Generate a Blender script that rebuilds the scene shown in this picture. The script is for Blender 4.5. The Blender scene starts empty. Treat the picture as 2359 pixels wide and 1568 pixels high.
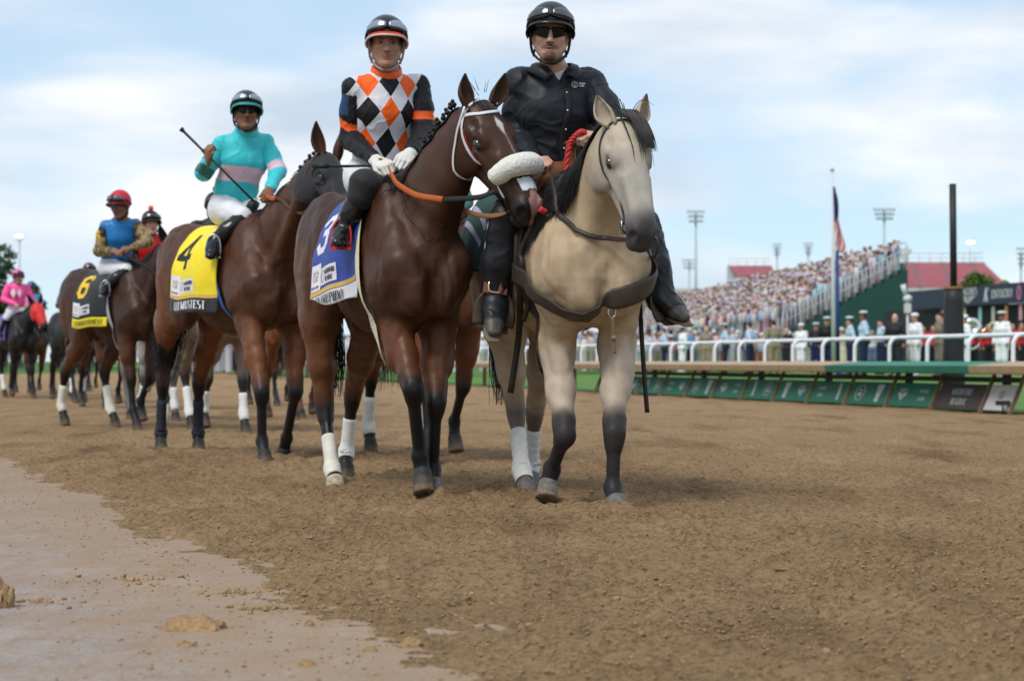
import bpy, math, random, time
import numpy as np
from mathutils import Vector, Matrix, Euler
T0 = time.time()
R = math.radians
sc = bpy.context.scene
# ------------------------------------------------------------------ camera
CAM_H = 0.70
FPX, CX, HY = 4300.0, 1179.5, 832.0        # focal length, principal column and horizon row measured on the photo
cam_d = bpy.data.cameras.new('camera')
cam = bpy.data.objects.new('camera', cam_d)
sc.collection.objects.link(cam)
cam.location = (0, 0, CAM_H)
cam.rotation_euler = (R(90), 0, 0)
cam_d.sensor_width = 36.0
cam_d.lens = 36.0 * FPX / 2359.0
cam_d.shift_y = (HY - 784.0) / 2359.0
cam_d.clip_start = 0.1
cam_d.clip_end = 6000
cam_d.dof.use_dof = True
cam_d.dof.focus_distance = 7.6
cam_d.dof.aperture_fstop = 4.4
sc.camera = cam
sc.render.resolution_x, sc.render.resolution_y = 1024, 680
sc.render.engine = 'CYCLES'
sc.cycles.max_bounces = 6
sc.cycles.diffuse_bounces = 3
sc.cycles.glossy_bounces = 3
sc.cycles.transparent_max_bounces = 6
sc.cycles.caustics_reflective = False
sc.cycles.caustics_refractive = False
sc.cycles.use_denoising = True
vs = sc.view_settings
vs.view_transform = 'Standard'
try: vs.look = 'None'
except Exception: pass
vs.gamma = 1.0
vs.exposure = 0.12
vs.use_curve_mapping = False
# ------------------------------------------------------------------ world: broken cloud over pale blue
SUN_EL, SUN_AZ = R(52), R(215)      # azimuth clockwise from +Y
world = bpy.data.worlds.new('World'); sc.world = world; world.use_nodes = True
wt = world.node_tree; wt.nodes.clear()
def wn(t, **kw):
    n = wt.nodes.new(t)
    for k, v in kw.items(): setattr(n, k, v)
    return n
wo = wn('ShaderNodeOutputWorld'); bg = wn('ShaderNodeBackground')
sky = wn('ShaderNodeTexSky', sky_type='NISHITA', sun_disc=False)
sky.sun_elevation = SUN_EL; sky.sun_rotation = SUN_AZ
sky.air_density = 1.0; sky.dust_density = 0.0; sky.ozone_density = 3.0
tc = wn('ShaderNodeTexCoord')
mp = wn('ShaderNodeMapping'); mp.inputs['Location'].default_value = (6.6, 4.4, 5.5); mp.inputs['Scale'].default_value = (2.6, 2.6, 7.5)
wt.links.new(tc.outputs['Generated'], mp.inputs[0])
n1 = wn('ShaderNodeTexNoise'); n1.inputs['Scale'].default_value = 2.1; n1.inputs['Detail'].default_value = 8; n1.inputs['Roughness'].default_value = 0.46; n1.inputs['Distortion'].default_value = 0.25
wt.links.new(mp.outputs[0], n1.inputs['Vector'])
r1 = wn('ShaderNodeValToRGB'); r1.color_ramp.interpolation = 'EASE'; r1.color_ramp.elements[0].position = 0.36; r1.color_ramp.elements[1].position = 0.62
wt.links.new(n1.outputs['Fac'], r1.inputs[0])
n2 = wn('ShaderNodeTexNoise'); n2.inputs['Scale'].default_value = 3.2; n2.inputs['Detail'].default_value = 5; n2.inputs['Roughness'].default_value = 0.5
mp2 = wn('ShaderNodeMapping'); mp2.inputs['Location'].default_value = (7.3, 4.1, 0); mp2.inputs['Scale'].default_value = (1.6, 1.6, 6.0); wt.links.new(tc.outputs['Generated'], mp2.inputs[0]); wt.links.new(mp2.outputs[0], n2.inputs['Vector'])
r2 = wn('ShaderNodeValToRGB'); r2.color_ramp.elements[0].position = 0.35; r2.color_ramp.elements[1].position = 0.62
r2.color_ramp.elements[0].color = (0.56, 0.66, 0.78, 1); r2.color_ramp.elements[1].color = (0.93, 0.95, 0.98, 1)
wt.links.new(n2.outputs['Fac'], r2.inputs[0])
skm = wn('ShaderNodeMix', data_type='RGBA', blend_type='MULTIPLY'); skm.inputs['Factor'].default_value = 1.0
wt.links.new(sky.outputs[0], skm.inputs['A']); skm.inputs['B'].default_value = (0.082, 0.100, 0.116, 1)
mix = wn('ShaderNodeMix', data_type='RGBA'); wt.links.new(r1.outputs[0], mix.inputs['Factor'])
veil = wn('ShaderNodeMix', data_type='RGBA'); veil.inputs['Factor'].default_value = 0.66          # thin high cloud over the blue
wt.links.new(skm.outputs['Result'], veil.inputs['A']); veil.inputs['B'].default_value = (0.66, 0.82, 0.95, 1)
wt.links.new(veil.outputs['Result'], mix.inputs['A']); wt.links.new(r2.outputs[0], mix.inputs['B'])
wt.links.new(mix.outputs['Result'], bg.inputs['Color']); bg.inputs['Strength'].default_value = 1.0
wt.links.new(bg.outputs[0], wo.inputs[0])
# ------------------------------------------------------------------ sun behind thin cloud
sun_d = bpy.data.lights.new('sun', 'SUN'); sun = bpy.data.objects.new('sun', sun_d); sc.collection.objects.link(sun)
sun_d.energy = 2.3; sun_d.angle = R(24); sun_d.color = (1.0, 0.95, 0.88)
sd = Vector((math.sin(SUN_AZ) * math.cos(SUN_EL), math.cos(SUN_AZ) * math.cos(SUN_EL), math.sin(SUN_EL)))
sun.rotation_euler = (-sd).to_track_quat('-Z', 'Y').to_euler()

# ================================================================== helpers
def P(x, y, D):
    """photo position (x, y) at depth D -> world point"""
    return np.array([(x - CX) / FPX * D, D, CAM_H + (HY - y) / FPX * D])
_h = {}
def srgb(r, g, b):
    f = lambda c: (c / 12.92) if c <= 0.04045 else ((c + 0.055) / 1.055) ** 2.4
    return (f(r / 255), f(g / 255), f(b / 255))

# ---- materials
MATS = {}
def new_mat(name):
    m = bpy.data.materials.new(name); m.use_nodes = True
    nt = m.node_tree; b = nt.nodes['Principled BSDF']
    return m, nt, b
def mat(name, col, rough=0.6, var=0.10, scale=30.0, bump=0.0, bscale=None, metal=0.0, spec=0.28, sheen=0.0, coat=0.0, detail=4.0, stretch=None, alpha=None):
    """procedural material: base colour broken up by noise, optional bump"""
    if name in MATS: return MATS[name]
    m, nt, b = new_mat(name)
    L = nt.links.new
    co = nt.nodes.new('ShaderNodeTexCoord'); mpn = nt.nodes.new('ShaderNodeMapping'); L(co.outputs['Object'], mpn.inputs[0])
    if stretch: mpn.inputs['Scale'].default_value = stretch
    nz = nt.nodes.new('ShaderNodeTexNoise'); nz.inputs['Scale'].default_value = scale; nz.inputs['Detail'].default_value = detail
    L(mpn.outputs[0], nz.inputs['Vector'])
    mx = nt.nodes.new('ShaderNodeMix'); mx.data_type = 'RGBA'; L(nz.outputs['Fac'], mx.inputs['Factor'])
    mx.inputs['A'].default_value = tuple(max(0, c * (1 - var * 1.6)) for c in col) + (1,)
    mx.inputs['B'].default_value = tuple(min(1, c * (1 + var * 1.6)) for c in col) + (1,)
    L(mx.outputs['Result'], b.inputs['Base Color'])
    b.inputs['Roughness'].default_value = rough; b.inputs['Metallic'].default_value = metal
    b.inputs['Specular IOR Level'].default_value = spec
    if sheen: b.inputs['Sheen Weight'].default_value = sheen
    if coat: b.inputs['Coat Weight'].default_value = coat; b.inputs['Coat Roughness'].default_value = 0.15
    if bump:
        n2 = nt.nodes.new('ShaderNodeTexNoise'); n2.inputs['Scale'].default_value = bscale or scale * 2; n2.inputs['Detail'].default_value = 5
        L(mpn.outputs[0], n2.inputs['Vector'])
        bp = nt.nodes.new('ShaderNodeBump'); bp.inputs['Strength'].default_value = bump; bp.inputs['Distance'].default_value = 0.01
        L(n2.outputs['Fac'], bp.inputs['Height']); L(bp.outputs[0], b.inputs['Normal'])
    MATS[name] = m
    return m
def vmat(name, rough=0.5, var=0.12, scale=40.0, bump=0.0, bscale=80.0, spec=0.22, sheen=0.0, attr='col', stretch=None, coat=0.0, rvar=0.0):
    """material whose base colour is the thing's own colouring, stored per vertex"""
    if name in MATS: return MATS[name]
    m, nt, b = new_mat(name); L = nt.links.new
    at = nt.nodes.new('ShaderNodeAttribute'); at.attribute_name = attr
    co = nt.nodes.new('ShaderNodeTexCoord'); mpn = nt.nodes.new('ShaderNodeMapping'); L(co.outputs['Object'], mpn.inputs[0])
    if stretch: mpn.inputs['Scale'].default_value = stretch
    nz = nt.nodes.new('ShaderNodeTexNoise'); nz.inputs['Scale'].default_value = scale; nz.inputs['Detail'].default_value = 5
    L(mpn.outputs[0], nz.inputs['Vector'])
    mr = nt.nodes.new('ShaderNodeMapRange'); mr.inputs['From Min'].default_value = 0.3; mr.inputs['From Max'].default_value = 0.7
    mr.inputs['To Min'].default_value = 1 - var; mr.inputs['To Max'].default_value = 1 + var
    L(nz.outputs['Fac'], mr.inputs['Value'])
    mx = nt.nodes.new('ShaderNodeVectorMath'); mx.operation = 'SCALE'; L(at.outputs['Color'], mx.inputs[0]); L(mr.outputs[0], mx.inputs['Scale'])
    L(mx.outputs[0], b.inputs['Base Color'])
    b.inputs['Roughness'].default_value = rough; b.inputs['Specular IOR Level'].default_value = spec
    if rvar:
        rr = nt.nodes.new('ShaderNodeMapRange'); rr.inputs['From Min'].default_value = 0.3; rr.inputs['From Max'].default_value = 0.7; rr.inputs['To Min'].default_value = rough - rvar; rr.inputs['To Max'].default_value = rough + rvar
        L(nz.outputs['Fac'], rr.inputs['Value']); L(rr.outputs[0], b.inputs['Roughness'])
    if sheen: b.inputs['Sheen Weight'].default_value = sheen; b.inputs['Sheen Roughness'].default_value = 0.4
    if coat: b.inputs['Coat Weight'].default_value = coat; b.inputs['Coat Roughness'].default_value = 0.2
    if bump:
        n2 = nt.nodes.new('ShaderNodeTexNoise'); n2.inputs['Scale'].default_value = bscale; n2.inputs['Detail'].default_value = 5
        L(mpn.outputs[0], n2.inputs['Vector'])
        bp = nt.nodes.new('ShaderNodeBump'); bp.inputs['Strength'].default_value = bump; bp.inputs['Distance'].default_value = 0.01
        L(n2.outputs['Fac'], bp.inputs['Height']); L(bp.outputs[0], b.inputs['Normal'])
    MATS[name] = m
    return m

# ---- objects
def link(o):
    sc.collection.objects.link(o); return o
def tag(o, label=None, cat=None, group=None, kind=None):
    if label: o['label'] = label
    if cat: o['category'] = cat
    if group: o['group'] = group
    if kind: o['kind'] = kind
    return o
def empty(name, M, label=None, cat=None, group=None):
    o = bpy.data.objects.new(name, None); o.empty_display_size = 0.1
    o.matrix_world = M if isinstance(M, Matrix) else Matrix.Translation(Vector(M))
    link(o); tag(o, label, cat, group)
    return o
def mesh_np(name, V, F, smooth=True, col=None):
    """V (n,3), F (m,k) array of equal polygons or a list of such arrays"""
    me = bpy.data.meshes.new(name)
    V = np.ascontiguousarray(V, dtype=np.float32)
    Fs = F if isinstance(F, list) else [F]
    Fs = [np.asarray(f, dtype=np.int32) for f in Fs if len(f)]
    nl = sum(f.size for f in Fs); nf = sum(len(f) for f in Fs)
    me.vertices.add(len(V)); me.vertices.foreach_set('co', V.ravel())
    me.loops.add(nl); me.polygons.add(nf)
    me.loops.foreach_set('vertex_index', np.concatenate([f.ravel() for f in Fs]))
    st, tot, off = [], [], 0
    for f in Fs:
        k = f.shape[1]; st.append(off + np.arange(len(f)) * k); tot.append(np.full(len(f), k)); off += f.size
    me.polygons.foreach_set('loop_start', np.concatenate(st).astype(np.int32))
    me.polygons.foreach_set('loop_total', np.concatenate(tot).astype(np.int32))
    me.update(calc_edges=True)
    me.validate()
    if smooth: me.polygons.foreach_set('use_smooth', np.ones(len(me.polygons), dtype=bool))
    if col is not None:
        a = me.color_attributes.new('col', 'FLOAT_COLOR', 'POINT')
        c = np.ones((len(V), 4), dtype=np.float32); c[:, :3] = col
        a.data.foreach_set('color', c.ravel())
    return me
def obj(name, me, m=None, parent=None):
    o = bpy.data.objects.new(name, me)
    if m is not None:
        for mm in (m if isinstance(m, (list, tuple)) else [m]): me.materials.append(mm)
    if parent is not None: o.parent = parent
    return link(o)
class MB:
    """collects polygons into ONE mesh"""
    def __init__(s): s.v = []; s.f = []; s.mi = []; s.c = []; s.cur = 0; s.col = None
    def add(s, V, F):
        b = len(s.v); s.v += [tuple(map(float, p)) for p in V]; s.f += [[b + i for i in f] for f in F]; s.mi += [s.cur] * len(F)
        if s.col is not None: s.c += [s.col] * len(V)
    def box(s, lo, hi):
        x0, y0, z0 = lo; x1, y1, z1 = hi
        s.add([(x0,y0,z0),(x1,y0,z0),(x1,y1,z0),(x0,y1,z0),(x0,y0,z1),(x1,y0,z1),(x1,y1,z1),(x0,y1,z1)],
              [(0,3,2,1),(4,5,6,7),(0,1,5,4),(1,2,6,5),(2,3,7,6),(3,0,4,7)])
    def obox(s, c, ax, half):
        """oriented box: centre, three axes, half sizes"""
        c = np.asarray(c, float); ax = [np.asarray(a, float) for a in ax]
        V = []
        for k in (-1, 1):
            for (i, j) in ((-1,-1),(1,-1),(1,1),(-1,1)):
                V.append(c + ax[0]*half[0]*i + ax[1]*half[1]*j + ax[2]*half[2]*k)
        s.add(V, [(0,3,2,1),(4,5,6,7),(0,1,5,4),(1,2,6,5),(2,3,7,6),(3,0,4,7)])
    def tube(s, pts, r, n=8, cap=True, closed=False, flat=None, up=None):
        """tube along points; r number or list; flat=(ru, rv) half sizes gives an elliptic strap, up = its thin axis (per point or one)"""
        pts = [np.asarray(p, float) for p in pts]; m = len(pts)
        rr = [r] * m if np.isscalar(r) else list(r)
        V = []; prev = None
        for i in range(m):
            if closed: t = pts[(i+1) % m] - pts[i-1]
            else: t = pts[min(i+1, m-1)] - pts[max(i-1, 0)]
            t = t / (np.linalg.norm(t) + 1e-12)
            if up is not None:
                u = np.asarray(up[i] if (isinstance(up, (list, np.ndarray)) and np.ndim(up) == 2) else up, float)
                w = np.cross(t, u)
            elif prev is None:
                a = np.array([0, 0, 1.0]) if abs(t[2]) < 0.9 else np.array([1.0, 0, 0]); w = np.cross(t, a)
            else: w = prev - t * np.dot(prev, t)
            w = w / (np.linalg.norm(w) + 1e-12); prev = w; n2 = np.cross(w, t)
            for k in range(n):
                a = 2 * math.pi * k / n
                if flat: V.append(pts[i] + w * math.cos(a) * flat[0] * rr[i] + n2 * math.sin(a) * flat[1] * rr[i])
                else: V.append(pts[i] + (w * math.cos(a) + n2 * math.sin(a)) * rr[i])
        F = []
        for i in range(m if closed else m - 1):
            for k in range(n):
                a0 = i * n + k; a1 = i * n + (k + 1) % n; b0 = ((i + 1) % m) * n + k; b1 = ((i + 1) % m) * n + (k + 1) % n
                F.append((a0, a1, b1, b0))
        if cap and not closed:
            F.append(tuple(range(n - 1, -1, -1))); F.append(tuple((m - 1) * n + k for k in range(n)))
        s.add(V, F)
    def sphere(s, c, r, n=12, m=8, ax=None):
        c = np.asarray(c, float); r = (r, r, r) if np.isscalar(r) else r
        V = []; F = []
        for i in range(m + 1):
            th = math.pi * i / m
            for k in range(n):
                a = 2 * math.pi * k / n
                q = np.array([math.sin(th) * math.cos(a) * r[0], math.sin(th) * math.sin(a) * r[1], math.cos(th) * r[2]])
                if ax is not None: q = ax[0] * q[0] + ax[1] * q[1] + ax[2] * q[2]
                V.append(c + q)
        for i in range(m):
            for k in range(n):
                F.append((i*n+k, (i+1)*n+k, (i+1)*n+(k+1) % n, i*n+(k+1) % n))
        s.add(V, F)
    def lathe(s, c, prof, n=16):
        c = np.asarray(c, float); V = []; F = []
        for (r, z) in prof:
            for k in range(n):
                a = 2*math.pi*k/n; V.append(c + np.array([r*math.cos(a), r*math.sin(a), z]))
        for i in range(len(prof)-1):
            for k in range(n): F.append((i*n+k, i*n+(k+1) % n, (i+1)*n+(k+1) % n, (i+1)*n+k))
        F.append(tuple(range(n-1, -1, -1))); F.append(tuple((len(prof)-1)*n+k for k in range(n)))
        s.add(V, F)
    def mesh(s, name, smooth=True):
        me = bpy.data.meshes.new(name); me.from_pydata(s.v, [], s.f); me.update()
        if any(s.mi): me.polygons.foreach_set('material_index', np.array(s.mi, dtype=np.int32))
        if smooth: me.polygons.foreach_set('use_smooth', np.ones(len(me.polygons), dtype=bool))
        if s.c:
            a = me.color_attributes.new('col', 'FLOAT_COLOR', 'POINT'); c = np.ones((len(s.v), 4), np.float32); c[:, :3] = np.array(s.c); a.data.foreach_set('color', c.ravel())
        return me
    def build(s, name, m, parent=None, smooth=True): return obj(name, s.mesh(name, smooth), m, parent)

# ---- numpy noise
def _hash(ix, iy, iz, seed):
    h = (ix.astype(np.int64) * 374761393 + iy.astype(np.int64) * 668265263 + iz.astype(np.int64) * 2147483647 + seed * 1274126177) & 0xffffffff
    h = ((h ^ (h >> 13)) * 1274126177) & 0xffffffff
    h = h ^ (h >> 16)
    return (h & 0xffff).astype(np.float32) / 32767.5 - 1.0
def vnoise(p, seed=0):
    p = np.asarray(p, dtype=np.float64); i = np.floor(p).astype(np.int64); f = (p - i).astype(np.float32); f = f * f * f * (f * (f * 6 - 15) + 10)
    r = 0
    for a in (0, 1):
        wx = f[..., 0] if a else 1 - f[..., 0]
        for b in (0, 1):
            wy = f[..., 1] if b else 1 - f[..., 1]
            for c in (0, 1):
                wz = f[..., 2] if c else 1 - f[..., 2]
                r = r + wx * wy * wz * _hash(i[..., 0] + a, i[..., 1] + b, i[..., 2] + c, seed)
    return r
def fbm(p, oct=4, seed=0, gain=0.5):
    p = np.asarray(p, dtype=np.float64); r = 0; a = 1.0
    for o in range(oct): r = r + a * vnoise(p, seed + o * 17); p = p * 2.03 + 11.3; a *= gain
    return r
def smooth01(x): x = np.clip(x, 0, 1); return x * x * (3 - 2 * x)

# ================================================================== signed-distance modelling of bodies
def nrm(v): v = np.asarray(v, float); return v / (np.linalg.norm(v) + 1e-12)
def cone(a, b, ra, rb, k=0.03, col=(0.5,0.5,0.5), u=(0, 1, 0), op=1):
    """tapered limb from a to b; radii are numbers or (along u, across u)"""
    a = np.asarray(a, float); b = np.asarray(b, float)
    ra = (ra, ra) if np.isscalar(ra) else ra; rb = (rb, rb) if np.isscalar(rb) else rb
    t = b - a; L = np.linalg.norm(t) + 1e-9; t = t / L
    uu = np.asarray(u, float); uu = uu - t * np.dot(uu, t)
    if np.linalg.norm(uu) < 1e-3: uu = np.cross(t, [0.3, 0.5, 0.8])
    uu = nrm(uu); vv = np.cross(t, uu)
    rm = max(max(ra), max(rb)); lo = np.minimum(a, b) - rm; hi = np.maximum(a, b) + rm
    return dict(t=0, a=a, tv=t, L=L, u=uu, v=vv, ra=ra, rb=rb, k=k, col=np.asarray(col, np.float32), op=op, lo=lo, hi=hi)
def ell(c, r, k=0.03, col=(0.5,0.5,0.5), ax=None, op=1):
    c = np.asarray(c, float); r = np.asarray((r, r, r) if np.isscalar(r) else r, float)
    A = np.eye(3) if ax is None else np.array([nrm(x) for x in ax])
    rm = r.max()
    return dict(t=1, c=c, r=r, A=A, k=k, col=np.asarray(col, np.float32), op=op, lo=c - rm, hi=c + rm)
def _dist(p, q):
    if p['t'] == 0:
        d = q - p['a'].astype(np.float32)
        s = d @ p['tv'].astype(np.float32)
        t = np.clip(s / p['L'], 0, 1)
        ru = p['ra'][0] + (p['rb'][0] - p['ra'][0]) * t; rv = p['ra'][1] + (p['rb'][1] - p['ra'][1]) * t
        o = s - t * p['L']; ro = np.minimum(ru, rv)
        du = d @ p['u'].astype(np.float32); dv = d @ p['v'].astype(np.float32)
        x, y, z = du / ru, dv / rv, o / ro
        k0 = np.sqrt(x*x + y*y + z*z) + 1e-6
        k1 = np.sqrt((x/ru)**2 + (y/rv)**2 + (z/ro)**2) + 1e-6
        return k0 * (k0 - 1) / k1
    d = (q - p['c'].astype(np.float32)) @ p['A'].T.astype(np.float32)
    x = d / p['r'].astype(np.float32); y = x / p['r'].astype(np.float32)
    k0 = np.sqrt((x*x).sum(-1)) + 1e-6; k1 = np.sqrt((y*y).sum(-1)) + 1e-6
    return k0 * (k0 - 1) / k1
def _accum(p, d1, c1, d2):
    k = p['k']
    if p['op'] > 0:
        h = np.clip(0.5 + 0.5 * (d1 - d2) / k, 0, 1)          # 1 -> new
        d = d1 * (1 - h) + d2 * h - k * h * (1 - h)
    elif p['op'] < 0:
        h = np.clip(0.5 - 0.5 * (-d1 - (-(-d2))) / k, 0, 1)
        h = np.clip(0.5 - 0.5 * (d1 + d2) / k, 0, 1)
        d = d1 * (1 - h) + (-d2) * h + k * h * (1 - h)
    else:                                                      # paint only
        h = np.clip(0.5 - d2 / k, 0, 1); d = d1
    if c1 is not None: c1 = c1 * (1 - h[..., None]) + p['col'] * h[..., None]
    return d, c1
def field(prims, q, col=False):
    q = np.asarray(q, np.float32); shp = q.shape[:-1]; q = q.reshape(-1, 3)
    d = np.full(len(q), 1.0, np.float32); c = np.full((len(q), 3), 0.3, np.float32) if col else None
    for p in prims:
        m = 0.12 + p['k']
        idx = np.nonzero(np.all((q > p['lo'] - m) & (q < p['hi'] + m), axis=1))[0]
        if not len(idx): continue
        dd, cc = _accum(p, d[idx], c[idx] if col else None, _dist(p, q[idx]))
        d[idx] = dd
        if col: c[idx] = cc
    return (d.reshape(shp), c.reshape(shp + (3,))) if col else d.reshape(shp)
def grad(prims, q, e=0.004):
    g = np.stack([field(prims, q + np.eye(3)[i] * e) - field(prims, q - np.eye(3)[i] * e) for i in range(3)], -1)
    return g / (np.linalg.norm(g, axis=-1, keepdims=True) + 1e-9)
def snap(prims, q, off=0.0, it=6):
    """move points onto the surface (plus offset)"""
    q = np.array(q, float)
    for _ in range(it):
        d = field(prims, q); q = q - grad(prims, q) * (d - off)[..., None] * 0.9
    return q
def sdf_mesh(prims, h, warp=None):
    """mesh of the zero surface (surface nets on sparse blocks); returns V, quads, colours"""
    B = 8
    adds = [p for p in prims if p['op'] > 0]
    lo = np.min([p['lo'] for p in adds], 0) - 2.5 * h - 0.01; hi = np.max([p['hi'] for p in adds], 0) + 2.5 * h + 0.01
    nb = np.ceil((hi - lo) / (B * h)).astype(int) + 1
    bi = np.stack(np.meshgrid(*[np.arange(n) for n in nb], indexing='ij'), -1)
    ctr = lo + (bi + 0.5 - 0.5 / B) * B * h
    dia = math.sqrt(3) * B * h * 0.5
    dc = np.full(nb, 1.0, np.float32)
    fl = ctr.reshape(-1, 3).astype(np.float32); dcf = dc.reshape(-1)
    for p in prims:
        if p['op'] == 0: continue
        m = dia * 2 + p['k'] + 0.02
        idx = np.nonzero(np.all((fl > p['lo'] - m) & (fl < p['hi'] + m), axis=1))[0]
        if len(idx): dcf[idx], _ = _accum(p, dcf[idx], None, _dist(p, fl[idx]))
    act = np.argwhere(np.abs(dc) < dia * 1.45 + 0.012)
    oc = np.stack(np.meshgrid(*[np.arange(B)] * 3, indexing='ij'), -1).reshape(-1, 3)
    base = lo + act * B * h
    pts = (base[:, None, :] + oc[None] * h).astype(np.float32)
    D = np.full(pts.shape[:2], 1.0, np.float32)
    bc = base + (B - 1) * h * 0.5
    for p in prims:
        if p['op'] == 0: continue
        m = dia + p['k'] + 0.03
        idx = np.nonzero(np.all((bc > p['lo'] - m - B*h*0.5) & (bc < p['hi'] + m + B*h*0.5), axis=1))[0]
        if not len(idx): continue
        D[idx], _ = _accum(p, D[idx], None, _dist(p, pts[idx]))
    vb = np.empty(tuple(nb) + (B, B, B), np.float32); vb[:] = dc[..., None, None, None]
    vb[act[:, 0], act[:, 1], act[:, 2]] = D.reshape(-1, B, B, B)
    vol = vb.transpose(0, 3, 1, 4, 2, 5).reshape(tuple(nb * B))
    del vb, D, pts
    ins = vol < 0
    c8 = [ins[a:ins.shape[0]-1+a, b:ins.shape[1]-1+b, c:ins.shape[2]-1+c] for a in (0,1) for b in (0,1) for c in (0,1)]
    s = np.zeros(c8[0].shape, np.uint8)
    for c in c8: s += c
    cells = np.argwhere((s > 0) & (s < 8))
    off = [(a, b, c) for a in (0,1) for b in (0,1) for c in (0,1)]
    val = np.stack([vol[cells[:,0]+o[0], cells[:,1]+o[1], cells[:,2]+o[2]] for o in off], 1)
    acc = np.zeros((len(cells), 3), np.float32); cnt = np.zeros(len(cells), np.float32)
    for i in range(8):
        for j in range(i + 1, 8):
            df = [off[j][k] - off[i][k] for k in range(3)]
            if sum(map(abs, df)) != 1: continue
            va, vb_ = val[:, i], val[:, j]; mk = (va < 0) != (vb_ < 0)
            t = np.where(mk, va / (va - vb_ + 1e-12), 0)
            pt = np.array(off[i], np.float32)[None] + t[:, None] * np.array(df, np.float32)[None]
            acc += np.where(mk[:, None], pt, 0); cnt += mk
    V = lo + (cells + acc / cnt[:, None]) * h
    ids = np.full(s.shape, -1, np.int32); ids[cells[:,0], cells[:,1], cells[:,2]] = np.arange(len(cells))
    Q = []
    for ax in range(3):
        sl0 = [slice(None)] * 3; sl1 = [slice(None)] * 3; sl0[ax] = slice(0, -1); sl1[ax] = slice(1, None)
        a, b = ins[tuple(sl0)], ins[tuple(sl1)]
        e = np.argwhere(a != b)
        o1, o2 = (ax + 1) % 3, (ax + 2) % 3
        ok = (e[:, o1] > 0) & (e[:, o2] > 0) & (e[:, o1] < s.shape[o1]) & (e[:, o2] < s.shape[o2]) & (e[:, ax] < s.shape[ax])
        e = e[ok]
        flip = a[e[:,0], e[:,1], e[:,2]]
        def cid(d1, d2):
            c = e.copy(); c[:, o1] -= d1; c[:, o2] -= d2
            return ids[c[:,0], c[:,1], c[:,2]]
        q = np.stack([cid(1,1), cid(0,1), cid(0,0), cid(1,0)], 1)
        q[~flip] = q[~flip][:, ::-1]
        Q.append(q)
    Q = np.concatenate(Q); Q = Q[(Q >= 0).all(1)]
    _, C = field(prims, V, True)
    return V, Q, C
def vnormals(V, Q):
    n = np.cross(V[Q[:, 2]] - V[Q[:, 0]], V[Q[:, 3]] - V[Q[:, 1]]); out = np.zeros_like(V)
    for k in range(3): out[:, k] = sum(np.bincount(Q[:, j], n[:, k], len(V)) for j in range(4))
    return out / (np.linalg.norm(out, axis=1, keepdims=True) + 1e-12)
def body(name, prims, h, m, parent, warp=None, paint=None, base=None):
    V, Q, C = sdf_mesh(prims, h)
    if paint is not None: C = paint(V, C)
    if warp is not None: V = warp(V, vnormals(V, Q))
    if base is not None: V = V - np.asarray(base)
    return obj(name, mesh_np(name, V, Q, True, C), m, parent)
def folds(prims, amp, freq, seed, stretch=(1, 1, 1), oct=3):
    """pushes cloth in and out along its normal: wrinkles"""
    def f(V, n):
        d = fbm(V * np.array(stretch) * freq, oct, seed)
        r = 1 - np.abs(fbm(V * np.array(stretch) * freq * 0.8 + 5.1, 2, seed + 5)) * 1.6
        c = np.clip(1 - np.abs(vnoise(np.stack([V[:, 0], V[:, 1] + 0.6*V[:, 2], V[:, 2] - 0.5*V[:, 1]], 1)*freq*1.5 + 0.35*d[:, None], seed + 9))*2.4, 0, 1)
        return V + n * (amp * (0.55 * d + 0.45 * r + 0.75 * c * c))[:, None]
    return f
def spline(pts, n):
    """Catmull-Rom through points, n samples"""
    p = np.array(pts, float); p = np.vstack([2*p[0] - p[1], p, 2*p[-1] - p[-2]]); m = len(p) - 3
    out = []
    for i in range(n):
        t = m*i/(n - 1); k = min(int(t), m - 1); t -= k
        a, b, c, d = p[k:k+4]
        out.append(0.5*((2*b) + (c - a)*t + (2*a - 5*b + 4*c - d)*t*t + (3*b - a - 3*c + d)*t**3))
    return np.array(out)
class Frame:
    """where a horse stands: origin on the ground, heading turned th degrees from 'towards the camera' to the right"""
    def __init__(s, X, Y, th, z=0.0):
        s.o = np.array([X, Y, z]); t = R(th)
        s.f = np.array([math.sin(t), -math.cos(t), 0]); s.l = np.array([math.cos(t), math.sin(t), 0]); s.u = np.array([0, 0, 1.0])
        s.M = Matrix(((s.f[0], s.l[0], 0, X), (s.f[1], s.l[1], 0, Y), (0, 0, 1, z), (0, 0, 0, 1)))
    def loc(s, w): d = np.asarray(w) - s.o; return np.array([d @ s.f, d @ s.l, d[2]])
    def px(s, x, y, D): return s.loc(P(x, y, D))
    def dirl(s, v): v = np.asarray(v, float); return np.array([v @ s.f, v @ s.l, v[2]])
# ================================================================== horses
def strands(name, PT, w, m, parent, side=3, taper=True):
    """hair: one thin tube per strand; PT (n, k, 3)"""
    PT = np.asarray(PT, float); n, k = PT.shape[:2]
    tv = np.gradient(PT, axis=1); tv /= (np.linalg.norm(tv, axis=-1, keepdims=True) + 1e-9)
    a = np.cross(tv, [0.31, 0.72, 0.17]); a /= (np.linalg.norm(a, axis=-1, keepdims=True) + 1e-9); b = np.cross(tv, a)
    rr = w * (np.linspace(1, 0.15, k) ** 0.7 if taper else np.ones(k))
    V = np.stack([PT + (a * math.cos(2*math.pi*q/side) + b * math.sin(2*math.pi*q/side)) * rr[None, :, None] for q in range(side)], 2).reshape(-1, 3)
    j = np.arange(k - 1)[:, None] * side + np.arange(side)[None]; j2 = np.arange(k - 1)[:, None] * side + (np.arange(side)[None] + 1) % side
    f = np.stack([j, j2, j2 + side, j + side], -1).reshape(-1, 4)
    F = (np.arange(n)[:, None, None] * (k * side) + f[None]).reshape(-1, 4)
    o = obj(name, mesh_np(name, V, F), m, parent); o['kind'] = 'stuff'
    return o
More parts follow.
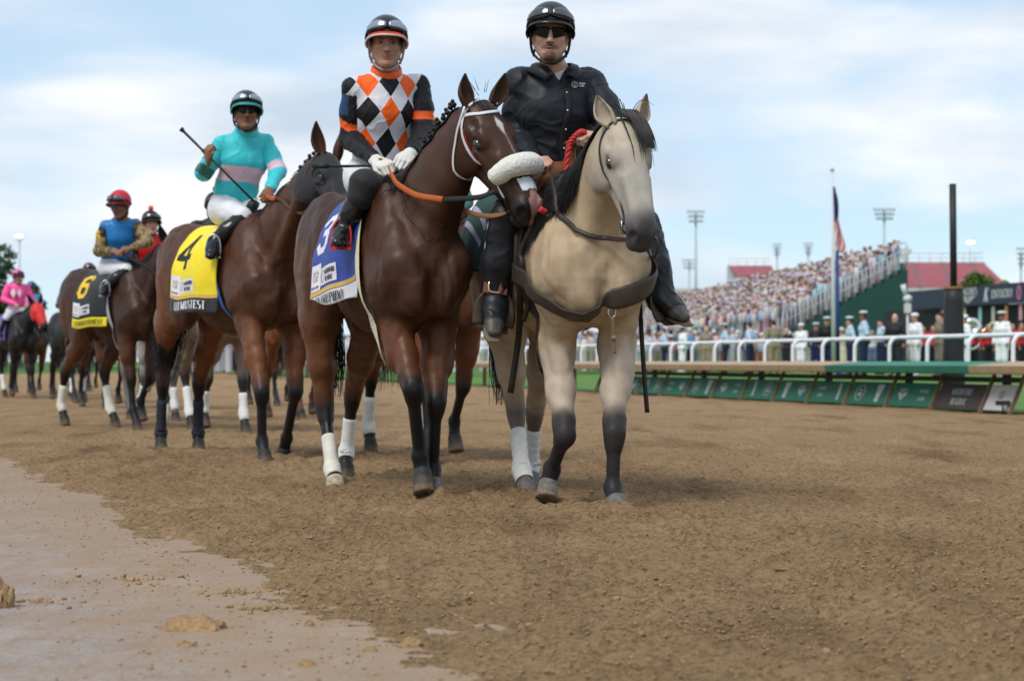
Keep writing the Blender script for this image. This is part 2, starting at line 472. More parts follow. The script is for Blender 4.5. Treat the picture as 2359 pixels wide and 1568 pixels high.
def push_out(pr, q, off, it=3):
    """keep points outside the body by at least off"""
    q = np.array(q, float)
    for _ in range(it):
        d = field(pr, q); q = q + grad(pr, q) * np.clip(off - d, 0, 0.2)[..., None]
    return q
def crest_table(pr, bz, n=40):
    ts = np.linspace(0.02, 0.98, n); p = np.array([bz(t) for t in ts]); d = np.gradient(p, axis=0); d /= np.linalg.norm(d, axis=1, keepdims=True)
    nn = np.cross(d, [0, -1, 0]); nn *= np.sign(nn[:, 2:3] + 1e-9); nn /= np.linalg.norm(nn, axis=1, keepdims=True)
    q = p + nn*0.34
    for _ in range(20): q = q - nn*np.clip(field(pr, q), -0.05, 0.05)[:, None]*0.8
    return ts, q, nn
def crest_at(tab, t):
    ts, q, nn = tab; t = np.atleast_1d(t)
    return np.stack([np.interp(t, ts, q[:, k]) for k in range(3)], 1), np.stack([np.interp(t, ts, nn[:, k]) for k in range(3)], 1)

# palettes (linear base colours of the coats)
PAL = dict(
    dark_bay=dict(b=(0.056, 0.0215, 0.0105), r=(0.125, 0.045, 0.018), l=(0.0085, 0.008, 0.0085), mz=(0.022, 0.018, 0.017), f=(0.052, 0.021, 0.011), m=(0.006, 0.006, 0.007)),
    bay=dict(b=(0.074, 0.0265, 0.0115), r=(0.150, 0.052, 0.019), l=(0.009, 0.009, 0.010), mz=(0.02, 0.016, 0.015), f=(0.055, 0.022, 0.012), m=(0.007, 0.006, 0.006)),
    brown=dict(b=(0.040, 0.016, 0.009), r=(0.085, 0.030, 0.013), l=(0.008, 0.007, 0.008), mz=(0.02, 0.015, 0.014), f=(0.022, 0.012, 0.009), m=(0.006, 0.006, 0.006)),
    black=dict(b=(0.011, 0.010, 0.011), r=(0.014, 0.012, 0.012), l=(0.008, 0.008, 0.009), mz=(0.012, 0.011, 0.012), f=(0.011, 0.010, 0.010), m=(0.006, 0.006, 0.007)),
    buckskin=dict(b=(0.42, 0.310, 0.200), r=(0.44, 0.36, 0.27), lh=(0.15, 0.12, 0.10), l=(0.022, 0.018, 0.020), mz=(0.045, 0.043, 0.046), f=(0.42, 0.355, 0.275), m=(0.010, 0.009, 0.010)),
    grey=dict(b=(0.30, 0.29, 0.28), r=(0.36, 0.34, 0.31), l=(0.10, 0.095, 0.09), mz=(0.06, 0.055, 0.055), f=(0.40, 0.39, 0.37), m=(0.06, 0.06, 0.06)),
    dun=dict(b=(0.17, 0.12, 0.085), r=(0.21, 0.155, 0.115), l=(0.02, 0.017, 0.016), mz=(0.04, 0.035, 0.03), f=(0.19, 0.15, 0.11), m=(0.012, 0.010, 0.009)),
    chestnut=dict(b=(0.16, 0.055, 0.022), r=(0.22, 0.08, 0.032), l=(0.12, 0.045, 0.02), mz=(0.09, 0.05, 0.04), f=(0.17, 0.06, 0.025), m=(0.11, 0.05, 0.02)),
)
def neutral_legs(v=0):
    """standing / walking joint sets in the horse's own frame (elbow or stifle, knee or hock, fetlock, coronet, sole)"""
    def fore(s, kx, fx, hx, lift=0.0):
        return [(0.44, s*0.165, 0.95), (kx, s*0.15, 0.52 + lift*0.3), (fx, s*0.145, 0.215 + lift), (hx, s*0.145, 0.105 + lift*1.1), (hx + 0.035, s*0.145, 0.0 + lift*1.15)]
    def hind(s, sx, hx, fx, tx, lift=0.0):
        return [(sx, s*0.185, 1.0), (hx, s*0.145, 0.58 + lift*0.4), (fx, s*0.14, 0.225 + lift), (tx, s*0.14, 0.11 + lift), (tx + 0.035, s*0.14, 0.0 + lift)]
    if v == 0: return dict(FL=fore(1, 0.54, 0.58, 0.64), FR=fore(-1, 0.40, 0.24, 0.25, 0.06), HL=hind(1, -0.33, -0.83, -0.93, -0.86, 0.01), HR=hind(-1, -0.28, -0.52, -0.37, -0.28))
    if v == 1: return dict(FL=fore(1, 0.40, 0.22, 0.22, 0.08), FR=fore(-1, 0.53, 0.56, 0.62), HL=hind(1, -0.28, -0.52, -0.40, -0.30), HR=hind(-1, -0.34, -0.82, -0.92, -0.86, 0.02))
    return dict(FL=fore(1, 0.47, 0.46, 0.52), FR=fore(-1, 0.45, 0.42, 0.47), HL=hind(1, -0.32, -0.68, -0.66, -0.58), HR=hind(-1, -0.32, -0.70, -0.70, -0.62))

HW = 1.17
def head_frame(O, F, N, s=1.0):
    O = np.asarray(O, float); F = nrm(F); N = np.asarray(N, float); N = nrm(N - F * (N @ F)); S = np.cross(N, F)
    H = lambda x, y, z: O + (F * x + S * (y * HW) + N * (z * HW)) * s
    return H, F, S, N
HEAD_SLICE = [None]
def horse_prims(pal, legs, O, F, N, neck_k=0.0, hs=1.0, big=1.0, chest=1.0, sc_=1.0):
    c = PAL[pal] if isinstance(pal, str) else pal
    b, r, l, mz, f = c['b'], c['r'], c['l'], c['mz'], c['f']
    W = big
    pr = []
    A = pr.append
    # ---- trunk
    A(cone((0.40, 0, 1.235), (0.05, 0, 1.19), (0.215*W, 0.365), (0.285*W, 0.345), 0.10, b))
    A(cone((0.05, 0, 1.19), (-0.30, 0, 1.255), (0.285*W, 0.345), (0.275*W, 0.300), 0.10, b))
    A(cone((0.50, 0, 1.49), (0.12, 0, 1.475), (0.055, 0.115), (0.05, 0.06), 0.12, b))          # withers
    for s in (1, -1):
        A(ell((-0.50, s*0.11*W, 1.335), (0.30, 0.165*W, 0.255), 0.09, b))                        # croup
        A(ell((-0.60, s*0.135*W, 1.15), (0.185, 0.125*W, 0.29), 0.10, r))                        # thigh
        A(ell((-0.71, s*0.085, 1.25), (0.10, 0.085, 0.15), 0.08, b))                            # buttock
        A(ell((-0.42, s*0.165*W, 1.06), (0.125, 0.095, 0.20), 0.08, b))                          # stifle muscle
    A(ell((0.55, 0, 1.11), (0.20*chest, 0.20*W, 0.235), 0.09, b))
    for s in (1, -1):
        A(ell((0.672*chest, s*0.092*W, 1.045), (0.100, 0.095*W, 0.140), 0.028, b))                # pectorals
        A(cone((0.35, s*0.125, 1.47), (0.625, s*0.165*W, 1.13), (0.06, 0.12), (0.085, 0.125), 0.07, b, u=(0, 1, 0)))   # shoulder blade
        A(cone((0.20, s*0.17, 1.33), (0.46, s*0.185*W, 1.04), (0.055, 0.12), (0.075, 0.11), 0.08, b, u=(0, 1, 0)))      # triceps
    def grow_(p):                                                                                   # a larger horse: trunk scaled about the ground point
        for k in ('a', 'c', 'r', 'lo', 'hi'):
            if k in p: p[k] = p[k]*sc_
        if p['t'] == 0: p['L'] *= sc_; p['ra'] = tuple(x*sc_ for x in p['ra']); p['rb'] = tuple(x*sc_ for x in p['rb'])
    for p in pr: grow_(p)
    # ---- neck: bezier from the chest to the poll
    H, F, S, N = head_frame(O, F, N, hs)
    c0 = np.array([0.40, 0, 1.30])*sc_; c3 = H(0.055, 0, -0.105)
    c1 = c0 + np.array([0.20, 0, 0.15 + neck_k]); c2 = c3 + np.array([-0.10, 0, -0.10 + neck_k]) - F * 0.02
    def bz(t): return c0*(1-t)**3 + c1*3*t*(1-t)**2 + c2*3*t*t*(1-t) + c3*t**3
    n = 6; rad = lambda t: (0.135*W + (0.072 - 0.135*W) * smooth01(t*1.05), 0.255 + (0.108 - 0.255) * (t ** 0.72))
    for i in range(n):
        t0, t1 = i / n, (i + 1) / n
        lat = nrm(np.array([0, 1, 0]) * (1 - t0) + S * t0)
        A(cone(bz(t0), bz(t1), rad(t0), rad(t1), 0.05, b, u=lat))
    for s in (1, -1):                                                                             # long throat muscles and the groove between
        A(cone((0.60*sc_, s*0.055, 1.12*sc_), H(0.10, s*0.035, -0.21), (0.06, 0.06), (0.028, 0.03), 0.06, b))
    # ---- head
    k = 0.030 * hs; h0 = len(pr)
    def E(x, y, z, rx, ry, rz, kk=k, col=f, op=1): A(ell(H(x, y, z), (rx*hs, ry*hs*HW, rz*hs*HW), kk, col, (F, S, N), op))
    def C(a, b_, ra, rb, kk=k, col=f): A(cone(H(*a), H(*b_), tuple(x*hs*HW for x in ra), tuple(x*hs*HW for x in rb), kk, col, u=S))
    E(0.075, 0, -0.078, 0.110, 0.080, 0.076, 0.04)
    C((0.13, 0, -0.068), (0.47, 0, -0.066), (0.088, 0.066), (0.048, 0.050), 0.035)
    C((0.16, 0, -0.015), (0.46, 0, -0.026), (0.050, 0.018), (0.030, 0.014), 0.03)                 # flat of the nose
    for s in (1, -1):
        E(0.135, s*0.052, -0.165, 0.125, 0.036, 0.115, 0.03)                                      # cheek
        E(0.180, s*0.066, -0.036, 0.050, 0.022, 0.024, 0.028)                                     # brow
        C((0.22, s*0.080, -0.090), (0.37, s*0.050, -0.088), (0.016, 0.014), (0.010, 0.010), 0.025)   # facial crest
    for s in (1, -1):
        C((0.165, s*0.080, -0.050), (0.225, s*0.076, -0.046), (0.010, 0.009), (0.008, 0.008), 0.012)   # upper eyelid
        E(0.115, s*0.080, -0.035, 0.030, 0.014, 0.016, 0.02, f, -1)                                    # hollow over the eye
        C((0.30, s*0.048, -0.030), (0.46, s*0.036, -0.036), (0.012, 0.012), (0.010, 0.010), 0.02)
    E(0.49, 0, -0.055, 0.07, 0.046, 0.050, 0.03)
    C((0.22, 0, -0.19), (0.48, 0, -0.125), (0.038, 0.045), (0.030, 0.030), 0.04)                   # jaw
    E(0.525, 0, -0.080, 0.075, 0.055, 0.058, 0.03, mz)
    for s in (1, -1): E(0.548, s*0.036, -0.058, 0.042, 0.024, 0.038, 0.018, mz)
    E(0.580, 0, -0.100, 0.036, 0.044, 0.034, 0.018, mz)
    E(0.548, 0, -0.146, 0.040, 0.034, 0.026, 0.018, mz)
    E(0.590, 0, -0.128, 0.050, 0.060, 0.004, 0.008, mz, -1)                                        # mouth line
    for s in (1, -1):
        E(0.578, s*0.054, -0.055, 0.026, 0.019, 0.031, 0.010, (0.008, 0.006, 0.006), -1)           # nostril
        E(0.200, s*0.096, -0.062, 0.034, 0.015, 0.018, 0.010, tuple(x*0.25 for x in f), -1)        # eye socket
        E(0.300, s*0.090, -0.135, 0.09, 0.022, 0.022, 0.03, f, -1)                                 # hollow below the crest
    LEGK = 1.17
    HEAD_SLICE[0] = (h0, len(pr))
    # ---- legs
    for key, J in legs.items():
        s = 1 if key[1] == 'L' else -1
        n0 = len(pr)
        J = [np.asarray(p, float) for p in J]; l = c.get('lh', c['l']) if key[0] == 'H' else c['l']
        up = np.array([0, 1, 0])
        fl = nrm(J[1] - J[0]); cl = nrm(J[2] - J[1]); pl = nrm(J[3] - J[2])
        fwd = np.cross(up, -cl); fwd = nrm(fwd)                                                   # forward, square to the cannon
        if fwd[0] < 0: fwd = -fwd
        mid = J[0]*0.48 + J[1]*0.52
        if key[0] == 'F':
            A(cone((0.60*sc_, s*0.16*W, 1.12*sc_), J[0] + np.array([0.02, 0, 0.02]), (0.085, 0.115), (0.075, 0.115), 0.08, b))
            A(cone(J[0], mid, (0.066, 0.094), (0.052, 0.066), 0.06, r))
            A(cone(mid, J[1] + fl*-0.05, (0.052, 0.066), (0.040, 0.045), 0.04, r))
            A(ell(J[0]*0.72 + J[1]*0.28 + np.array([0.035, s*0.018, 0]), (0.055, 0.045, 0.13), 0.05, r))
            A(cone(J[1] - fl*0.075, J[1] + cl*0.05, (0.041, 0.046), (0.036, 0.041), 0.035, l))
            A(ell(J[1] + fwd*0.006, (0.042, 0.044, 0.052), 0.02, l))
            A(ell(J[1] - fwd*0.036, (0.018, 0.022, 0.036), 0.02, l))
            A(cone(J[1], J[2], (0.0275, 0.032), (0.0250, 0.029), 0.025, l))
            A(cone(J[1] - fwd*0.022, J[2] - fwd*0.022, (0.018, 0.016), (0.019, 0.017), 0.015, l))
        else:
            A(cone((-0.52*sc_, s*0.14*W, 1.18*sc_), J[0], (0.115, 0.19), (0.085, 0.125), 0.09, r))
            A(cone(J[0], mid, (0.076, 0.118), (0.056, 0.082), 0.06, r))
            A(cone(mid, J[1] - fl*0.06, (0.056, 0.082), (0.040, 0.050), 0.05, r))
            A(cone(J[1] - fl*0.07, J[1] + cl*0.06, (0.038, 0.050), (0.036, 0.045), 0.035, l))
            A(ell(J[1], (0.052, 0.041, 0.055), 0.02, l))
            A(cone(J[1] - fwd*0.055 - cl*0.06, J[1] - fwd*0.03 + cl*0.03, (0.020, 0.024), (0.022, 0.022), 0.025, l))   # point of hock
            A(cone(J[0]*0.35 + J[1]*0.65 - fwd*0.05, J[1] - fwd*0.055 - cl*0.06, (0.018, 0.02), (0.016, 0.018), 0.03, l))  # tendon
            A(cone(J[1], J[2], (0.0295, 0.036), (0.0265, 0.031), 0.025, l))
            A(cone(J[1] - fwd*0.026, J[2] - fwd*0.024, (0.018, 0.016), (0.019, 0.017), 0.015, l))
        A(ell(J[2], (0.036, 0.035, 0.040), 0.02, l))
        A(ell(J[2] - fwd*0.026 + cl*0.012, (0.022, 0.026, 0.026), 0.02, l))
        A(cone(J[2], J[3], (0.029, 0.031), (0.036, 0.038), 0.02, l))
        for p in pr[n0 + 1:]:                                                                    # sturdier below the body
            if p['t'] == 0: p['ra'] = tuple(x*LEGK for x in p['ra']); p['rb'] = tuple(x*LEGK for x in p['rb'])
            else: p['r'] = p['r']*LEGK
            p['lo'] = p['lo'] - 0.02; p['hi'] = p['hi'] + 0.02
    for s in (1, -1): A(ell((0.815*chest*sc_, 0, 0.97*sc_), (0.10, 0.026, 0.17), 0.06, b, None, -1)) if s > 0 else None   # cleft between the breast muscles
    return pr, (H, F, S, N), bz
def coat_mat(name, rough, spec=0.5):
    return vmat('coat_' + name, rough=rough, var=0.20, scale=8.0, bump=0.10, bscale=150.0, spec=spec, stretch=(1, 1, 0.5), rvar=0.10)

def make_ear(parent, H, F, S, N, s, d, openv, L=0.17, w=0.040, colo=(0.05, 0.02, 0.01), cin=(0.04, 0.02, 0.015), hs=1.0, base=(0.030, 0.056, -0.030)):
    b = H(base[0], s*base[1], base[2]); d = nrm(d); o = np.asarray(openv, float); o = nrm(o - d*(o @ d)); sd = np.cross(d, o)
    nt, na = 12, 11; V = []; C = []
    for i in range(nt):
        t = i / (nt - 1)
        ww = w * hs * (0.62 + 0.46*math.sin(min(t/0.5, 1)*math.pi/2)) * (1 - max(0, (t - 0.30)/0.70)**1.7) + 0.002
        open_a = R(150 - 75*t)
        cc = b + d * (L*hs*t) + sd * s * (0.012*math.sin(t*3.0)) - o*0.01
        for j in range(na):
            a = -open_a + 2*open_a*j/(na - 1)
            V.append(cc + sd*math.sin(a)*ww - o*math.cos(a)*ww*0.75)
            edge = 1 - abs(j - (na-1)/2)/((na-1)/2)
            tip = max(0, (t - 0.75)/0.25) if edge < 0.35 or t > 0.9 else 0
            C.append(tuple(colo[q]*(1 - 0.8*tip) + 0.01*0.8*tip for q in range(3)))
    F4 = [(i*na + j, i*na + j + 1, (i+1)*na + j + 1, (i+1)*na + j) for i in range(nt - 1) for j in range(na - 1)]
    o_ = obj('ear', mesh_np('ear', np.array(V), np.array(F4), True, np.array(C)), vmat('ear_skin', rough=0.6, var=0.1, scale=60), parent)
    md = o_.modifiers.new('thick', 'SOLIDIFY'); md.thickness = 0.007; md.offset = 0.0
    return o_
def make_hoof(parent, cor, sole, fwd, colr, s=1.0):
    """hoof wall with a flat sole and a dirty lower rim"""
    cor = np.asarray(cor, float); sole = np.asarray(sole, float); ax = nrm(cor - sole); f = nrm(np.asarray(fwd) - ax*(np.asarray(fwd) @ ax)); sd = np.cross(ax, f)
    Hh = np.linalg.norm(cor - sole)
    V = []; C = []; n = 18
    prof = [(1.02, 0.042, 0.048), (0.96, 0.046, 0.050), (0.75, 0.048, 0.053), (0.4, 0.052, 0.058), (0.06, 0.056, 0.064), (0.0, 0.053, 0.060), (0.03, 0.030, 0.034)]
    for (t, rs, rf) in prof:
        for k in range(n):
            a = 2*math.pi*k/n; ca, sa = math.cos(a), math.sin(a)
            rr = rf if ca > 0 else rf*0.82
            V.append(sole + ax*(Hh*t - (0.012*(1-t) if ca < 0 else 0)*0) + f*ca*rr*s + sd*sa*rs*s*(1 - 0.15*max(0, -ca)))
            dirt = min(1, max(0, (0.55 - t)/0.45)) if prof.index((t, rs, rf)) < 6 else 1
            C.append(tuple(colr[q]*(1 - 0.75*dirt) + (0.22, 0.15, 0.09)[q]*0.75*dirt for q in range(3)))
    F4 = [(i*n + k, i*n + (k+1) % n, (i+1)*n + (k+1) % n, (i+1)*n + k) for i in range(len(prof)-1) for k in range(n)]
    top = len(V); V.append(cor + ax*0.02); C.append(colr); bot = len(V); V.append(sole + ax*Hh*0.06); C.append((0.1, 0.08, 0.06))
    tri = [(k, top, (k+1) % n) for k in range(n)] + [((len(prof)-1)*n + (k+1) % n, bot, (len(prof)-1)*n + k) for k in range(n)]
    m = mesh_np('hoof', np.array(V), [np.array(F4)[:, ::-1], np.array(tri)[:, ::-1]], True, np.array(C))
    return obj('hoof', m, vmat('horn', rough=0.55, var=0.35, scale=45, bump=0.5, bscale=60), parent)
def leg_wrap(parent, name, prims, pts, off, m, n=20, seg=14, bumpy=0.0, seed=1, twist=True):
    """bandage: a sleeve lofted round a stretch of leg, each ring set just off the skin"""
    pts = [np.asarray(p, float) for p in pts]
    dl = [0]
    for i in range(1, len(pts)): dl.append(dl[-1] + np.linalg.norm(pts[i] - pts[i-1]))
    CC, DD = [], []
    for i in range(seg):
        sdist = dl[-1]*i/(seg - 1); j = max(0, min(len(pts) - 2, int(np.searchsorted(dl, sdist) - 1)))
        t = (sdist - dl[j])/(dl[j+1] - dl[j]); c = pts[j]*(1-t) + pts[j+1]*t; ax = nrm(pts[j+1] - pts[j])
        a0 = nrm(np.cross(ax, [0, 1, 0])); b0 = np.cross(ax, a0); an = 2*math.pi*np.arange(n)/n
        CC.append(np.tile(c, (n, 1))); DD.append((np.cos(an)[:, None]*a0 + np.sin(an)[:, None]*b0)*0.10)
    CC = np.array(CC); DD = np.array(DD); tt = np.full(CC.shape[:2], 1.0)
    for _ in range(14): tt = np.clip(tt - (field(prims, CC + DD*tt[..., None]) - off)/0.10*0.8, 0.12, 1.0)
    if twist: tt = tt + (0.0022*((np.arange(seg) % 3) - 1)/0.10)[:, None]
    V = (CC + DD*tt[..., None]).reshape(-1, 3)
    V = np.array(V)
    F4 = np.array([(i*n + k, i*n + (k+1) % n, (i+1)*n + (k+1) % n, (i+1)*n + k) for i in range(seg-1) for k in range(n)])
    o = obj(name, mesh_np(name, V, F4), m, parent); md = o.modifiers.new('thick', 'SOLIDIFY'); md.thickness = 0.004; md.offset = -1
    return o
def hair_mat(name, col, rough=0.32):
    return mat('hair_' + name, col, rough=rough + 0.08, var=0.3, scale=120, spec=0.3)
def make_tail(parent, c, length=1.05, n=260, seed=0, swing=0.0, x0=-0.76, z0=1.46, wide=1.0):
    rng = np.random.RandomState(seed)
    u, sx, sy, ln = (rng.uniform(lo, hi, n)[:, None] for lo, hi in ((0, 1), (-1, 1), (-1, 1), (0.72, 1.0)))
    t = np.linspace(0, 1, 12)[None]; st = 0.30*u
    x = x0 - 0.10*np.sin(np.clip(st + t, 0, 0.55)/0.55*math.pi/2) - 0.02 + sx*(0.02 + 0.045*np.sin(t*math.pi*0.8))*wide + swing*0.4*t**2
    y = sy*(0.022 + 0.055*np.sin(t*math.pi*0.75))*wide + swing*t**1.5 + 0.012*np.sin(t*9 + u*20)
    z = z0 - st*0.8 - (length*ln - st*0.8)*t**1.05
    return strands('tail', np.stack([x, y, z], -1), 0.0045, hair_mat('tail_%s' % c, PAL[c]['m'] if c in PAL else (0.01, 0.009, 0.009)), parent)
def make_horse(frame, name, label, pal, legs, O, F, N, voxel=0.012, neck_k=0.0, hs=1.0, big=1.0, paint=None, rough=0.45, group=None, ear=None, hoofcol=(0.03, 0.027, 0.025), tail=True, tail_kw={}, spec=0.26, chest=1.0, sc_=1.0):
    root = empty(name, frame.M, label, 'horse', group)
    pr, (H, F, S, N), bz = horse_prims(pal, legs, O, F, N, neck_k, hs, big, chest, sc_)
    hsl = HEAD_SLICE[0]; c = PAL[pal]
    def relief(V, n):
        hd = np.linalg.norm(V - O, axis=1)
        a = 0.0055*smooth01((V[:, 2] - 0.45)/0.3)*smooth01((hd - 0.45)/0.3)
        rg_ = np.abs(fbm(V*np.array([6.0, 6.0, 4.0]) + 4.0, 2, 33)); return V + n*(1.0*a*fbm(V*np.array([7.0, 7.0, 4.5]), 2, 3) + 0.4*a*fbm(V*22, 2, 9) + 1.5*a*np.clip(rg_*2.2 - 0.5, -0.5, 0.6))[:, None]
    bo = body('body', pr, voxel, coat_mat(pal + '%d' % int(rough*100), rough, spec), root, paint=paint, warp=relief)
    em = mat('horse_eye', (0.006, 0.004, 0.003), rough=0.08, var=0.05, spec=0.6, coat=0.6)
    for s in (1, -1):
        mb = MB(); mb.sphere(H(0.200, s*0.0775, -0.062), (0.031*hs, 0.022*hs, 0.021*hs), 14, 10, (F, S, N)); mb.build('eye', em, root)
    el = ear or {}
    for s in (1, -1):
        k = 'L' if s > 0 else 'R'
        d = el.get(k, -F*0.70 + N*0.42 + S*s*0.30); o = el.get('o' + k, N*0.7 + F*0.5 + S*s*0.45)
        make_ear(root, H, F, S, N, s, d, o, colo=c['f'], hs=hs, w=el.get('w', 0.040), L=el.get('len', 0.17) + 0.03)
    for key, J in legs.items():
        J = [np.asarray(p, float) for p in J]
        ax = J[3] - J[4]; fw = np.array([1.0, 0, 0])
        make_hoof(root, J[3] + nrm(J[2]-J[3])*0.005, J[4], fw, hoofcol[key] if isinstance(hoofcol, dict) else hoofcol)
    if tail: make_tail(root, pal, **{**dict(x0=-0.76*sc_, z0=1.46*sc_), **tail_kw})
    return dict(root=root, hd=hsl, pr=pr, H=H, F=F, S=S, N=N, bz=bz, c=c, legs=legs, frame=frame, body=bo, pal=pal)
# ================================================================== lettering (stroke alphabet with serifs) and tack
GL = {
 'I': (0.36, [('s',.18,0,.18,1)]), 'N': (0.80, [('h',.14,0,.14,1),('d',.14,1,.66,0),('h',.66,0,.66,1)]), 'T': (0.70, [('s',.35,0,.35,1),('b',.04,.97,.66,.97)]),
 'R': (0.74, [('s',.16,0,.16,1),('c',.30,.75,.28,.24,-90,90),('b',.16,.98,.32,.98),('b',.16,.51,.32,.51),('d',.34,.5,.66,0)]),
 'E': (0.66, [('s',.16,0,.16,1),('b',.16,.97,.60,.97),('b',.16,.52,.50,.52),('b',.16,.03,.62,.03),('t',.60,.97,.60,.80),('t',.62,.03,.62,.20)]),
 'P': (0.68, [('s',.16,0,.16,1),('c',.32,.73,.28,.26,-90,90),('b',.16,.98,.34,.98),('b',.16,.48,.34,.48)]),
 'D': (0.78, [('s',.16,0,.16,1),('c',.30,.50,.40,.49,-90,90),('b',.16,.98,.32,.98),('b',.16,.02,.32,.02)]),
 'O': (0.80, [('c',.40,.50,.33,.49,0,360)]), 'L': (0.60, [('s',.16,0,.16,1),('b',.16,.03,.58,.03),('t',.58,.03,.58,.22)]),
 'M': (0.96, [('h',.14,0,.14,1),('d',.14,1,.48,.1),('h',.48,.1,.80,1),('s',.80,0,.80,1)]), 'U': (0.80, [('s',.16,.3,.16,1),('h',.64,.3,.64,1),('c',.40,.30,.24,.29,180,360)]),
 'S': (0.60, [('c',.30,.74,.23,.25,60,270),('c',.30,.26,.23,.25,-120,90)]), 'W': (1.04, [('d',.08,1,.32,0),('h',.32,0,.52,.8),('d',.52,.8,.74,0),('h',.74,0,.96,1)]),
 'F': (0.62, [('s',.16,0,.16,1),('b',.16,.97,.58,.97),('b',.16,.52,.48,.52),('t',.58,.97,.58,.80)]), 'V': (0.74, [('d',.08,1,.36,0),('h',.36,0,.66,1)]),
 'G': (0.80, [('c',.40,.50,.32,.49,40,330),('s',.66,.05,.66,.45)]), 'K': (0.76, [('s',.16,0,.16,1),('h',.20,.45,.62,1),('d',.30,.55,.68,0)]),
 'C': (0.72, [('c',.40,.50,.32,.49,45,315)]), 'Y': (0.74, [('s',.37,0,.37,.5),('d',.08,1,.37,.48),('h',.37,.48,.66,1)]), 'A': (0.76, [('h',.10,0,.38,1),('d',.38,1,.66,0),('b',.22,.35,.56,.35)]),
 'B': (0.70, [('s',.16,0,.16,1),('c',.30,.75,.24,.24,-90,90),('c',.30,.26,.30,.25,-90,90)]), 'H': (0.80, [('s',.16,0,.16,1),('s',.64,0,.64,1),('b',.16,.5,.64,.5)]),
 '1': (0.45, [('s',.24,0,.24,1),('t',.24,1,.08,.8)]), '5': (0.60, [('b',.14,.97,.54,.97),('t',.14,.97,.14,.55),('c',.28,.32,.26,.30,-130,110)]), '2': (0.62, [('c',.30,.72,.24,.26,-10,180),('d',.53,.62,.10,.03),('b',.08,.03,.58,.03)]),
 ' ': (0.35, []),
}
def text_quads(txt, h, cond=0.8, thick=0.15, thin=0.055, gap=0.05, serif=True):
    """list of 2-D quads; text height h; returns quads and total width"""
    out = []; x = 0.0
    def seg(x0, y0, x1, y1, t, off):
        dx, dy = (x1 - x0)*cond, y1 - y0; L = math.hypot(dx, dy) + 1e-9; nx, ny = -dy/L*t/2, dx/L*t/2
        a = ((off + x0*cond + nx)*h, (y0 + ny)*h); b = ((off + x1*cond + nx)*h, (y1 + ny)*h); c = ((off + x1*cond - nx)*h, (y1 - ny)*h); d = ((off + x0*cond - nx)*h, (y0 - ny)*h)
        out.append((a, b, c, d))
    for ch in txt:
        w, st = GL[ch]
        for s in st:
            k = s[0]
            if k == 'c':
                _, cx, cy, rx, ry, a0, a1 = s; n = max(5, int(abs(a1 - a0)/24))
                for i in range(n):
                    p, q = R(a0 + (a1 - a0)*i/n), R(a0 + (a1 - a0)*(i + 1)/n); m = (p + q)/2
                    tt = thin + (thick - thin)*abs(math.cos(m))
                    seg(cx + rx*math.cos(p), cy + ry*math.sin(p), cx + rx*math.cos(q), cy + ry*math.sin(q), tt, x)
            else:
                t = {'s': thick, 'd': thick*0.95, 'h': thin*1.2, 'b': thin, 't': thin*1.2}[k]
                seg(s[1], s[2], s[3], s[4], t, x)
                if serif and k in 'sh' and abs(s[1] - s[3]) < 0.01:
                    for yy in (min(s[2], s[4]), max(s[2], s[4])):
                        if yy < 0.02 or yy > 0.98: seg(s[1] - 0.15, 0.025 if yy < 0.5 else 0.975, s[1] + 0.15, 0.025 if yy < 0.5 else 0.975, 0.05, x)
        x += w*cond + gap
    return out, (x - gap)*h
DIG = {   # block numerals: centre lines, unit height, drawn with a broad stroke
 '3': [[(.06,.80),(.20,.93),(.48,.93),(.60,.80),(.60,.64),(.46,.52),(.60,.40),(.60,.20),(.46,.07),(.20,.07),(.06,.22)], [(.30,.52),(.46,.52)]],
 '4': [[(.52,0),(.52,.98)], [(.52,.92),(.08,.32)], [(.04,.28),(.70,.28)]],
 '6': [[(.58,.80),(.46,.93),(.20,.93),(.07,.78),(.07,.20),(.20,.07),(.46,.07),(.58,.20),(.58,.42),(.46,.53),(.12,.53)]],
}
def digit_quads(ch, h, t=0.15, wd=1.0):
    out = []
    for path in DIG[ch]:
        for (a, b) in zip(path[:-1], path[1:]):
            n = max(1, int(math.hypot(b[0]-a[0], b[1]-a[1])/0.10)); dx, dy = b[0]-a[0], b[1]-a[1]; L = math.hypot(dx, dy); ex, ey = dx/L*t*0.36, dy/L*t*0.36
            a2 = (a[0]-ex, a[1]-ey); b2 = (b[0]+ex, b[1]+ey); nx, ny = -dy/L*t/2, dx/L*t/2
            for i in range(n):
                p = (a2[0] + (b2[0]-a2[0])*i/n, a2[1] + (b2[1]-a2[1])*i/n); q = (a2[0] + (b2[0]-a2[0])*(i+1)/n, a2[1] + (b2[1]-a2[1])*(i+1)/n)
                out.append(tuple((x*h*wd, y*h) for (x, y) in ((p[0]+nx, p[1]+ny), (q[0]+nx, q[1]+ny), (q[0]-nx, q[1]-ny), (p[0]-nx, p[1]-ny))))
    return out
def put_quads(name, quads, fn, m, parent, off=0.003, step=0.00012, vec=False):
    """fn(u, v, off) -> 3-D point on the carrying surface"""
    if vec:
        uv = np.array(quads, float).reshape(-1, 2); o = off + step*(np.repeat(np.arange(len(quads)), 4) % 9)
        return obj(name, mesh_np(name, fn(uv, o), np.arange(len(uv)).reshape(-1, 4), False), m, parent)
    mb = MB()
    for i, q in enumerate(quads):
        o = off + step*(i % 9)
        mb.add([fn(u, v, o) for (u, v) in q], [(0, 1, 2, 3)])
    return mb.build(name, m, parent, False)
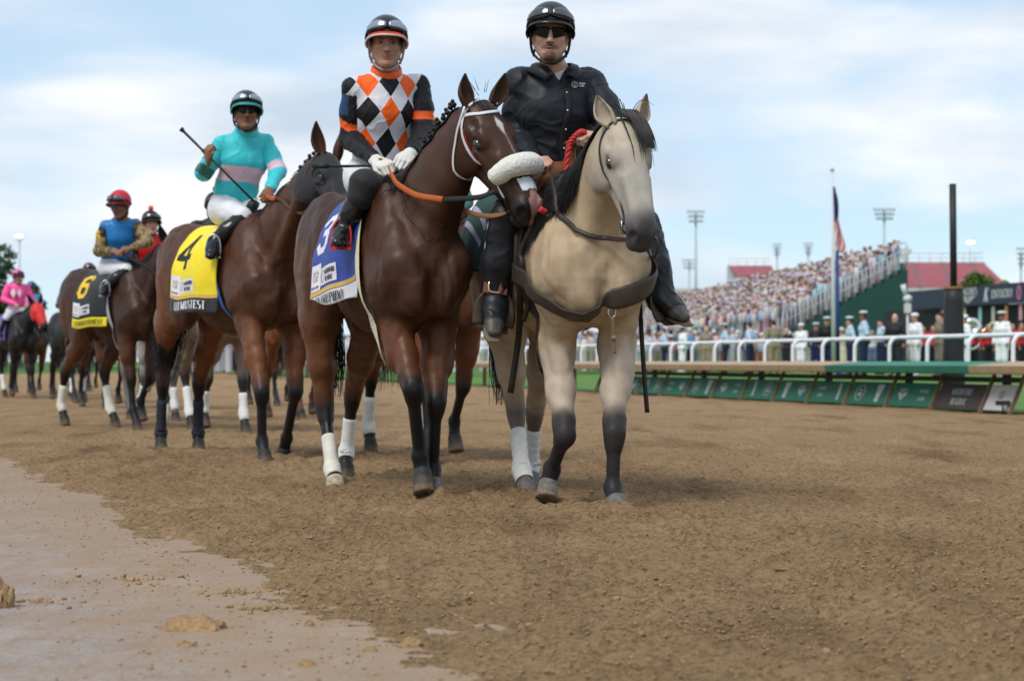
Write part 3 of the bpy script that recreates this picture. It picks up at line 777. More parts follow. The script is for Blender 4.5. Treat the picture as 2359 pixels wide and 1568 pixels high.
def rect_quads(u0, v0, u1, v1, n=6, k=4):
    return [((u0+(u1-u0)*i/n, v0+(v1-v0)*j/k), (u0+(u1-u0)*(i+1)/n, v0+(v1-v0)*j/k), (u0+(u1-u0)*(i+1)/n, v0+(v1-v0)*(j+1)/k), (u0+(u1-u0)*i/n, v0+(v1-v0)*(j+1)/k)) for i in range(n) for j in range(k)]
def put_grid(name, u0, v0, u1, v1, fn, m, parent, off=0.002, n=10, k=8):
    V = [fn(u0 + (u1-u0)*i/n, v0 + (v1-v0)*j/k, off) for j in range(k+1) for i in range(n+1)]
    F4 = [(j*(n+1)+i, j*(n+1)+i+1, (j+1)*(n+1)+i+1, (j+1)*(n+1)+i) for j in range(k) for i in range(n)]
    return obj(name, mesh_np(name, np.array(V), np.array(F4)), m, parent)
def ring_quads(cx, cy, rx, ry, t, n=18):
    o = []
    for i in range(n):
        a, b = 2*math.pi*i/n, 2*math.pi*(i+1)/n
        o.append(((cx+rx*math.cos(a), cy+ry*math.sin(a)), (cx+rx*math.cos(b), cy+ry*math.sin(b)), (cx+(rx-t)*math.cos(b), cy+(ry-t)*math.sin(b)), (cx+(rx-t)*math.cos(a), cy+(ry-t)*math.sin(a))))
    return o
def strap(name, pr, pts, w, th, m, parent, off=0.004, n=None, closed=False):
    """leather that follows the skin: control points are snapped to the surface"""
    n = n or max(8, len(pts)*6)
    q = spline(pts, n); q = snap(pr, q, off); 
    q[1:-1] = 0.25*q[:-2] + 0.5*q[1:-1] + 0.25*q[2:]
    g = grad(pr, q)
    mb = MB(); mb.tube(q, 1.0, 8, flat=(w/2, th/2), up=g); return mb.build(name, m, parent)
def rope(name, pts, r, m, parent, n=24, flat=None, up=None, nn=8):
    mb = MB(); mb.tube(spline(pts, n), r if flat is None else 1.0, nn, flat=flat, up=up); return mb.build(name, m, parent)
class Cloth:
    """cloth laid over the back: surface points by (x along the back, s down the side)"""
    def __init__(s, pr, x0, x1, smax, off=0.012, nx=22, ns=34, slope=0.0, flare=0.015):
        s.x0, s.x1, s.smax, s.off = x0, x1, smax, off; s.nx, s.ns = nx, ns
        xs = np.linspace(x0, x1, nx); ph = np.radians(np.linspace(0, 135, 60))
        s.g = {}
        for sd in (1, -1):
            G = np.zeros((nx, ns, 3))
            dirs = np.stack([np.zeros(60), np.sin(ph)*sd, np.cos(ph)], 1)[None]; c = np.stack([xs, 0*xs, 0*xs + 1.22], 1)[:, None]; t = np.full((nx, 60), 0.62)
            for _ in range(24): t = t - np.clip(field(pr, c + dirs*t[..., None]) - off, -0.05, 0.05)*0.8
            PP = c + dirs*t[..., None]
            for i, x in enumerate(xs):
                p = PP[i]
                y = np.maximum.accumulate(p[:, 1]*sd); k = int(np.argmax(y > y.max() - 0.004))
                y[k:] = y[k] + flare*np.clip((p[k, 2] - p[k:, 2])/0.3, 0, 1); p[:, 1] = y*sd
                L = np.concatenate([[0], np.cumsum(np.linalg.norm(np.diff(p, axis=0), axis=1))])
                ss = np.linspace(0, smax + slope*(x - x0)/(x1 - x0), ns)
                for q in range(3): G[i, :, q] = np.interp(ss, L, p[:, q])
            for _ in range(6): G[1:-1] = 0.25*G[:-2] + 0.5*G[1:-1] + 0.25*G[2:]
            w_ = smooth01((np.linspace(0, 1, ns) - 0.35)/0.3)[None]; ya = G[..., 1]*sd; ym = np.maximum.accumulate(ya[::-1], axis=0)[::-1] + 0.05*np.clip((xs[:, None]*-1 + 0.15), 0, 1); G[..., 1] = sd*(ya*(1 - w_) + ym*w_)
            for _ in range(8): G[..., 1] += sd*np.clip(off + 0.014 - field(pr, G), 0, 0.05)*w_                 # lies over the thigh, not in it
            for _ in range(3): G[1:-1] = 0.25*G[:-2] + 0.5*G[1:-1] + 0.25*G[2:]
            s.g[sd] = G
        s.build_n()
    def build_n(s):
        s.n = {}
        for sd in (1, -1):
            G = s.g[sd]; a = np.gradient(G, axis=0); b = np.gradient(G, axis=1); n = np.cross(a, b)*sd
            n /= (np.linalg.norm(n, axis=-1, keepdims=True) + 1e-9); s.n[sd] = n
    def at(s, x, d, sd, off=0.0):
        """x in metres along, d fraction 0..1 down the side"""
        fi = np.clip((x - s.x0)/(s.x1 - s.x0)*(s.nx - 1), 0, s.nx - 1.001); fj = np.clip(d*(s.ns - 1), 0, s.ns - 1.001)
        i, j = int(fi), int(fj); u, v = fi - i, fj - j
        f = lambda G: G[i, j]*(1-u)*(1-v) + G[i+1, j]*u*(1-v) + G[i, j+1]*(1-u)*v + G[i+1, j+1]*u*v
        return f(s.g[sd]) + f(s.n[sd])*off
    def ripple(s, amp=0.006, seed=0):
        for sd in (1, -1):
            G = s.g[sd]; w = np.linspace(0, 1, s.ns)[None, :]
            s.g[sd] = G + s.n[sd]*(amp*w*fbm(G*np.array([9.0, 9, 3.0]), 2, seed))[..., None]
    def mesh(s, name, d0=0.0, d1=1.0, off=0.0, nx=30, nd=30, x0=None, x1=None):
        x0 = s.x0 if x0 is None else x0; x1 = s.x1 if x1 is None else x1
        V = []; 
        rows = ([(-1, d1 + (d0 - d1)*j/nd) for j in range(nd)] + [(-1, d0)] if d0 > 0 else None)
        if d0 > 0:
            V = [s.at(x0 + (x1-x0)*i/nx, d, sd, off) for (sd, d) in rows for i in range(nx+1)]; nr = len(rows)
        else:
            rows = [(-1, d1*(1 - j/nd)) for j in range(nd)] + [(1, d1*j/nd) for j in range(nd+1)]
            V = [s.at(x0 + (x1-x0)*i/nx, d, sd, off) for (sd, d) in rows for i in range(nx+1)]; nr = len(rows)
        F4 = [(j*(nx+1)+i, j*(nx+1)+i+1, (j+1)*(nx+1)+i+1, (j+1)*(nx+1)+i) for j in range(nr-1) for i in range(nx)]
        return mesh_np(name, np.array(V), np.array(F4))
    def fn(s, sd, xo, do, sx=1.0):
        """text mapping: u along the back from xo, v up from depth fraction do"""
        L = s.smax
        return lambda u, v, off: s.at(xo + u*sx, do - v/L, sd, off)
def solid(o, t, off=1.0):
    d = o.modifiers.new('thick', 'SOLIDIFY'); d.thickness = t; d.offset = off; return o
LEATHER = lambda n, c: mat('leather_' + n, c, rough=0.42, var=0.25, scale=35, bump=0.15, bscale=160)
def bridle(hr, m, noseband=True, throat=True, w=0.018, bitm=None, brow=True, reinless=False, cheek=None):
    H, F, S, N, pr, root = hr['H'], hr['F'], hr['S'], hr['N'], hr['pr'], hr['root']
    e = empty('bridle', Matrix.Identity(4)); e.parent = root
    for s in (1, -1):
        strap('cheek_strap', pr, [H(0.0, s*0.075, -0.02), H(0.10, s*0.09, -0.10), H(0.25, s*0.075, -0.13), H(0.40, s*0.056, -0.125), H(0.475, s*0.050, -0.118)], w, 0.006, m, e)
        if throat: rope('throat_latch', push_out(pr, spline([H(0.02, s*0.080, -0.03), H(0.085, s*0.092, -0.13), H(0.15, s*0.080, -0.21), H(0.195, s*0.045, -0.262), H(0.205, 0, -0.262)], 16), 0.004), 1.0, m, e, 20, flat=(w*0.42, 0.003), up=S)
    strap('crown_strap', pr, [H(-0.0, 0.075, -0.02), H(-0.025, 0.045, 0.02), H(-0.03, 0.0, 0.03), H(-0.025, -0.045, 0.02), H(-0.0, -0.075, -0.02)], w, 0.006, m, e)
    if brow: strap('brow_band', pr, [H(0.045, 0.085, -0.055), H(0.075, 0.06, 0.01), H(0.085, 0, 0.03), H(0.075, -0.06, 0.01), H(0.045, -0.085, -0.055)], w, 0.006, m, e)
    if noseband: strap('nose_band', pr, [H(0.37, 0.03, -0.19), H(0.37, 0.06, -0.10), H(0.365, 0.04, -0.01), H(0.365, 0, 0.02), H(0.365, -0.04, -0.01), H(0.37, -0.06, -0.10), H(0.37, -0.03, -0.19)], w, 0.006, m, e)
    bm = bitm or mat('steel', (0.45, 0.45, 0.46), rough=0.25, metal=1.0, var=0.05)
    for s in (1, -1):
        c = snap(pr, H(0.485, s*0.052, -0.118), 0.010); g = grad(pr, c[None])[0]; a = nrm(np.cross(g, F)); b = np.cross(g, a)
        mb = MB(); mb.tube([c + (a*math.cos(t) + b*math.sin(t))*0.032 for t in np.linspace(0, 2*math.pi, 17)[:-1]], 0.0045, 8, closed=True); mb.build('bit_ring', bm, e)
        hr['bit%d' % s] = c + g*0.004
    return e
# ================================================================== the setting
# lines on the ground, measured: edge of the paved apron, inside rail of the track
EP0 = np.array([-3.54, 12.9]); EN = np.array([0.9352, 0.3541])
RA = np.array([6.38, 24.5]); RD = np.array([-0.267, 0.964]); RN = np.array([0.964, 0.267])      # start, along (receding), away from the track
def apron_d(x, y): return (x - EP0[0])*EN[0] + (y - EP0[1])*EN[1]
HOOF_SPOTS = []
def dirt_h(x, y):
    """height of the harrowed dirt"""
    p = np.stack([x, y, 0*x], -1)
    d = apron_d(x, y) + 0.07*fbm(p*1.3, 3, 2) + 0.06*fbm(p*6, 3, 8)
    ramp = smooth01((d + 0.26)/0.60)
    u = x*EN[0] + y*EN[1]                                             # across the track
    far = np.clip((y - 14)/20, 0, 1)
    h = 0.012*fbm(p*0.8, 2, 4)
    g = np.sin(u*2*math.pi/0.155 + 1.7*fbm(p*np.array([0.9, 0.9, 1]), 2, 6)*2.2)
    h = h + 0.010*g*(1 - far)*(0.4 + 0.6*np.clip(fbm(p*0.7, 2, 77) + 0.5, 0, 1))
    h = h + (1 - far)*(0.011*fbm(p*7.0, 3, 12) + 0.013*np.abs(fbm(p*17.0, 2, 15)) + 0.007*fbm(p*46.0, 1, 18))
    for (hx, hy, r, dep) in HOOF_SPOTS:
        q = np.sqrt((x - hx)**2 + (y - hy)**2)/r
        h = h - dep*np.exp(-(q/0.62)**4) + dep*0.75*np.exp(-((q - 1.15)/0.32)**2)
    return ramp*(0.016 + h) - (1 - ramp)*0.035
MOUNDS = [(*P(x_, 832, D_)[:2], 0.085, 0.020) for x_, D_ in ((1423, 8.50), (1214, 9.64), (1222, 10.36), (1003, 9.30), (772, 10.0), (796, 10.88), (612, 12.3), (649, 13.0), (371, 14.15), (458, 14.1))]
rng = np.random.RandomState(77)
for i in range(420):                                                   # old hoof prints along the horses' line
    t = rng.uniform(-6, 9); w = rng.normal(0, 0.75); base = np.array([-0.2, 9.6]) + np.array([-0.36, 0.93])*t + EN*w
    HOOF_SPOTS.append((base[0], base[1], rng.uniform(0.05, 0.080), rng.uniform(0.010, 0.028)))
def grow(a, b, d0, k): 
    out = [a]; d = d0
    while abs(out[-1] - a) < abs(b - a): out.append(out[-1] + math.copysign(d, b - a)); d *= 1 + k
    return out
xs = np.array(sorted(set(grow(-3.0, -26, 0.018, 0.045)[1:] + list(np.arange(-3.0, 3.0, 0.018)) + grow(3.0, 30, 0.018, 0.045))))
ys = [2.5]
while ys[-1] < 110: ys.append(ys[-1] + max(0.0125, 0.0034*ys[-1]))
ys = np.array(ys)
gx, gy = np.meshgrid(xs, ys, indexing='xy')
hz = np.zeros_like(gx)
near = ys < 45
def dirt_fast(gx, gy):
    global HOOF_SPOTS
    keep = HOOF_SPOTS; HOOF_SPOTS = []
    h = dirt_h(gx, gy)
    for (hx, hy, r, dep) in keep:
        i0, i1 = np.searchsorted(ys, hy - 0.2), np.searchsorted(ys, hy + 0.2); j0, j1 = np.searchsorted(xs, hx - 0.2), np.searchsorted(xs, hx + 0.2)
        if i1 <= i0 or j1 <= j0: continue
        q = np.sqrt((gx[i0:i1, j0:j1] - hx)**2 + (gy[i0:i1, j0:j1] - hy)**2)/r
        h[i0:i1, j0:j1] += -dep*np.exp(-(q/0.62)**4) + dep*0.75*np.exp(-((q - 1.15)/0.32)**2)
    for (hx, hy, r, dep) in MOUNDS:                                    # dirt pushed up round the planted hooves
        i0, i1 = np.searchsorted(ys, hy - 0.3), np.searchsorted(ys, hy + 0.3); j0, j1 = np.searchsorted(xs, hx - 0.3), np.searchsorted(xs, hx + 0.3)
        q = np.sqrt((gx[i0:i1, j0:j1] - hx)**2 + (gy[i0:i1, j0:j1] - hy)**2)/r; h[i0:i1, j0:j1] += dep*np.exp(-((q - 1.0)/0.42)**2)
    HOOF_SPOTS = keep
    return h
DH = dirt_fast(gx, gy)
nxv, nyv = len(xs), len(ys)
I = (np.arange(nyv - 1)[:, None]*nxv + np.arange(nxv - 1)[None]).reshape(-1)
def dirt_at(x, y):
    i = np.clip(np.searchsorted(ys, y), 1, nyv - 1); j = np.clip(np.searchsorted(xs, x), 1, nxv - 1)
    return DH[i, j]
def dirt_mat():
    m, nt, b = new_mat('track_dirt'); L = nt.links.new
    co = nt.nodes.new('ShaderNodeTexCoord')
    def noise(sc_, det=6, rough=0.6, vec=None, dist=0.0):
        n = nt.nodes.new('ShaderNodeTexNoise'); n.inputs['Scale'].default_value = sc_; n.inputs['Detail'].default_value = det; n.inputs['Roughness'].default_value = rough; n.inputs['Distortion'].default_value = dist
        L(vec or co.outputs['Object'], n.inputs['Vector']); return n.outputs['Fac']
    def ramp(v, stops):
        r = nt.nodes.new('ShaderNodeValToRGB'); e = r.color_ramp.elements
        while len(e) < len(stops): e.new(0.5)
        for i, (p, c) in enumerate(stops): e[i].position = p; e[i].color = c + (1,)
        L(v, r.inputs[0]); return r.outputs[0]
    def mixc(f, a, c, mode='MIX'):
        n = nt.nodes.new('ShaderNodeMix'); n.data_type = 'RGBA'; n.blend_type = mode
        if isinstance(f, float): n.inputs['Factor'].default_value = f
        else: L(f, n.inputs['Factor'])
        L(a, n.inputs['A']); L(c, n.inputs['B']); return n.outputs['Result']
    base = ramp(noise(1.1, 5), [(0.3, (0.325, 0.210, 0.108)), (0.7, (0.435, 0.290, 0.158))])
    grain_pit_shade = ramp(noise(38, 8, 0.72), [(0.34, (0.42, 0.38, 0.34)), (0.52, (0.98, 0.98, 0.98)), (0.75, (1.25, 1.22, 1.18))])  # darkest specks carry painted shade and moisture of small pits
    c = mixc(1.0, base, grain_pit_shade, 'MULTIPLY')
    mpn = nt.nodes.new('ShaderNodeMapping'); mpn.inputs['Rotation'].default_value = (0, 0, R(-21)); mpn.inputs['Scale'].default_value = (2.2, 0.45, 1); L(co.outputs['Object'], mpn.inputs[0])
    damp = ramp(noise(1.0, 4, 0.5, mpn.outputs[0]), [(0.52, (1, 1, 1)), (0.70, (0.66, 0.62, 0.62))])
    c = mixc(1.0, c, damp, 'MULTIPLY')
    L(c, b.inputs['Base Color']); b.inputs['Roughness'].default_value = 0.95; b.inputs['Specular IOR Level'].default_value = 0.15
    h1 = noise(34, 6, 0.75); h2 = noise(120, 4, 0.75)
    ad = nt.nodes.new('ShaderNodeMath'); ad.operation = 'MULTIPLY_ADD'; L(h2, ad.inputs[0]); ad.inputs[1].default_value = 0.35; L(h1, ad.inputs[2])
    bp = nt.nodes.new('ShaderNodeBump'); bp.inputs['Strength'].default_value = 1.0; bp.inputs['Distance'].default_value = 0.03; L(ad.outputs[0], bp.inputs['Height']); L(bp.outputs[0], b.inputs['Normal'])
    return m
DIRT = dirt_mat()
trk = obj('dirt_track', mesh_np('dirt_track', np.stack([gx, gy, DH], -1).reshape(-1, 3), np.stack([I, I + 1, I + nxv + 1, I + nxv], 1)), DIRT); tag(trk, kind='structure')
# the plain ground underneath, out to the horizon
grass = mat('infield_grass', (0.055, 0.13, 0.022), rough=0.9, var=0.35, scale=3.0, bump=0.6, bscale=40)
mb = MB(); mb.add([(-3000, -50, -0.09), (3000, -50, -0.09), (3000, 5000, -0.09), (-3000, 5000, -0.09)], [(0, 1, 2, 3)]); tag(mb.build('ground', grass, smooth=False), kind='structure')
# ---- crumbs of dirt lying on the track
def crumbs(name, pos, size, m, seed, sub=False, flat=0.7):
    """many little broken lumps in one mesh"""
    rg = np.random.RandomState(seed); n = len(pos)
    if sub:
        ph = (1 + 5**0.5)/2; B = np.array([(-1, ph, 0), (1, ph, 0), (-1, -ph, 0), (1, -ph, 0), (0, -1, ph), (0, 1, ph), (0, -1, -ph), (0, 1, -ph), (ph, 0, -1), (ph, 0, 1), (-ph, 0, -1), (-ph, 0, 1)])/1.9
        T = np.array([(0,11,5),(0,5,1),(0,1,7),(0,7,10),(0,10,11),(1,5,9),(5,11,4),(11,10,2),(10,7,6),(7,1,8),(3,9,4),(3,4,2),(3,2,6),(3,6,8),(3,8,9),(4,9,5),(2,4,11),(6,2,10),(8,6,7),(9,8,1)])
    else:
        B = np.array([(1, 0, 0), (-1, 0, 0), (0, 1, 0), (0, -1, 0), (0, 0, 1), (0, 0, -1)], float)
        T = np.array([(0, 2, 4), (2, 1, 4), (1, 3, 4), (3, 0, 4), (2, 0, 5), (1, 2, 5), (3, 1, 5), (0, 3, 5)])
    k = len(B); q = B[None]*rg.uniform(0.6, 1.25, (n, k, 1))*rg.uniform(0.7, 1.3, (n, 1, 3))
    a = rg.uniform(0, 6.28, n); ca, sa = np.cos(a)[:, None], np.sin(a)[:, None]; b = rg.uniform(-0.8, 0.8, n); cb, sb = np.cos(b)[:, None], np.sin(b)[:, None]
    x, y, z = q[..., 0], q[..., 1], q[..., 2]; y, z = y*cb - z*sb, y*sb + z*cb; x, y = x*ca - y*sa, x*sa + y*ca
    V = (np.stack([x, y, z*flat], -1)*size[:, None, None] + pos[:, None]).reshape(-1, 3)
    F = (np.arange(n)[:, None, None]*k + T[None]).reshape(-1, 3)
    return obj(name, mesh_np(name, V, F, False), m)
rg = np.random.RandomState(5)
N = 110000; y = 3.0*np.exp(rg.uniform(0, 1, N)**0.85*math.log(14/3.0)); x = rg.uniform(-0.34, 0.34, N)*y*1.05
d = apron_d(x, y); cl = fbm(np.stack([x*1.7, y*1.7, 0*x], -1), 2, 3); keep = (d > -0.22 + 0.25*rg.rand(N)) & (cl > rg.uniform(-1.1, 0.35, N)); x, y = x[keep], y[keep]
sz = 0.0017 + 0.0056*rg.rand(len(x))**3.2; big = rg.rand(len(x)) < 0.008; sz = np.where(big, sz + 0.006*rg.rand(len(x)), sz)
clod_m = mat('crumb_dirt', (0.34, 0.220, 0.116), rough=0.95, var=0.30, scale=9, bump=0.7, bscale=120, spec=0.15)
o = crumbs('dirt_crumbs', np.stack([x, y, dirt_at(x, y) + sz*0.25], 1), sz, clod_m, 1); tag(o, 'loose brown crumbs of dirt strewn over the track', 'dirt', kind='stuff')
bi = np.nonzero(big)[0]; o2 = crumbs('dirt_lumps', np.stack([x[bi], y[bi], dirt_at(x[bi], y[bi]) + sz[bi]*0.3], 1), sz[bi]*1.15, clod_m, 2, True); tag(o2, 'larger rough lumps of dirt scattered on the track', 'dirt', kind='stuff')
# ---- paved apron in the lower left, dusted with dirt
def apron_mat():
    m, nt, b = new_mat('apron_pavement'); L = nt.links.new; co = nt.nodes.new('ShaderNodeTexCoord')
    def noise(sc_, det, vec=None, rough=0.55):
        n = nt.nodes.new('ShaderNodeTexNoise'); n.inputs['Scale'].default_value = sc_; n.inputs['Detail'].default_value = det; n.inputs['Roughness'].default_value = rough; L(vec or co.outputs['Object'], n.inputs['Vector']); return n.outputs['Fac']
    def ramp(v, a, b_, c0, c1):
        r = nt.nodes.new('ShaderNodeValToRGB'); r.color_ramp.elements[0].position = a; r.color_ramp.elements[1].position = b_; r.color_ramp.elements[0].color = c0 + (1,); r.color_ramp.elements[1].color = c1 + (1,); L(v, r.inputs[0]); return r.outputs[0]
    def mixc(f, a, c):
        n = nt.nodes.new('ShaderNodeMix'); n.data_type = 'RGBA'; L(f, n.inputs['Factor']); L(a, n.inputs['A']); n.inputs['B'].default_value = c + (1,); return n.outputs['Result']
    mpn = nt.nodes.new('ShaderNodeMapping'); mpn.inputs['Rotation'].default_value = (0, 0, R(-21)); mpn.inputs['Scale'].default_value = (5.0, 1.0, 1); L(co.outputs['Object'], mpn.inputs[0])
    base = ramp(noise(1.4, 8, None, 0.7), 0.35, 0.65, (0.250, 0.214, 0.192), (0.335, 0.290, 0.262))
    c = mixc(ramp(noise(2.2, 7, mpn.outputs[0], 0.62), 0.42, 0.66, (0, 0, 0), (0.85, 0.85, 0.85)), base, (0.270, 0.205, 0.160))
    c = mixc(ramp(noise(9, 8, None, 0.7), 0.50, 0.66, (0, 0, 0), (0.7, 0.7, 0.7)), c, (0.235, 0.158, 0.095))
    c = mixc(ramp(noise(55, 6, None, 0.7), 0.54, 0.64, (0, 0, 0), (0.6, 0.6, 0.6)), c, (0.15, 0.10, 0.065))
    c = mixc(ramp(noise(26, 5, mpn.outputs[0], 0.7), 0.55, 0.62, (0, 0, 0), (0.35, 0.35, 0.35)), c, (0.45, 0.40, 0.37))
    vd = nt.nodes.new('ShaderNodeVectorMath'); vd.operation = 'DOT_PRODUCT'; L(co.outputs['Object'], vd.inputs[0]); vd.inputs[1].default_value = (EN[0], EN[1], 0)
    ma = nt.nodes.new('ShaderNodeMath'); ma.operation = 'MULTIPLY_ADD'; L(noise(3.5, 7, None, 0.65), ma.inputs[0]); ma.inputs[1].default_value = 1.3; L(vd.outputs['Value'], ma.inputs[2])
    e0 = float(EP0 @ EN) + 0.65; mr = nt.nodes.new('ShaderNodeMapRange'); mr.inputs['From Min'].default_value = e0 - 0.75; mr.inputs['From Max'].default_value = e0 - 0.25; mr.inputs['To Max'].default_value = 0.5; L(ma.outputs[0], mr.inputs['Value'])
    c = mixc(mr.outputs[0], c, (0.31, 0.198, 0.110))                   # dirt trodden over the edge
    L(c, b.inputs['Base Color']); b.inputs['Roughness'].default_value = 0.9; b.inputs['Specular IOR Level'].default_value = 0.1
    bp = nt.nodes.new('ShaderNodeBump'); bp.inputs['Strength'].default_value = 0.35; bp.inputs['Distance'].default_value = 0.006; L(noise(60, 6), bp.inputs['Height']); L(bp.outputs[0], b.inputs['Normal'])
    return m
Ad = np.array([0.3541, -0.9352])
c0, c1 = EP0 - Ad*70 + EN*0.75, EP0 + Ad*18 + EN*0.75; w_ = -EN*7.0
mb = MB(); n_ = 80
for i in range(n_):
    a, b = c0 + (c1 - c0)*i/n_, c0 + (c1 - c0)*(i+1)/n_; mb.add([(a[0], a[1], 0), (b[0], b[1], 0), (b[0] + w_[0], b[1] + w_[1], 0), (a[0] + w_[0], a[1] + w_[1], 0)], [(0, 3, 2, 1)])
tag(mb.build('apron', apron_mat(), smooth=False), kind='structure')
N = 12000; y = rg.uniform(3.5, 12, N); x = rg.uniform(-0.30, 0.05, N)*y; d = apron_d(x, y); cl = fbm(np.stack([x*3, y*3, 0*x], -1), 2, 9)
keep = (d < 0.05) & (rg.rand(N) < np.exp(d/0.42) + 0.16*(cl > 0.2) + 0.02); x, y = x[keep], y[keep]; sz = 0.0012 + 0.006*rg.rand(len(x))**4
tag(crumbs('apron_crumbs', np.stack([x, y, sz*0.3], 1), sz, clod_m, 3), 'fine dirt crumbs spilled over the pale paved apron', 'dirt', kind='stuff')
def clod(label, px, py, w, h, seed, group=None, dep=None):
    D = CAM_H*FPX/(py - HY); X = (px - CX)/FPX*D; mb = MB(); n, m = 64, 28
    mb.sphere((0, 0, 0), (w/2, (dep or w*0.62)/2, h), n, m); V = np.array(mb.v); k = 2.2/w
    rr = 1 + 0.28*fbm(V*k*1.1 + seed, 4, seed, 0.6)[:, None] + 0.10*fbm(V*k*5 + seed, 3, seed + 2, 0.65)[:, None]; V = V*rr; V[:, 2] = np.where(V[:, 2] < 0, V[:, 2]*0.1, V[:, 2]) - 0.002
    V[:, 2] += (V[:, 2] > 0.1*h)*0.22*h*fbm(V*k*5, 4, seed + 5, 0.65)
    o = obj('dirt_clod', mesh_np('dirt_clod', V, np.array(mb.f), True), clod_m); o.location = (X, D, 0); tag(o, label, 'clod', group); return o
clod('large flat clod of pale brown dirt on the apron', 450, 1448, 0.150, 0.030, 3)
clod('small flattened clod just below the large one on the apron', 427, 1488, 0.056, 0.016, 7)
clod('upright dirt lump cut by the left edge of the picture', -8, 1398, 0.085, 0.080, 11)
clod('little clod on the apron near the track edge at bottom centre', 853, 1498, 0.042, 0.014, 13)
clod('crumbly clod on the apron below left of centre', 706, 1532, 0.050, 0.014, 17)
clod('low clod at the very edge of the dirt on the apron', 950, 1488, 0.070, 0.020, 19)
clod('small rough clod right of the large flat one', 712, 1441, 0.034, 0.015, 23)
N = 260; a = rg.uniform(0, 6.28, N); r_ = np.abs(rg.normal(0, 1, N))
sp_ = np.array([(545, 1366, 0.11), (75, 1386, 0.10), (300, 1336, 0.16), (620, 1402, 0.08)])[rg.randint(0, 4, N)]; D_ = CAM_H*FPX/(sp_[:, 1] - HY); X_ = (sp_[:, 0] - CX)/FPX*D_
sz = 0.003 + 0.009*rg.rand(N)**2; tag(crumbs('spilled_dirt', np.stack([X_ + np.cos(a)*r_*sp_[:, 2], D_ + np.sin(a)*r_*sp_[:, 2]*0.7, sz*0.3], 1), sz, clod_m, 6, True), 'little heaps of spilled dirt on the apron', 'dirt', kind='stuff')

# ---- turf course behind the rail
def RP(s, off, z): q = RA + RD*s + RN*off; return np.array([q[0], q[1], z])
mb = MB()
for (o0, z0, o1, z1) in ((0.05, 0.03, 3.0, 0.05), (3.0, 0.05, 22, 0.28), (22, 0.28, 140, 0.30)):
    for k in range(20):
        s0, s1 = -14 + k*14, -14 + (k+1)*14; mb.add([RP(s0, o0, z0), RP(s0, o1, z1), RP(s1, o1, z1), RP(s1, o0, z0)], [(0, 1, 2, 3)])
tag(mb.build('turf_course', mat('turf', (0.085, 0.185, 0.030), rough=0.9, var=0.30, scale=1.2, bump=0.5, bscale=30), smooth=False), kind='structure')
# ---- inside rail: gooseneck posts, rail tube, cover board, advertising panels
white_pipe = mat('rail_white', (0.72, 0.74, 0.78), rough=0.4, var=0.06)
rail = empty('running_rail', RP(0, 0, 0), 'white gooseneck running rail with tan cover board and sponsor panels', 'rail')
M0 = np.array(RP(0, 0, 0))
def rel(p): return np.asarray(p) - M0
S0, S1 = -7.0, 96.0
mb = MB(); mb.tube([rel(RP(s, 0.62, 1.06)) for s in np.linspace(S0, S1, 60)], 0.034, 10); mb.build('rail_tube', white_pipe, rail)
post = None
for k, s in enumerate(np.arange(0.30, S1, 1.19)):
    if post is None:
        mb = MB(); b0 = RP(s, 0.40, 0.60); q = [RP(s, 0.40, 0.60), RP(s, 0.40, 0.90), RP(s, 0.415, 0.98), RP(s, 0.46, 1.035), RP(s, 0.53, 1.06), RP(s, 0.62, 1.062)]
        mb.tube(spline([p - b0 for p in q], 18), 0.030, 10); post = mb.build('post', white_pipe, rail); post.location = rel(b0)
    else:
        o = post.copy(); link(o); o.parent = rail; o.location = rel(RP(s, 0.40, 0.60))
for s in np.arange(0.30 - 1.19, S0, -1.19):
    o = post.copy(); link(o); o.parent = rail; o.location = rel(RP(s, 0.40, 0.60))
cover_t = mat('cover_tan', srgb(168, 146, 118), rough=0.7, var=0.15, scale=6); cover_g = mat('cover_green', srgb(46, 118, 100), rough=0.6, var=0.1, scale=6)
def cover(s0, s1, m, parent=rail):
    mb = MB(); prof = [(-0.22, 0.545), (-0.25, 0.64), (0.42, 0.70), (0.44, 0.66), (-0.18, 0.53)]; A_ = [rel(RP(s0, o_, z_)) for o_, z_ in prof]; B_ = [rel(RP(s1, o_, z_)) for o_, z_ in prof]; n = len(prof)
    mb.add(A_ + B_, [(i, (i+1) % n, n + (i+1) % n, n + i) for i in range(n)] + [tuple(range(n-1, -1, -1)), tuple(range(n, 2*n))]); return mb.build('cover_board', m, parent, False)
cover(0.36, 4.80, cover_g); cover(-7.0, 0.355, cover_t)
s = 4.805
while s < S1: cover(s, min(s + 2.75, S1), cover_t); s += 2.755
gw = mat('print_pale', (0.34, 0.38, 0.37), rough=0.7)
tq, tw_ = text_quads('LONGINES', 0.04, 0.8, 0.25, 0.15)
def facef(s0, prof0, prof1, parent_off=0.0):
    """panel face mapping: u runs from far (left) to near (right), v up"""
    def f(u, v, o):
        t = v; off = prof0[0] + (prof1[0] - prof0[0])*t; z = prof0[1] + (prof1[1] - prof0[1])*t
        return rel(RP(s0 - u, off, z) + np.array([-RN[0]*o, -RN[1]*o, o*0.3]))
    return f
dark_wood = mat('support_dark', (0.035, 0.032, 0.030), rough=0.8, var=0.2); tan_post = mat('support_tan', srgb(118, 98, 74), rough=0.75, var=0.2)
PB, PT_ = (-0.04, 0.06), (0.12, 0.39)
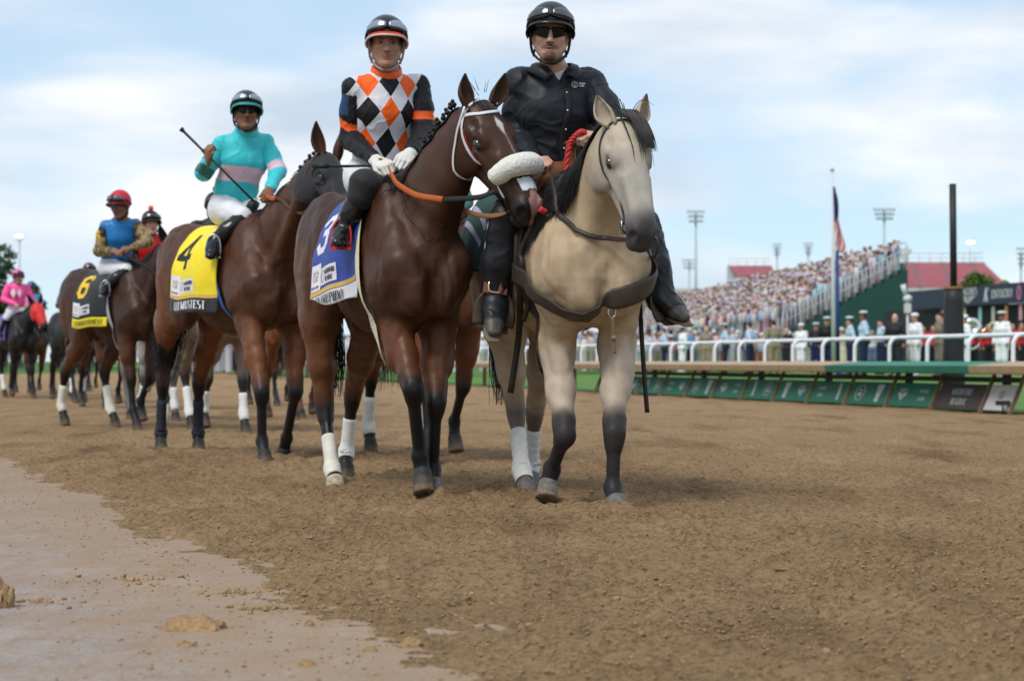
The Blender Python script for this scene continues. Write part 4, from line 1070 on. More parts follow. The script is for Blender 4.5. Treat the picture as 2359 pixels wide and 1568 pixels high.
def panel(s0, s1, m, kind):
    mb = MB(); A_ = [rel(RP(s1 - 0.02, *PB)), rel(RP(s0 + 0.02, *PB)), rel(RP(s0 + 0.02, *PT_)), rel(RP(s1 - 0.02, *PT_))]; nrm_ = np.array([-RN[0]*0.02, -RN[1]*0.02, 0.008])
    mb.add([a - nrm_ for a in A_] + [a for a in A_], [(4, 5, 6, 7), (3, 2, 1, 0), (0, 1, 5, 4), (1, 2, 6, 5), (2, 3, 7, 6), (3, 0, 4, 7)]); o = mb.build('sponsor_panel', m, rail, False)
    W = s1 - s0; f = facef(s1, PB, PT_)
    sq = lambda qs, u0, v0, k=2.2: [tuple((u0 + u, v0 + v*k) for u, v in q) for q in qs]
    def put(qs, mm): put_quads('lettering', qs, f, mm, o, 0.005, 0.0004)
    if kind == 'WR':
        for i, tx in enumerate(('WOODFORD', 'RESERVE')):
            q, w = text_quads(tx, 0.085, 0.95, 0.2, 0.1); put(sq(q, (W - w)/2, 0.55 - 0.40*i, 2.9), gw)
    elif kind == '152':
        q, w = text_quads('152', 0.11, 0.6, 0.14, 0.08, serif=False); put(sq(q, (W - w)/2, 0.45, 2.9), mat('print_goldp', (0.30, 0.22, 0.15), rough=0.7))
    else:
        for j, kk in enumerate(kind):
            c = W*(0.27 + 0.46*j)
            if kk == 'L': q, w = text_quads('LONGINES', 0.05, 0.75, 0.2, 0.12); put(sq(q, c - w/2, 0.60, 2.6) + [((c - 0.16, 0.56), (c - 0.02, 0.56), (c, 0.22), (c - 0.005, 0.22)), ((c + 0.02, 0.56), (c + 0.16, 0.56), (c + 0.005, 0.22), (c, 0.22))], gw)
            elif kk == 'W': q, w = text_quads('WOODFORD', 0.05, 0.75, 0.2, 0.12); q2, w2 = text_quads('RESERVE', 0.05, 0.75, 0.2, 0.12); put(sq(q, c - w/2, 0.58, 2.6) + sq(q2, c - w2/2, 0.25, 2.6), gw)
            elif kk == 'C': put([((c - 0.11, 0.88), (c + 0.11, 0.88), (c + 0.06, 0.30), (c - 0.06, 0.30)), ((c - 0.07, 0.28), (c + 0.07, 0.28), (c + 0.06, 0.12), (c - 0.06, 0.12))], gw)
            elif kk == 'R': put(ring_quads(c, 0.5, 0.15, 0.36, 0.028, 20) + [((c - 0.06, 0.35), (c + 0.05, 0.35), (c + 0.06, 0.5), (c - 0.05, 0.5)), ((c - 0.04, 0.55), (c + 0.06, 0.58), (c + 0.02, 0.68), (c - 0.03, 0.66))], gw)
            elif kk == 'H': put([((c - 0.05, 0.90), (c + 0.02, 0.90), (c + 0.08, 0.50), (c - 0.02, 0.55)), ((c - 0.02, 0.55), (c + 0.08, 0.5), (c + 0.07, 0.12), (c + 0.01, 0.12))], gw)
    return o
pg = mat('panel_green', srgb(30, 92, 70), rough=0.6, var=0.12, scale=3); pb = mat('panel_brown', srgb(62, 50, 44), rough=0.6, var=0.15, scale=3); pw = mat('panel_white', (0.46, 0.46, 0.46), rough=0.6, var=0.1, scale=3)
panel(-0.34, 0.34, pw, '152'); panel(0.38, 1.72, pb, 'WR')
kinds = ['LW', 'RC', 'WH', 'CL', 'HR', 'LW', 'RC', 'WL', 'HR', 'CL', 'LW']
for i, kd in enumerate(kinds):
    s = 1.76 + 1.38*i; panel(s, s + 1.34, pg, kd)
for i in range(-1, 13):
    s = 0.36 + 1.38*i if i >= 0 else -0.40
    mb = MB(); mb.obox((rel(RP(s, -0.06, 0.03)) + rel(RP(s, 0.16, 0.52)))/2, (nrm(np.array([*RD, 0])), nrm(RP(s, 0.16, 0.52) - RP(s, -0.06, 0.03)), nrm(np.cross(np.array([*RD, 0]), RP(s, 0.16, 0.52) - RP(s, -0.06, 0.03)))), (0.014, 0.31, 0.025)); mb.build('bracket', tan_post, rail, False)
for s in np.arange(0.36, S1, 2.76):
    mb = MB(); a = rel(RP(s, 0.34, 0)); mb.box(a - np.array([0.05, 0.05, 0.05]), a + np.array([0.05, 0.05, 0.64])); mb.build('support', dark_wood if s < 17 else tan_post, rail, False)
mb = MB(); mb.add([rel(RP(-0.4, 0.12, 0.42)), rel(RP(17.0, 0.12, 0.42)), rel(RP(17.0, 0.12, 0.49)), rel(RP(-0.4, 0.12, 0.49)), rel(RP(-0.4, 0.18, 0.42)), rel(RP(17.0, 0.18, 0.42)), rel(RP(17.0, 0.18, 0.49)), rel(RP(-0.4, 0.18, 0.49))], [(0, 1, 2, 3), (7, 6, 5, 4), (3, 2, 6, 7), (0, 4, 5, 1)]); mb.build('batten', dark_wood, rail, False)
# small black stand in front of the last panel
st = empty('ground_marker', P(2310, 955, 24.2)*np.array([1, 1, 0]), 'small black T-shaped stand on the dirt before the white panel', 'stand')
mb = MB(); mb.tube([(0, 0, 0), (0, 0, 0.15)], 0.012, 8); mb.build('stem', black_m if 'black_m' in globals() else dark_wood, st); mb = MB(); mb.box((-0.085, -0.04, 0.13), (0.085, 0.04, 0.19)); mb.build('head', dark_wood, st, False)
# ---- padded post behind the rail
pst = empty('padded_post', P(2197, 838, 27.6)*np.array([1, 1, 0]), 'tall black post with padded wrapped base behind the rail', 'post'); cb = mat('post_black', (0.022, 0.024, 0.026), rough=0.5, var=0.15, bump=0.3, bscale=9)
mb = MB(); mb.tube([(0, 0, 1.8), (-0.015, 0, 3.32)], 0.052, 12); mb.build('pole', cb, pst)
mb = MB(); V_ = [(0.004*math.sin(i*1.7), 0, 0.2 + i*0.175) for i in range(10)]; mb.tube(V_, [0.17, 0.165, 0.172, 0.160, 0.155, 0.158, 0.150, 0.148, 0.146, 0.140], 16); mb.build('padding', cb, pst)
mb = MB(); mb.tube([(0, 0, 1.76), (0, 0, 1.80)], 0.148, 16); mb.build('strap', mat('post_strap', (0.25, 0.12, 0.03), rough=0.6), pst)
# ================================================================== people
SKIN = dict(tan=(0.46, 0.25, 0.165), fair=(0.58, 0.335, 0.25), brown=(0.23, 0.11, 0.066), mid=(0.44, 0.24, 0.16))
def head_prims(c, f, l, u, sk, s=1.0):
    pr = []; A = pr.append; lip = (sk[0]*0.85, sk[1]*0.62, sk[2]*0.62)
    X = lambda a, b, d: c + (f*a + l*b + u*d)*s
    def E(a, b, d, ra, rb, rc, k=0.02, col=sk, op=1): A(ell(X(a, b, d), (ra*s, rb*s, rc*s), k*s, col, (f, l, u), op))
    def C(p, q, r0, r1, k=0.015, col=sk): A(cone(X(*p), X(*q), r0*s if np.isscalar(r0) else tuple(x*s for x in r0), r1*s if np.isscalar(r1) else tuple(x*s for x in r1), k*s, col, u=l))
    E(-0.010, 0, 0.030, 0.095, 0.074, 0.096)
    E(0.030, 0, -0.030, 0.062, 0.060, 0.085, 0.03)
    for t in (1, -1):
        C((-0.005, t*0.052, -0.052), (0.066, t*0.016, -0.104), 0.021, 0.018, 0.025)
        E(0.060, t*0.040, -0.022, 0.022, 0.022, 0.020, 0.022)
    E(0.080, 0, -0.104, 0.019, 0.022, 0.017, 0.02)
    C((0.080, -0.040, 0.022), (0.080, 0.040, 0.022), 0.012, 0.012, 0.02)
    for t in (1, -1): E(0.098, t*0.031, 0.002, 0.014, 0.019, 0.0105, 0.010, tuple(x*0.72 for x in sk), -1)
    C((0.090, 0, 0.012), (0.111, 0, -0.034), (0.008, 0.010), (0.012, 0.013), 0.012)
    E(0.112, 0, -0.038, 0.013, 0.0135, 0.011, 0.008)
    for t in (1, -1): E(0.100, t*0.013, -0.040, 0.010, 0.008, 0.008, 0.008); E(0.110, t*0.0075, -0.0485, 0.006, 0.004, 0.004, 0.004, (0.03, 0.015, 0.01), -1)
    E(0.091, 0, -0.0655, 0.013, 0.024, 0.0075, 0.008, lip); E(0.089, 0, -0.0785, 0.013, 0.020, 0.0078, 0.008, lip)
    E(0.104, 0, -0.0718, 0.012, 0.022, 0.0016, 0.004, (lip[0]*0.4, lip[1]*0.35, lip[2]*0.35), -1)
    for t in (1, -1):
        E(-0.012, t*0.078, -0.012, 0.020, 0.010, 0.031, 0.010)
        E(-0.008, t*0.090, -0.010, 0.010, 0.006, 0.018, 0.006, tuple(x*0.8 for x in sk), -1)
    return pr
def hand_prims(wr, d, n, sk, s=1.0, side=1, curl=1.0):
    """a hand closed round a rein: palm, four bent fingers, thumb. d = towards the knuckles, n = back of the hand"""
    d = nrm(d); n = np.asarray(n, float); n = nrm(n - d*(n @ d)); w = np.cross(n, d)*side
    pr = []; A = pr.append; wr = np.asarray(wr, float)
    A(cone(wr - d*0.02*s, wr + d*0.03*s, (0.027*s, 0.021*s), (0.036*s, 0.018*s), 0.015, sk, u=w))
    A(ell(wr + d*0.055*s, (0.042*s, 0.040*s, 0.017*s), 0.012, sk, (d, w, n)))
    ln = [0.95, 1.06, 1.0, 0.82]
    for i in range(4):
        k = wr + (d*0.088 + w*(i - 1.5)*0.0195)*s - d*0.006*s*abs(i - 1.3)
        m = k + (d*0.026 - n*0.026*curl)*s*ln[i]; e = m + (-d*0.016*curl + d*0.03*(1 - curl) - n*0.022)*s*ln[i]; g = e + (-d*0.016*curl - n*0.002)*s*ln[i]
        A(cone(k - d*0.02*s, k, 0.0095*s, 0.0098*s, 0.006, sk)); A(cone(k, m, 0.0098*s, 0.0088*s, 0.004, sk)); A(cone(m, e, 0.0088*s, 0.008*s, 0.004, sk)); A(cone(e, g, 0.008*s, 0.0072*s, 0.004, sk))
    b = wr + (d*0.030 - w*0.030 - n*0.004)*s; m = b + (d*0.032 - w*0.016 - n*0.012)*s; e = m + (d*0.026 + w*0.012 - n*0.014)*s
    A(cone(b, m, 0.0125*s, 0.0105*s, 0.008, sk)); A(cone(m, e, 0.0105*s, 0.008*s, 0.004, sk))
    return pr
def axes(fwd, up):
    f = nrm(fwd); u = np.asarray(up, float); u = nrm(u - f*(u @ f)); return f, np.cross(u, f), u
def person_prims(J, sk, hand=True, hs=1.0, bulk=1.0):
    f, l, u = J['hf']
    pr = head_prims(J['head'], f, l, u, sk, J.get('hsz', 1.0)); A = pr.append
    lat = nrm(J['shL'] - J['shR'])
    A(cone(J['neck'] - u*0.01, J['head'] - u*0.055 - f*0.015, (0.062, 0.062), (0.054, 0.058), 0.03, sk, u=lat))
    B = bulk
    A(cone(J['pelvis'], J['waist'], (0.135*B, 0.095*B), (0.125*B, 0.085*B), 0.05, sk, u=lat))
    A(cone(J['waist'], J['chest'], (0.125*B, 0.085*B), (0.150*B, 0.100*B), 0.05, sk, u=lat))
    A(cone(J['chest'], J['neck'], (0.150*B, 0.10*B), (0.060, 0.055), 0.05, sk, u=lat))
    for t in 'RL':
        A(cone(J['chest']*0.4 + J['neck']*0.6, J['sh'+t], 0.05, 0.055*B, 0.04, sk))
        A(cone(J['sh'+t], J['el'+t], 0.050*B, 0.038*B, 0.03, sk)); A(cone(J['el'+t], J['wr'+t], 0.038*B, 0.026, 0.02, sk))
        pr += hand_prims(J['wr'+t], J['hd'+t], J['hn'+t], sk, J.get('hds', 1.0), 1 if t == 'R' else -1)
        A(cone(J['hip'+t], J['kn'+t], 0.078*B, 0.044*B, 0.03, sk)); A(cone(J['kn'+t], J['an'+t], 0.044*B, 0.032, 0.02, sk))
        A(cone(J['an'+t], J['to'+t]*0.75 + J['an'+t]*0.25, (0.028, 0.028), (0.026, 0.016), 0.02, sk))
    return pr
def shirt_prims(J, o=0.02, B=1.0, col=(0.8, 0.8, 0.8), hem=None):
    lat = nrm(J['shL'] - J['shR']); A = []
    hem = J['pelvis']*0.55 + J['waist']*0.45 if hem is None else hem
    A.append(cone(hem, J['waist'], (0.135*B + o*0.8, 0.095*B + o), (0.132*B + o, 0.090*B + o), 0.05, col, u=lat))
    A.append(cone(J['waist'], J['chest'], (0.132*B + o, 0.090*B + o), (0.152*B + o, 0.105*B + o), 0.06, col, u=lat))
    A.append(cone(J['chest'], J['neck'] - (J['neck'] - J['chest'])*0.12, (0.152*B + o, 0.105*B + o), (0.075 + o*0.4, 0.062 + o*0.4), 0.06, col, u=lat))
    for t in 'RL': A.append(cone(J['chest']*0.35 + J['neck']*0.65, J['sh'+t], 0.05 + o*0.5, 0.050*B + o, 0.06, col))
    return A
def sleeve_prims(J, t, o=0.016, B=1.0, col=(0.8, 0.8, 0.8), cuff=0.92):
    e = J['el'+t]; w = J['el'+t]*(1 - cuff) + J['wr'+t]*cuff; s = J['sh'+t]
    mid = s*0.5 + e*0.5
    return [cone(s, mid, 0.052*B + o, 0.050*B + o, 0.03, col), cone(mid, e, 0.050*B + o, 0.044*B + o, 0.03, col), cone(e, w, 0.044*B + o, 0.029 + o*0.55, 0.02, col)]
def breech_prims(J, o=0.012, B=1.0, col=(0.8, 0.8, 0.8), to=0.96):
    lat = nrm(J['shL'] - J['shR'])
    A = [cone(J['pelvis'], J['waist'], (0.140*B + o, 0.10*B + o), (0.127*B + o, 0.088*B + o), 0.05, col, u=lat)]
    for t in 'RL':
        A.append(cone(J['pelvis'], J['hip'+t], 0.10*B + o, 0.095*B + o, 0.05, col))
        A.append(cone(J['hip'+t], J['hip'+t]*(1-to) + J['kn'+t]*to, 0.090*B + o, 0.060*B + o, 0.05, col))
    return A
def boot_prims(J, t, o=0.010, B=1.0, top=0.0, col=(0.01, 0.01, 0.011)):
    k = J['kn'+t]*(1 - top) + J['an'+t]*top; a = J['an'+t]; e = J['to'+t]; d = nrm(e - a); sh = nrm(a - k)
    he = a + sh*0.045 - d*0.03
    return [cone(k, k*0.45 + a*0.55, 0.052*B + o, 0.052*B + o, 0.03, col), cone(k*0.45 + a*0.55, a, 0.052*B + o, 0.036 + o, 0.03, col),
            cone(a, e - d*0.05, (0.036 + o, 0.036 + o), (0.036 + o*0.6, 0.024 + o*0.6), 0.03, col), cone(e - d*0.09, e, (0.038 + o*0.6, 0.026 + o*0.5), (0.028 + o*0.5, 0.018 + o*0.5), 0.02, col),
            cone(a, he, 0.036 + o, 0.030 + o*0.5, 0.02, col)]
def fabric(name, col, rough=0.55, bump=0.25, bscale=14.0, sheen=0.1, var=0.05, spec=0.4, coat=0.0):
    return mat(name, col, rough=rough, var=var, scale=9.0, bump=bump, bscale=bscale, sheen=sheen, spec=spec, coat=coat)
def helmet(parent, J, m, brim=None, rim=None, gog=None, strap=None, s=1.0, lens=(0.02, 0.02, 0.03), bumpf=None, pom=None, lens_rough=0.1):
    """skull cap with peak, goggles pushed up on it and a chin strap"""
    c = J['head']; f, l, u = J['hf']; s = s*J.get('hsz', 1.0)
    ctr = c + (u*0.040 - f*0.006)*s; a = np.array([0.122, 0.104, 0.112])*s
    def zr(p):                                   # rim height along u over the centre, per angle from the front
        q = (1 - math.cos(p))/2
        return (0.006 - 0.090*smooth01(np.array(q*1.35)) )*s
    def S(p, th, off=0.0):
        aa = a + off
        return ctr + f*aa[0]*math.sin(th)*math.cos(p) + l*aa[1]*math.sin(th)*math.sin(p) + u*aa[2]*math.cos(th)
    n, mth = 32, 12; V = []; F4 = []
    for i in range(mth + 1):
        for k in range(n):
            p = 2*math.pi*k/n; tm = math.acos(np.clip(zr(p)/a[2], -0.95, 0.95))
            V.append(S(p, max(tm*i/mth, 1e-3)))
    for i in range(mth):
        for k in range(n): F4.append((i*n + k, (i+1)*n + k, (i+1)*n + (k+1) % n, i*n + (k+1) % n))
    h = obj('helmet', mesh_np('helmet', np.array(V), np.array(F4)), m, parent); md = h.modifiers.new('thick', 'SOLIDIFY'); md.thickness = 0.012; md.offset = -1
    def patch(name, p0, p1, e0, e1, off, mt, par, nn=16, mm=4, shape=None, th=0.006):
        """band on the dome: angles p0..p1, heights over the rim e0..e1"""
        V = []
        for i in range(mm + 1):
            for k in range(nn + 1):
                p = p0 + (p1 - p0)*k/nn; x = k/nn*2 - 1
                lo, hi = e0, e1
                if shape: lo, hi = shape(x, e0, e1)
                z = zr(p) + (lo + (hi - lo)*i/mm)*s
                V.append(S(p, math.acos(np.clip(z/a[2], -0.97, 0.97)), off*s))
        F4 = [(i*(nn+1) + k, i*(nn+1) + k + 1, (i+1)*(nn+1) + k + 1, (i+1)*(nn+1) + k) for i in range(mm) for k in range(nn)]
        o = obj(name, mesh_np(name, np.array(V), np.array(F4)), mt, par); d = o.modifiers.new('thick', 'SOLIDIFY'); d.thickness = th; d.offset = 0
        return o
    if brim:
        V = []; nn = 20
        for i in range(4):
            t = i/3
            for k in range(nn + 1):
                p = R(-78) + R(156)*k/nn; w = math.cos(p*1.12)**0.8 if math.cos(p*1.12) > 0 else 0
                tm = math.acos(np.clip(zr(p)/a[2], -0.95, 0.95)); b = S(p, tm, 0.001)
                out = nrm(f*math.cos(p) + l*math.sin(p)*0.5)
                V.append(b + out*0.050*s*w*t - u*(0.016*t*t + 0.004)*s + u*0.004)
        F4 = [(i*(nn+1) + k, i*(nn+1) + k + 1, (i+1)*(nn+1) + k + 1, (i+1)*(nn+1) + k) for i in range(3) for k in range(nn)]
        o = obj('peak', mesh_np('peak', np.array(V), np.array(F4)), brim, h); d = o.modifiers.new('thick', 'SOLIDIFY'); d.thickness = 0.006
        if rim:
            mb = MB(); mb.tube(V[-(nn+1):], 0.0055*s, 8); mb.build('peak_edge', rim, h)
    if gog:
        g = patch('goggles', R(-62), R(62), 0.010, 0.062, 0.012, gog, h, 20, 5, lambda x, a_, b_: (a_ + 0.016*max(0, 1 - abs(x)*4) + 0.014*abs(x)**3, b_ - 0.016*abs(x)**2))
        lm = mat('lens_%d' % abs(hash(lens) % 9999), lens, rough=lens_rough, var=0.3, scale=6, spec=0.8, coat=0.8)
        for t in (1, -1):
            patch('lens', R(4 if t > 0 else -58), R(58 if t > 0 else -4), 0.022, 0.056, 0.017, lm, g, 12, 4, lambda x, a_, b_: (a_ + 0.006*abs(x)**2, b_ - 0.010*abs(x)**2))
        patch('goggle_strap', R(60), R(300), 0.036, 0.054, 0.004, gog, h, 30, 2)
    if strap:
        for t in (1, -1):
            mb = MB(); p0 = S(t*R(66), math.acos(np.clip(zr(R(66))/a[2], -0.95, 0.95)), -0.004)
            p1 = c + (f*0.006 + l*t*0.074 - u*0.085)*s; p2 = c + (f*0.055 + l*t*0.030 - u*0.128)*s; p3 = c + (f*0.062 - u*0.134)*s
            mb.tube(spline([p0, p0*0.5 + p1*0.5 + l*t*0.006, p1, p2, p3], 16), 0.0065*s, 6, flat=(1.0, 0.5)); mb.build('chin_strap', strap, h)
            mb = MB(); p4 = S(t*R(112), math.acos(np.clip(zr(R(112))/a[2], -0.95, 0.95)), -0.004)
            mb.tube(spline([p4, p4*0.5 + p1*0.5, p1], 8), 0.006*s, 6, flat=(1.0, 0.5)); mb.build('chin_strap', strap, h)
            mb = MB(); mb.obox(p1, (nrm(p1 - p0), l, f), (0.012*s, 0.005*s, 0.010*s)); mb.build('buckle', strap, h, False)
    if pom:
        mb = MB(); mb.sphere(ctr + u*(a[2] + 0.022*s), 0.032*s, 12, 8); mb.build('pompom', pom, h)
    return h
def glasses(parent, J, m, wrap=False):
    c = J['head']; f, l, u = J['hf']; s = J.get('hsz', 1.0)
    root = None
    for t in (1, -1):
        V = []; nn, mm = 10, 6
        for i in range(mm + 1):
            for k in range(nn + 1):
                x = k/nn; y = i/mm
                lat = 0.006 + 0.058*x; ht = 0.022 - 0.043*y*(1 - (0.25 if not wrap else 0.35)*x**2) - (0.006*(1 - x) if not wrap else 0.004*(1-x))*y
                fw = 0.106 - (0.036 if wrap else 0.026)*x**2 - 0.006*y
                V.append(c + (f*fw + l*t*lat + u*ht)*s)
        F4 = [(i*(nn+1) + k, i*(nn+1) + k + 1, (i+1)*(nn+1) + k + 1, (i+1)*(nn+1) + k) for i in range(mm) for k in range(nn)]
        o = obj('sunglasses' if root is None else 'lens', mesh_np('lens', np.array(V), np.array(F4)), m, parent if root is None else root)
        d = o.modifiers.new('thick', 'SOLIDIFY'); d.thickness = 0.004; d.offset = 1
        root = root or o
    for t in (1, -1):
        mb = MB(); mb.tube([c + (f*0.085 + l*t*0.056 + u*0.014)*s, c + (f*0.02 + l*t*0.080 + u*0.012)*s], 0.004*s, 6); mb.build('temple_arm', m, root)
    mb = MB(); mb.tube([c + (f*0.103 - l*0.01 + u*0.013)*s, c + (f*0.106 + u*0.015)*s, c + (f*0.103 + l*0.01 + u*0.013)*s], 0.003*s, 6); mb.build('bridge', m, root)
    return root
def face_paint(J, hair=(0.02, 0.015, 0.012), beard=None, brow=True, stubble=0.0):
    c = J['head']; f, l, u = J['hf']; s = J.get('hsz', 1.0)
    def fn(V, C):
        q = (V - c)/s; a = q @ f; b = q @ l; d = q @ u; C = np.array(C)
        near = np.linalg.norm(q, axis=1) < 0.16
        if brow:
            w = np.exp(-(((np.abs(b) - 0.031)/0.018)**4)) * np.exp(-(((d - 0.0195 + 0.12*np.abs(np.abs(b) - 0.028))/0.0068)**2)) * (a > 0.05) * near
            C = C*(1 - 0.92*w[:, None]) + np.array(hair)*0.92*w[:, None]
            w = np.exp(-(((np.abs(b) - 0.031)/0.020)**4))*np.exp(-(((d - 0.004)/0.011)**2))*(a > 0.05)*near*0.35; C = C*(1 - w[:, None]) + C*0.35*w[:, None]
        if stubble:
            w = smooth01((-d - 0.045)/0.03)*smooth01((a + 0.01)/0.05)*near*stubble
            C = C*(1 - w[:, None]) + np.array(hair)*w[:, None]
        if beard is not None:
            w = np.exp(-((b/0.040)**4))*smooth01((-d - 0.084)/0.008)*(a > 0.02)*near
            w = np.maximum(w, np.exp(-((b/0.040)**6))*np.exp(-(((d + 0.0560 + 0.25*np.abs(b))/0.0095)**2))*(a > 0.06)*near*0.9)
            jl = smooth01((-d - 0.06)/0.03)*smooth01((np.abs(b) - 0.03)/0.02)*near*0.35*(a > -0.01)
            w = np.maximum(w, jl)
            C = C*(1 - 0.93*w[:, None]) + np.array(beard)*0.93*w[:, None]
        w = smooth01((d - 0.03)/0.02)*smooth01((0.03 - a)/0.03)*near + (smooth01((0.0 - a)/0.03)*smooth01((d + 0.05)/0.02))*near*(np.abs(b) < 0.074)
        w = np.clip(w, 0, 1)
        return C*(1 - w[:, None]) + np.array(hair)*w[:, None]
    return fn
def eyes(parent, J, col=(0.012, 0.008, 0.006)):
    c = J['head']; f, l, u = J['hf']; s = J.get('hsz', 1.0)
    m = vmat('eyeball', rough=0.12, var=0.02, spec=0.6)
    for t in (1, -1):
        mb = MB(); mb.sphere(c + (f*0.0748 + l*t*0.031 + u*0.000)*s, 0.0122*s, 14, 10, (f, l, u))
        V = np.array(mb.v); q = (V - (c + (f*0.0748 + l*t*0.031 + u*0.000)*s)); a = q @ f; r2 = np.sqrt((q @ l)**2 + (q @ u)**2)
        C = np.where(((a > 0) & (r2 < 0.0078*s))[:, None], np.array(col), np.array([0.26, 0.22, 0.20]))
        o = obj('eye', mesh_np('eye', V, [np.array([x for x in mb.f if len(x) == 4])], True, C), m, parent)
SKIN_M = lambda: vmat('skin', rough=0.48, var=0.10, scale=55, bump=0.08, bscale=150, spec=0.3)
# ================================================================== the lead pony (buckskin) and the racehorses: where they stand
FP = Frame(0.215, 9.33, 17.0)          # lead pony
F3 = Frame(-0.70, 9.83, 25.0)         # horse 3
F4 = Frame(-1.95, 13.12, 34.0)         # horse 4
F6 = Frame(-4.05, 19.15, 42.0)          # horse 6

def legpx(fr, pts):
    return [fr.px(*p) for p in pts]
# ---- lead pony
lp = neutral_legs(2)
lp['FR'] = legpx(FP, [(1283, 800, 9.02), (1302, 1000, 8.72), (1272, 1080, 8.92), (1262, 1112, 8.93), (1257, 1150, 8.88)])
lp['FL'] = legpx(FP, [(1418, 800, 8.98), (1415, 998, 8.62), (1412, 1122, 8.62), (1418, 1150, 8.57), (1423, 1186, 8.52)])
lp['HR'] = legpx(FP, [(1165, 760, 9.85), (1188, 945, 9.95), (1202, 1080, 9.78), (1210, 1112, 9.70), (1214, 1146, 9.66)])
lp['HL'] = legpx(FP, [(1262, 760, 9.95), (1232, 945, 10.35), (1224, 1068, 10.45), (1222, 1094, 10.42), (1222, 1122, 10.38)])
O_p = FP.px(1444, 268, 8.36); Mz = FP.px(1499, 530, 8.14)
def paint_pony(V, C):
    z = V[:, 2]; x = V[:, 0]
    C = np.array(C)
    # dark points fade in below the knee, smoky shading of the face
    hf = HP_
    q = V - hf[0](0, 0, 0); u = q @ hf[1]; n = q @ hf[3]; w = q @ hf[2]
    on = (u > -0.02) & (n > -0.30) & (u < 0.75)
    g = smooth01((u - 0.10)/0.25) * on
    grey = np.array([0.345, 0.325, 0.295])
    C = C*(1 - 0.75*g[:, None]) + grey*0.75*g[:, None]
    dk = smooth01((u - 0.40)/0.14) * on
    C = C*(1 - dk[:, None]) + np.array([0.055, 0.052, 0.055])*dk[:, None]
    e = np.exp(-(((u - 0.205)/0.055)**2 + ((np.abs(w) - 0.09)/0.05)**2 + ((n + 0.075)/0.05)**2)) * on
    C = C*(1 - 0.7*e[:, None]) + np.array([0.09, 0.085, 0.085])*0.7*e[:, None]
    for key in ('FL', 'FR'):
        a_, k_ = np.asarray(lp[key][0]), np.asarray(lp[key][1]); d_ = k_ - a_; L_ = np.linalg.norm(d_); t_ = ((V - a_) @ d_)/L_**2; rr_ = np.linalg.norm(V - a_ - np.outer(np.clip(t_, 0, 1), d_), axis=1)
        w_ = smooth01((t_ - 0.62 + 0.06*fbm(V*14, 2, 7))/0.34)*(rr_ < 0.11)*(t_ < 1.4); C = C*(1 - w_[:, None]) + np.array([0.028, 0.024, 0.024])*w_[:, None]
    st = fbm(V*np.array([9, 9, 4.0]), 3, 4)
    return np.clip(C*(1 + 0.13*st[:, None] + 0.07*fbm(V*26, 2, 14)[:, None]), 0, 1)
_t = horse_prims('buckskin', lp, O_p, Mz - O_p, FP.dirl((0.33, -0.85, 0.30)), 0.02, 1.0, 0.99)
HP_ = _t[1]
hp = make_horse(FP, 'lead_pony', 'buckskin pony with black mane and brown breast collar, ridden by man in black jacket', 'buckskin', lp, O_p, Mz - O_p, FP.dirl((0.33, -0.85, 0.30)),
                voxel=0.009, neck_k=0.02, big=0.99, paint=paint_pony, rough=0.55, spec=0.2, hoofcol=(0.13, 0.125, 0.12),
                ear=dict(R=FP.dirl((-0.42, 0.1, 0.9)), oR=FP.dirl((-0.2, -1, 0.1)), L=FP.dirl((0.30, 0.05, 0.95)), oL=FP.dirl((0.75, -0.7, 0.0)), len=0.125, w=0.038),
                tail_kw=dict(length=1.0, seed=3))
# ---- horse 3
l3 = neutral_legs(2)
l3['FR'] = legpx(F3, [(905, 745, 9.45), (950, 893, 9.17), (967, 1048, 9.30), (973, 1085, 9.30), (976, 1138, 9.24)])
l3['FL'] = legpx(F3, [(1005, 760, 9.50), (1004, 925, 9.30), (997, 1078, 9.40), (1000, 1110, 9.37), (1003, 1150, 9.32)])
l3['HR'] = legpx(F3, [(735, 740, 10.25), (748, 940, 10.32), (765, 1078, 10.12), (771, 1102, 10.06), (772, 1132, 10.02)])
l3['HL'] = legpx(F3, [(850, 740, 10.35), (813, 905, 10.92), (798, 1040, 10.98), (796, 1070, 10.92), (796, 1104, 10.90)])
O_3 = F3.px(1112, 222, 8.98); M3 = F3.px(1250, 484, 8.78)
def paint_3(V, C):
    q = V - H3_[0](0, 0, 0); u = q @ H3_[1]; w = q @ H3_[2]; n = q @ H3_[3]
    C = np.array(C)
    on = (n > -0.06) & (u > 0) & (u < 0.7)
    star = smooth01((0.020*np.clip(1 - np.abs(u - 0.17)/0.06, 0, 1) - np.abs(w - 0.008))/0.008 + 0.5)*smooth01((u - 0.105)/0.02)*smooth01((0.24 - u)/0.02)*on
    strip = smooth01((0.006 - np.abs(w - 0.013 - 0.02*(u - 0.2)))/0.006 + 0.3)*smooth01((u - 0.20)/0.03)*smooth01((0.40 - u)/0.03)*on*0.55
    C = C*(1 - star[:, None]) + np.array([0.52, 0.49, 0.47])*star[:, None]; C = C*(1 - strip[:, None]) + np.array([0.35, 0.30, 0.28])*strip[:, None]
    snip = smooth01((w + 0.022 + 0.012*np.sin(u*55))/0.008)*smooth01((u - 0.50)/0.02)*smooth01((n + 0.135)/0.012)*(u < 0.75)
    C = C*(1 - snip[:, None]) + np.array([0.44, 0.24, 0.21])*snip[:, None]
    bk = smooth01((V[:, 2] - 1.30)/0.30)*(V[:, 0] < 0.45)
    C = C*(1 - 0.35*bk[:, None])
    return C
N3 = F3.dirl((0.52, -0.74, 0.30))
_t = horse_prims('dark_bay', l3, O_3, M3 - O_3, N3, 0.03, 1.08, 0.87, 1.0, 1.02)
H3_ = _t[1]
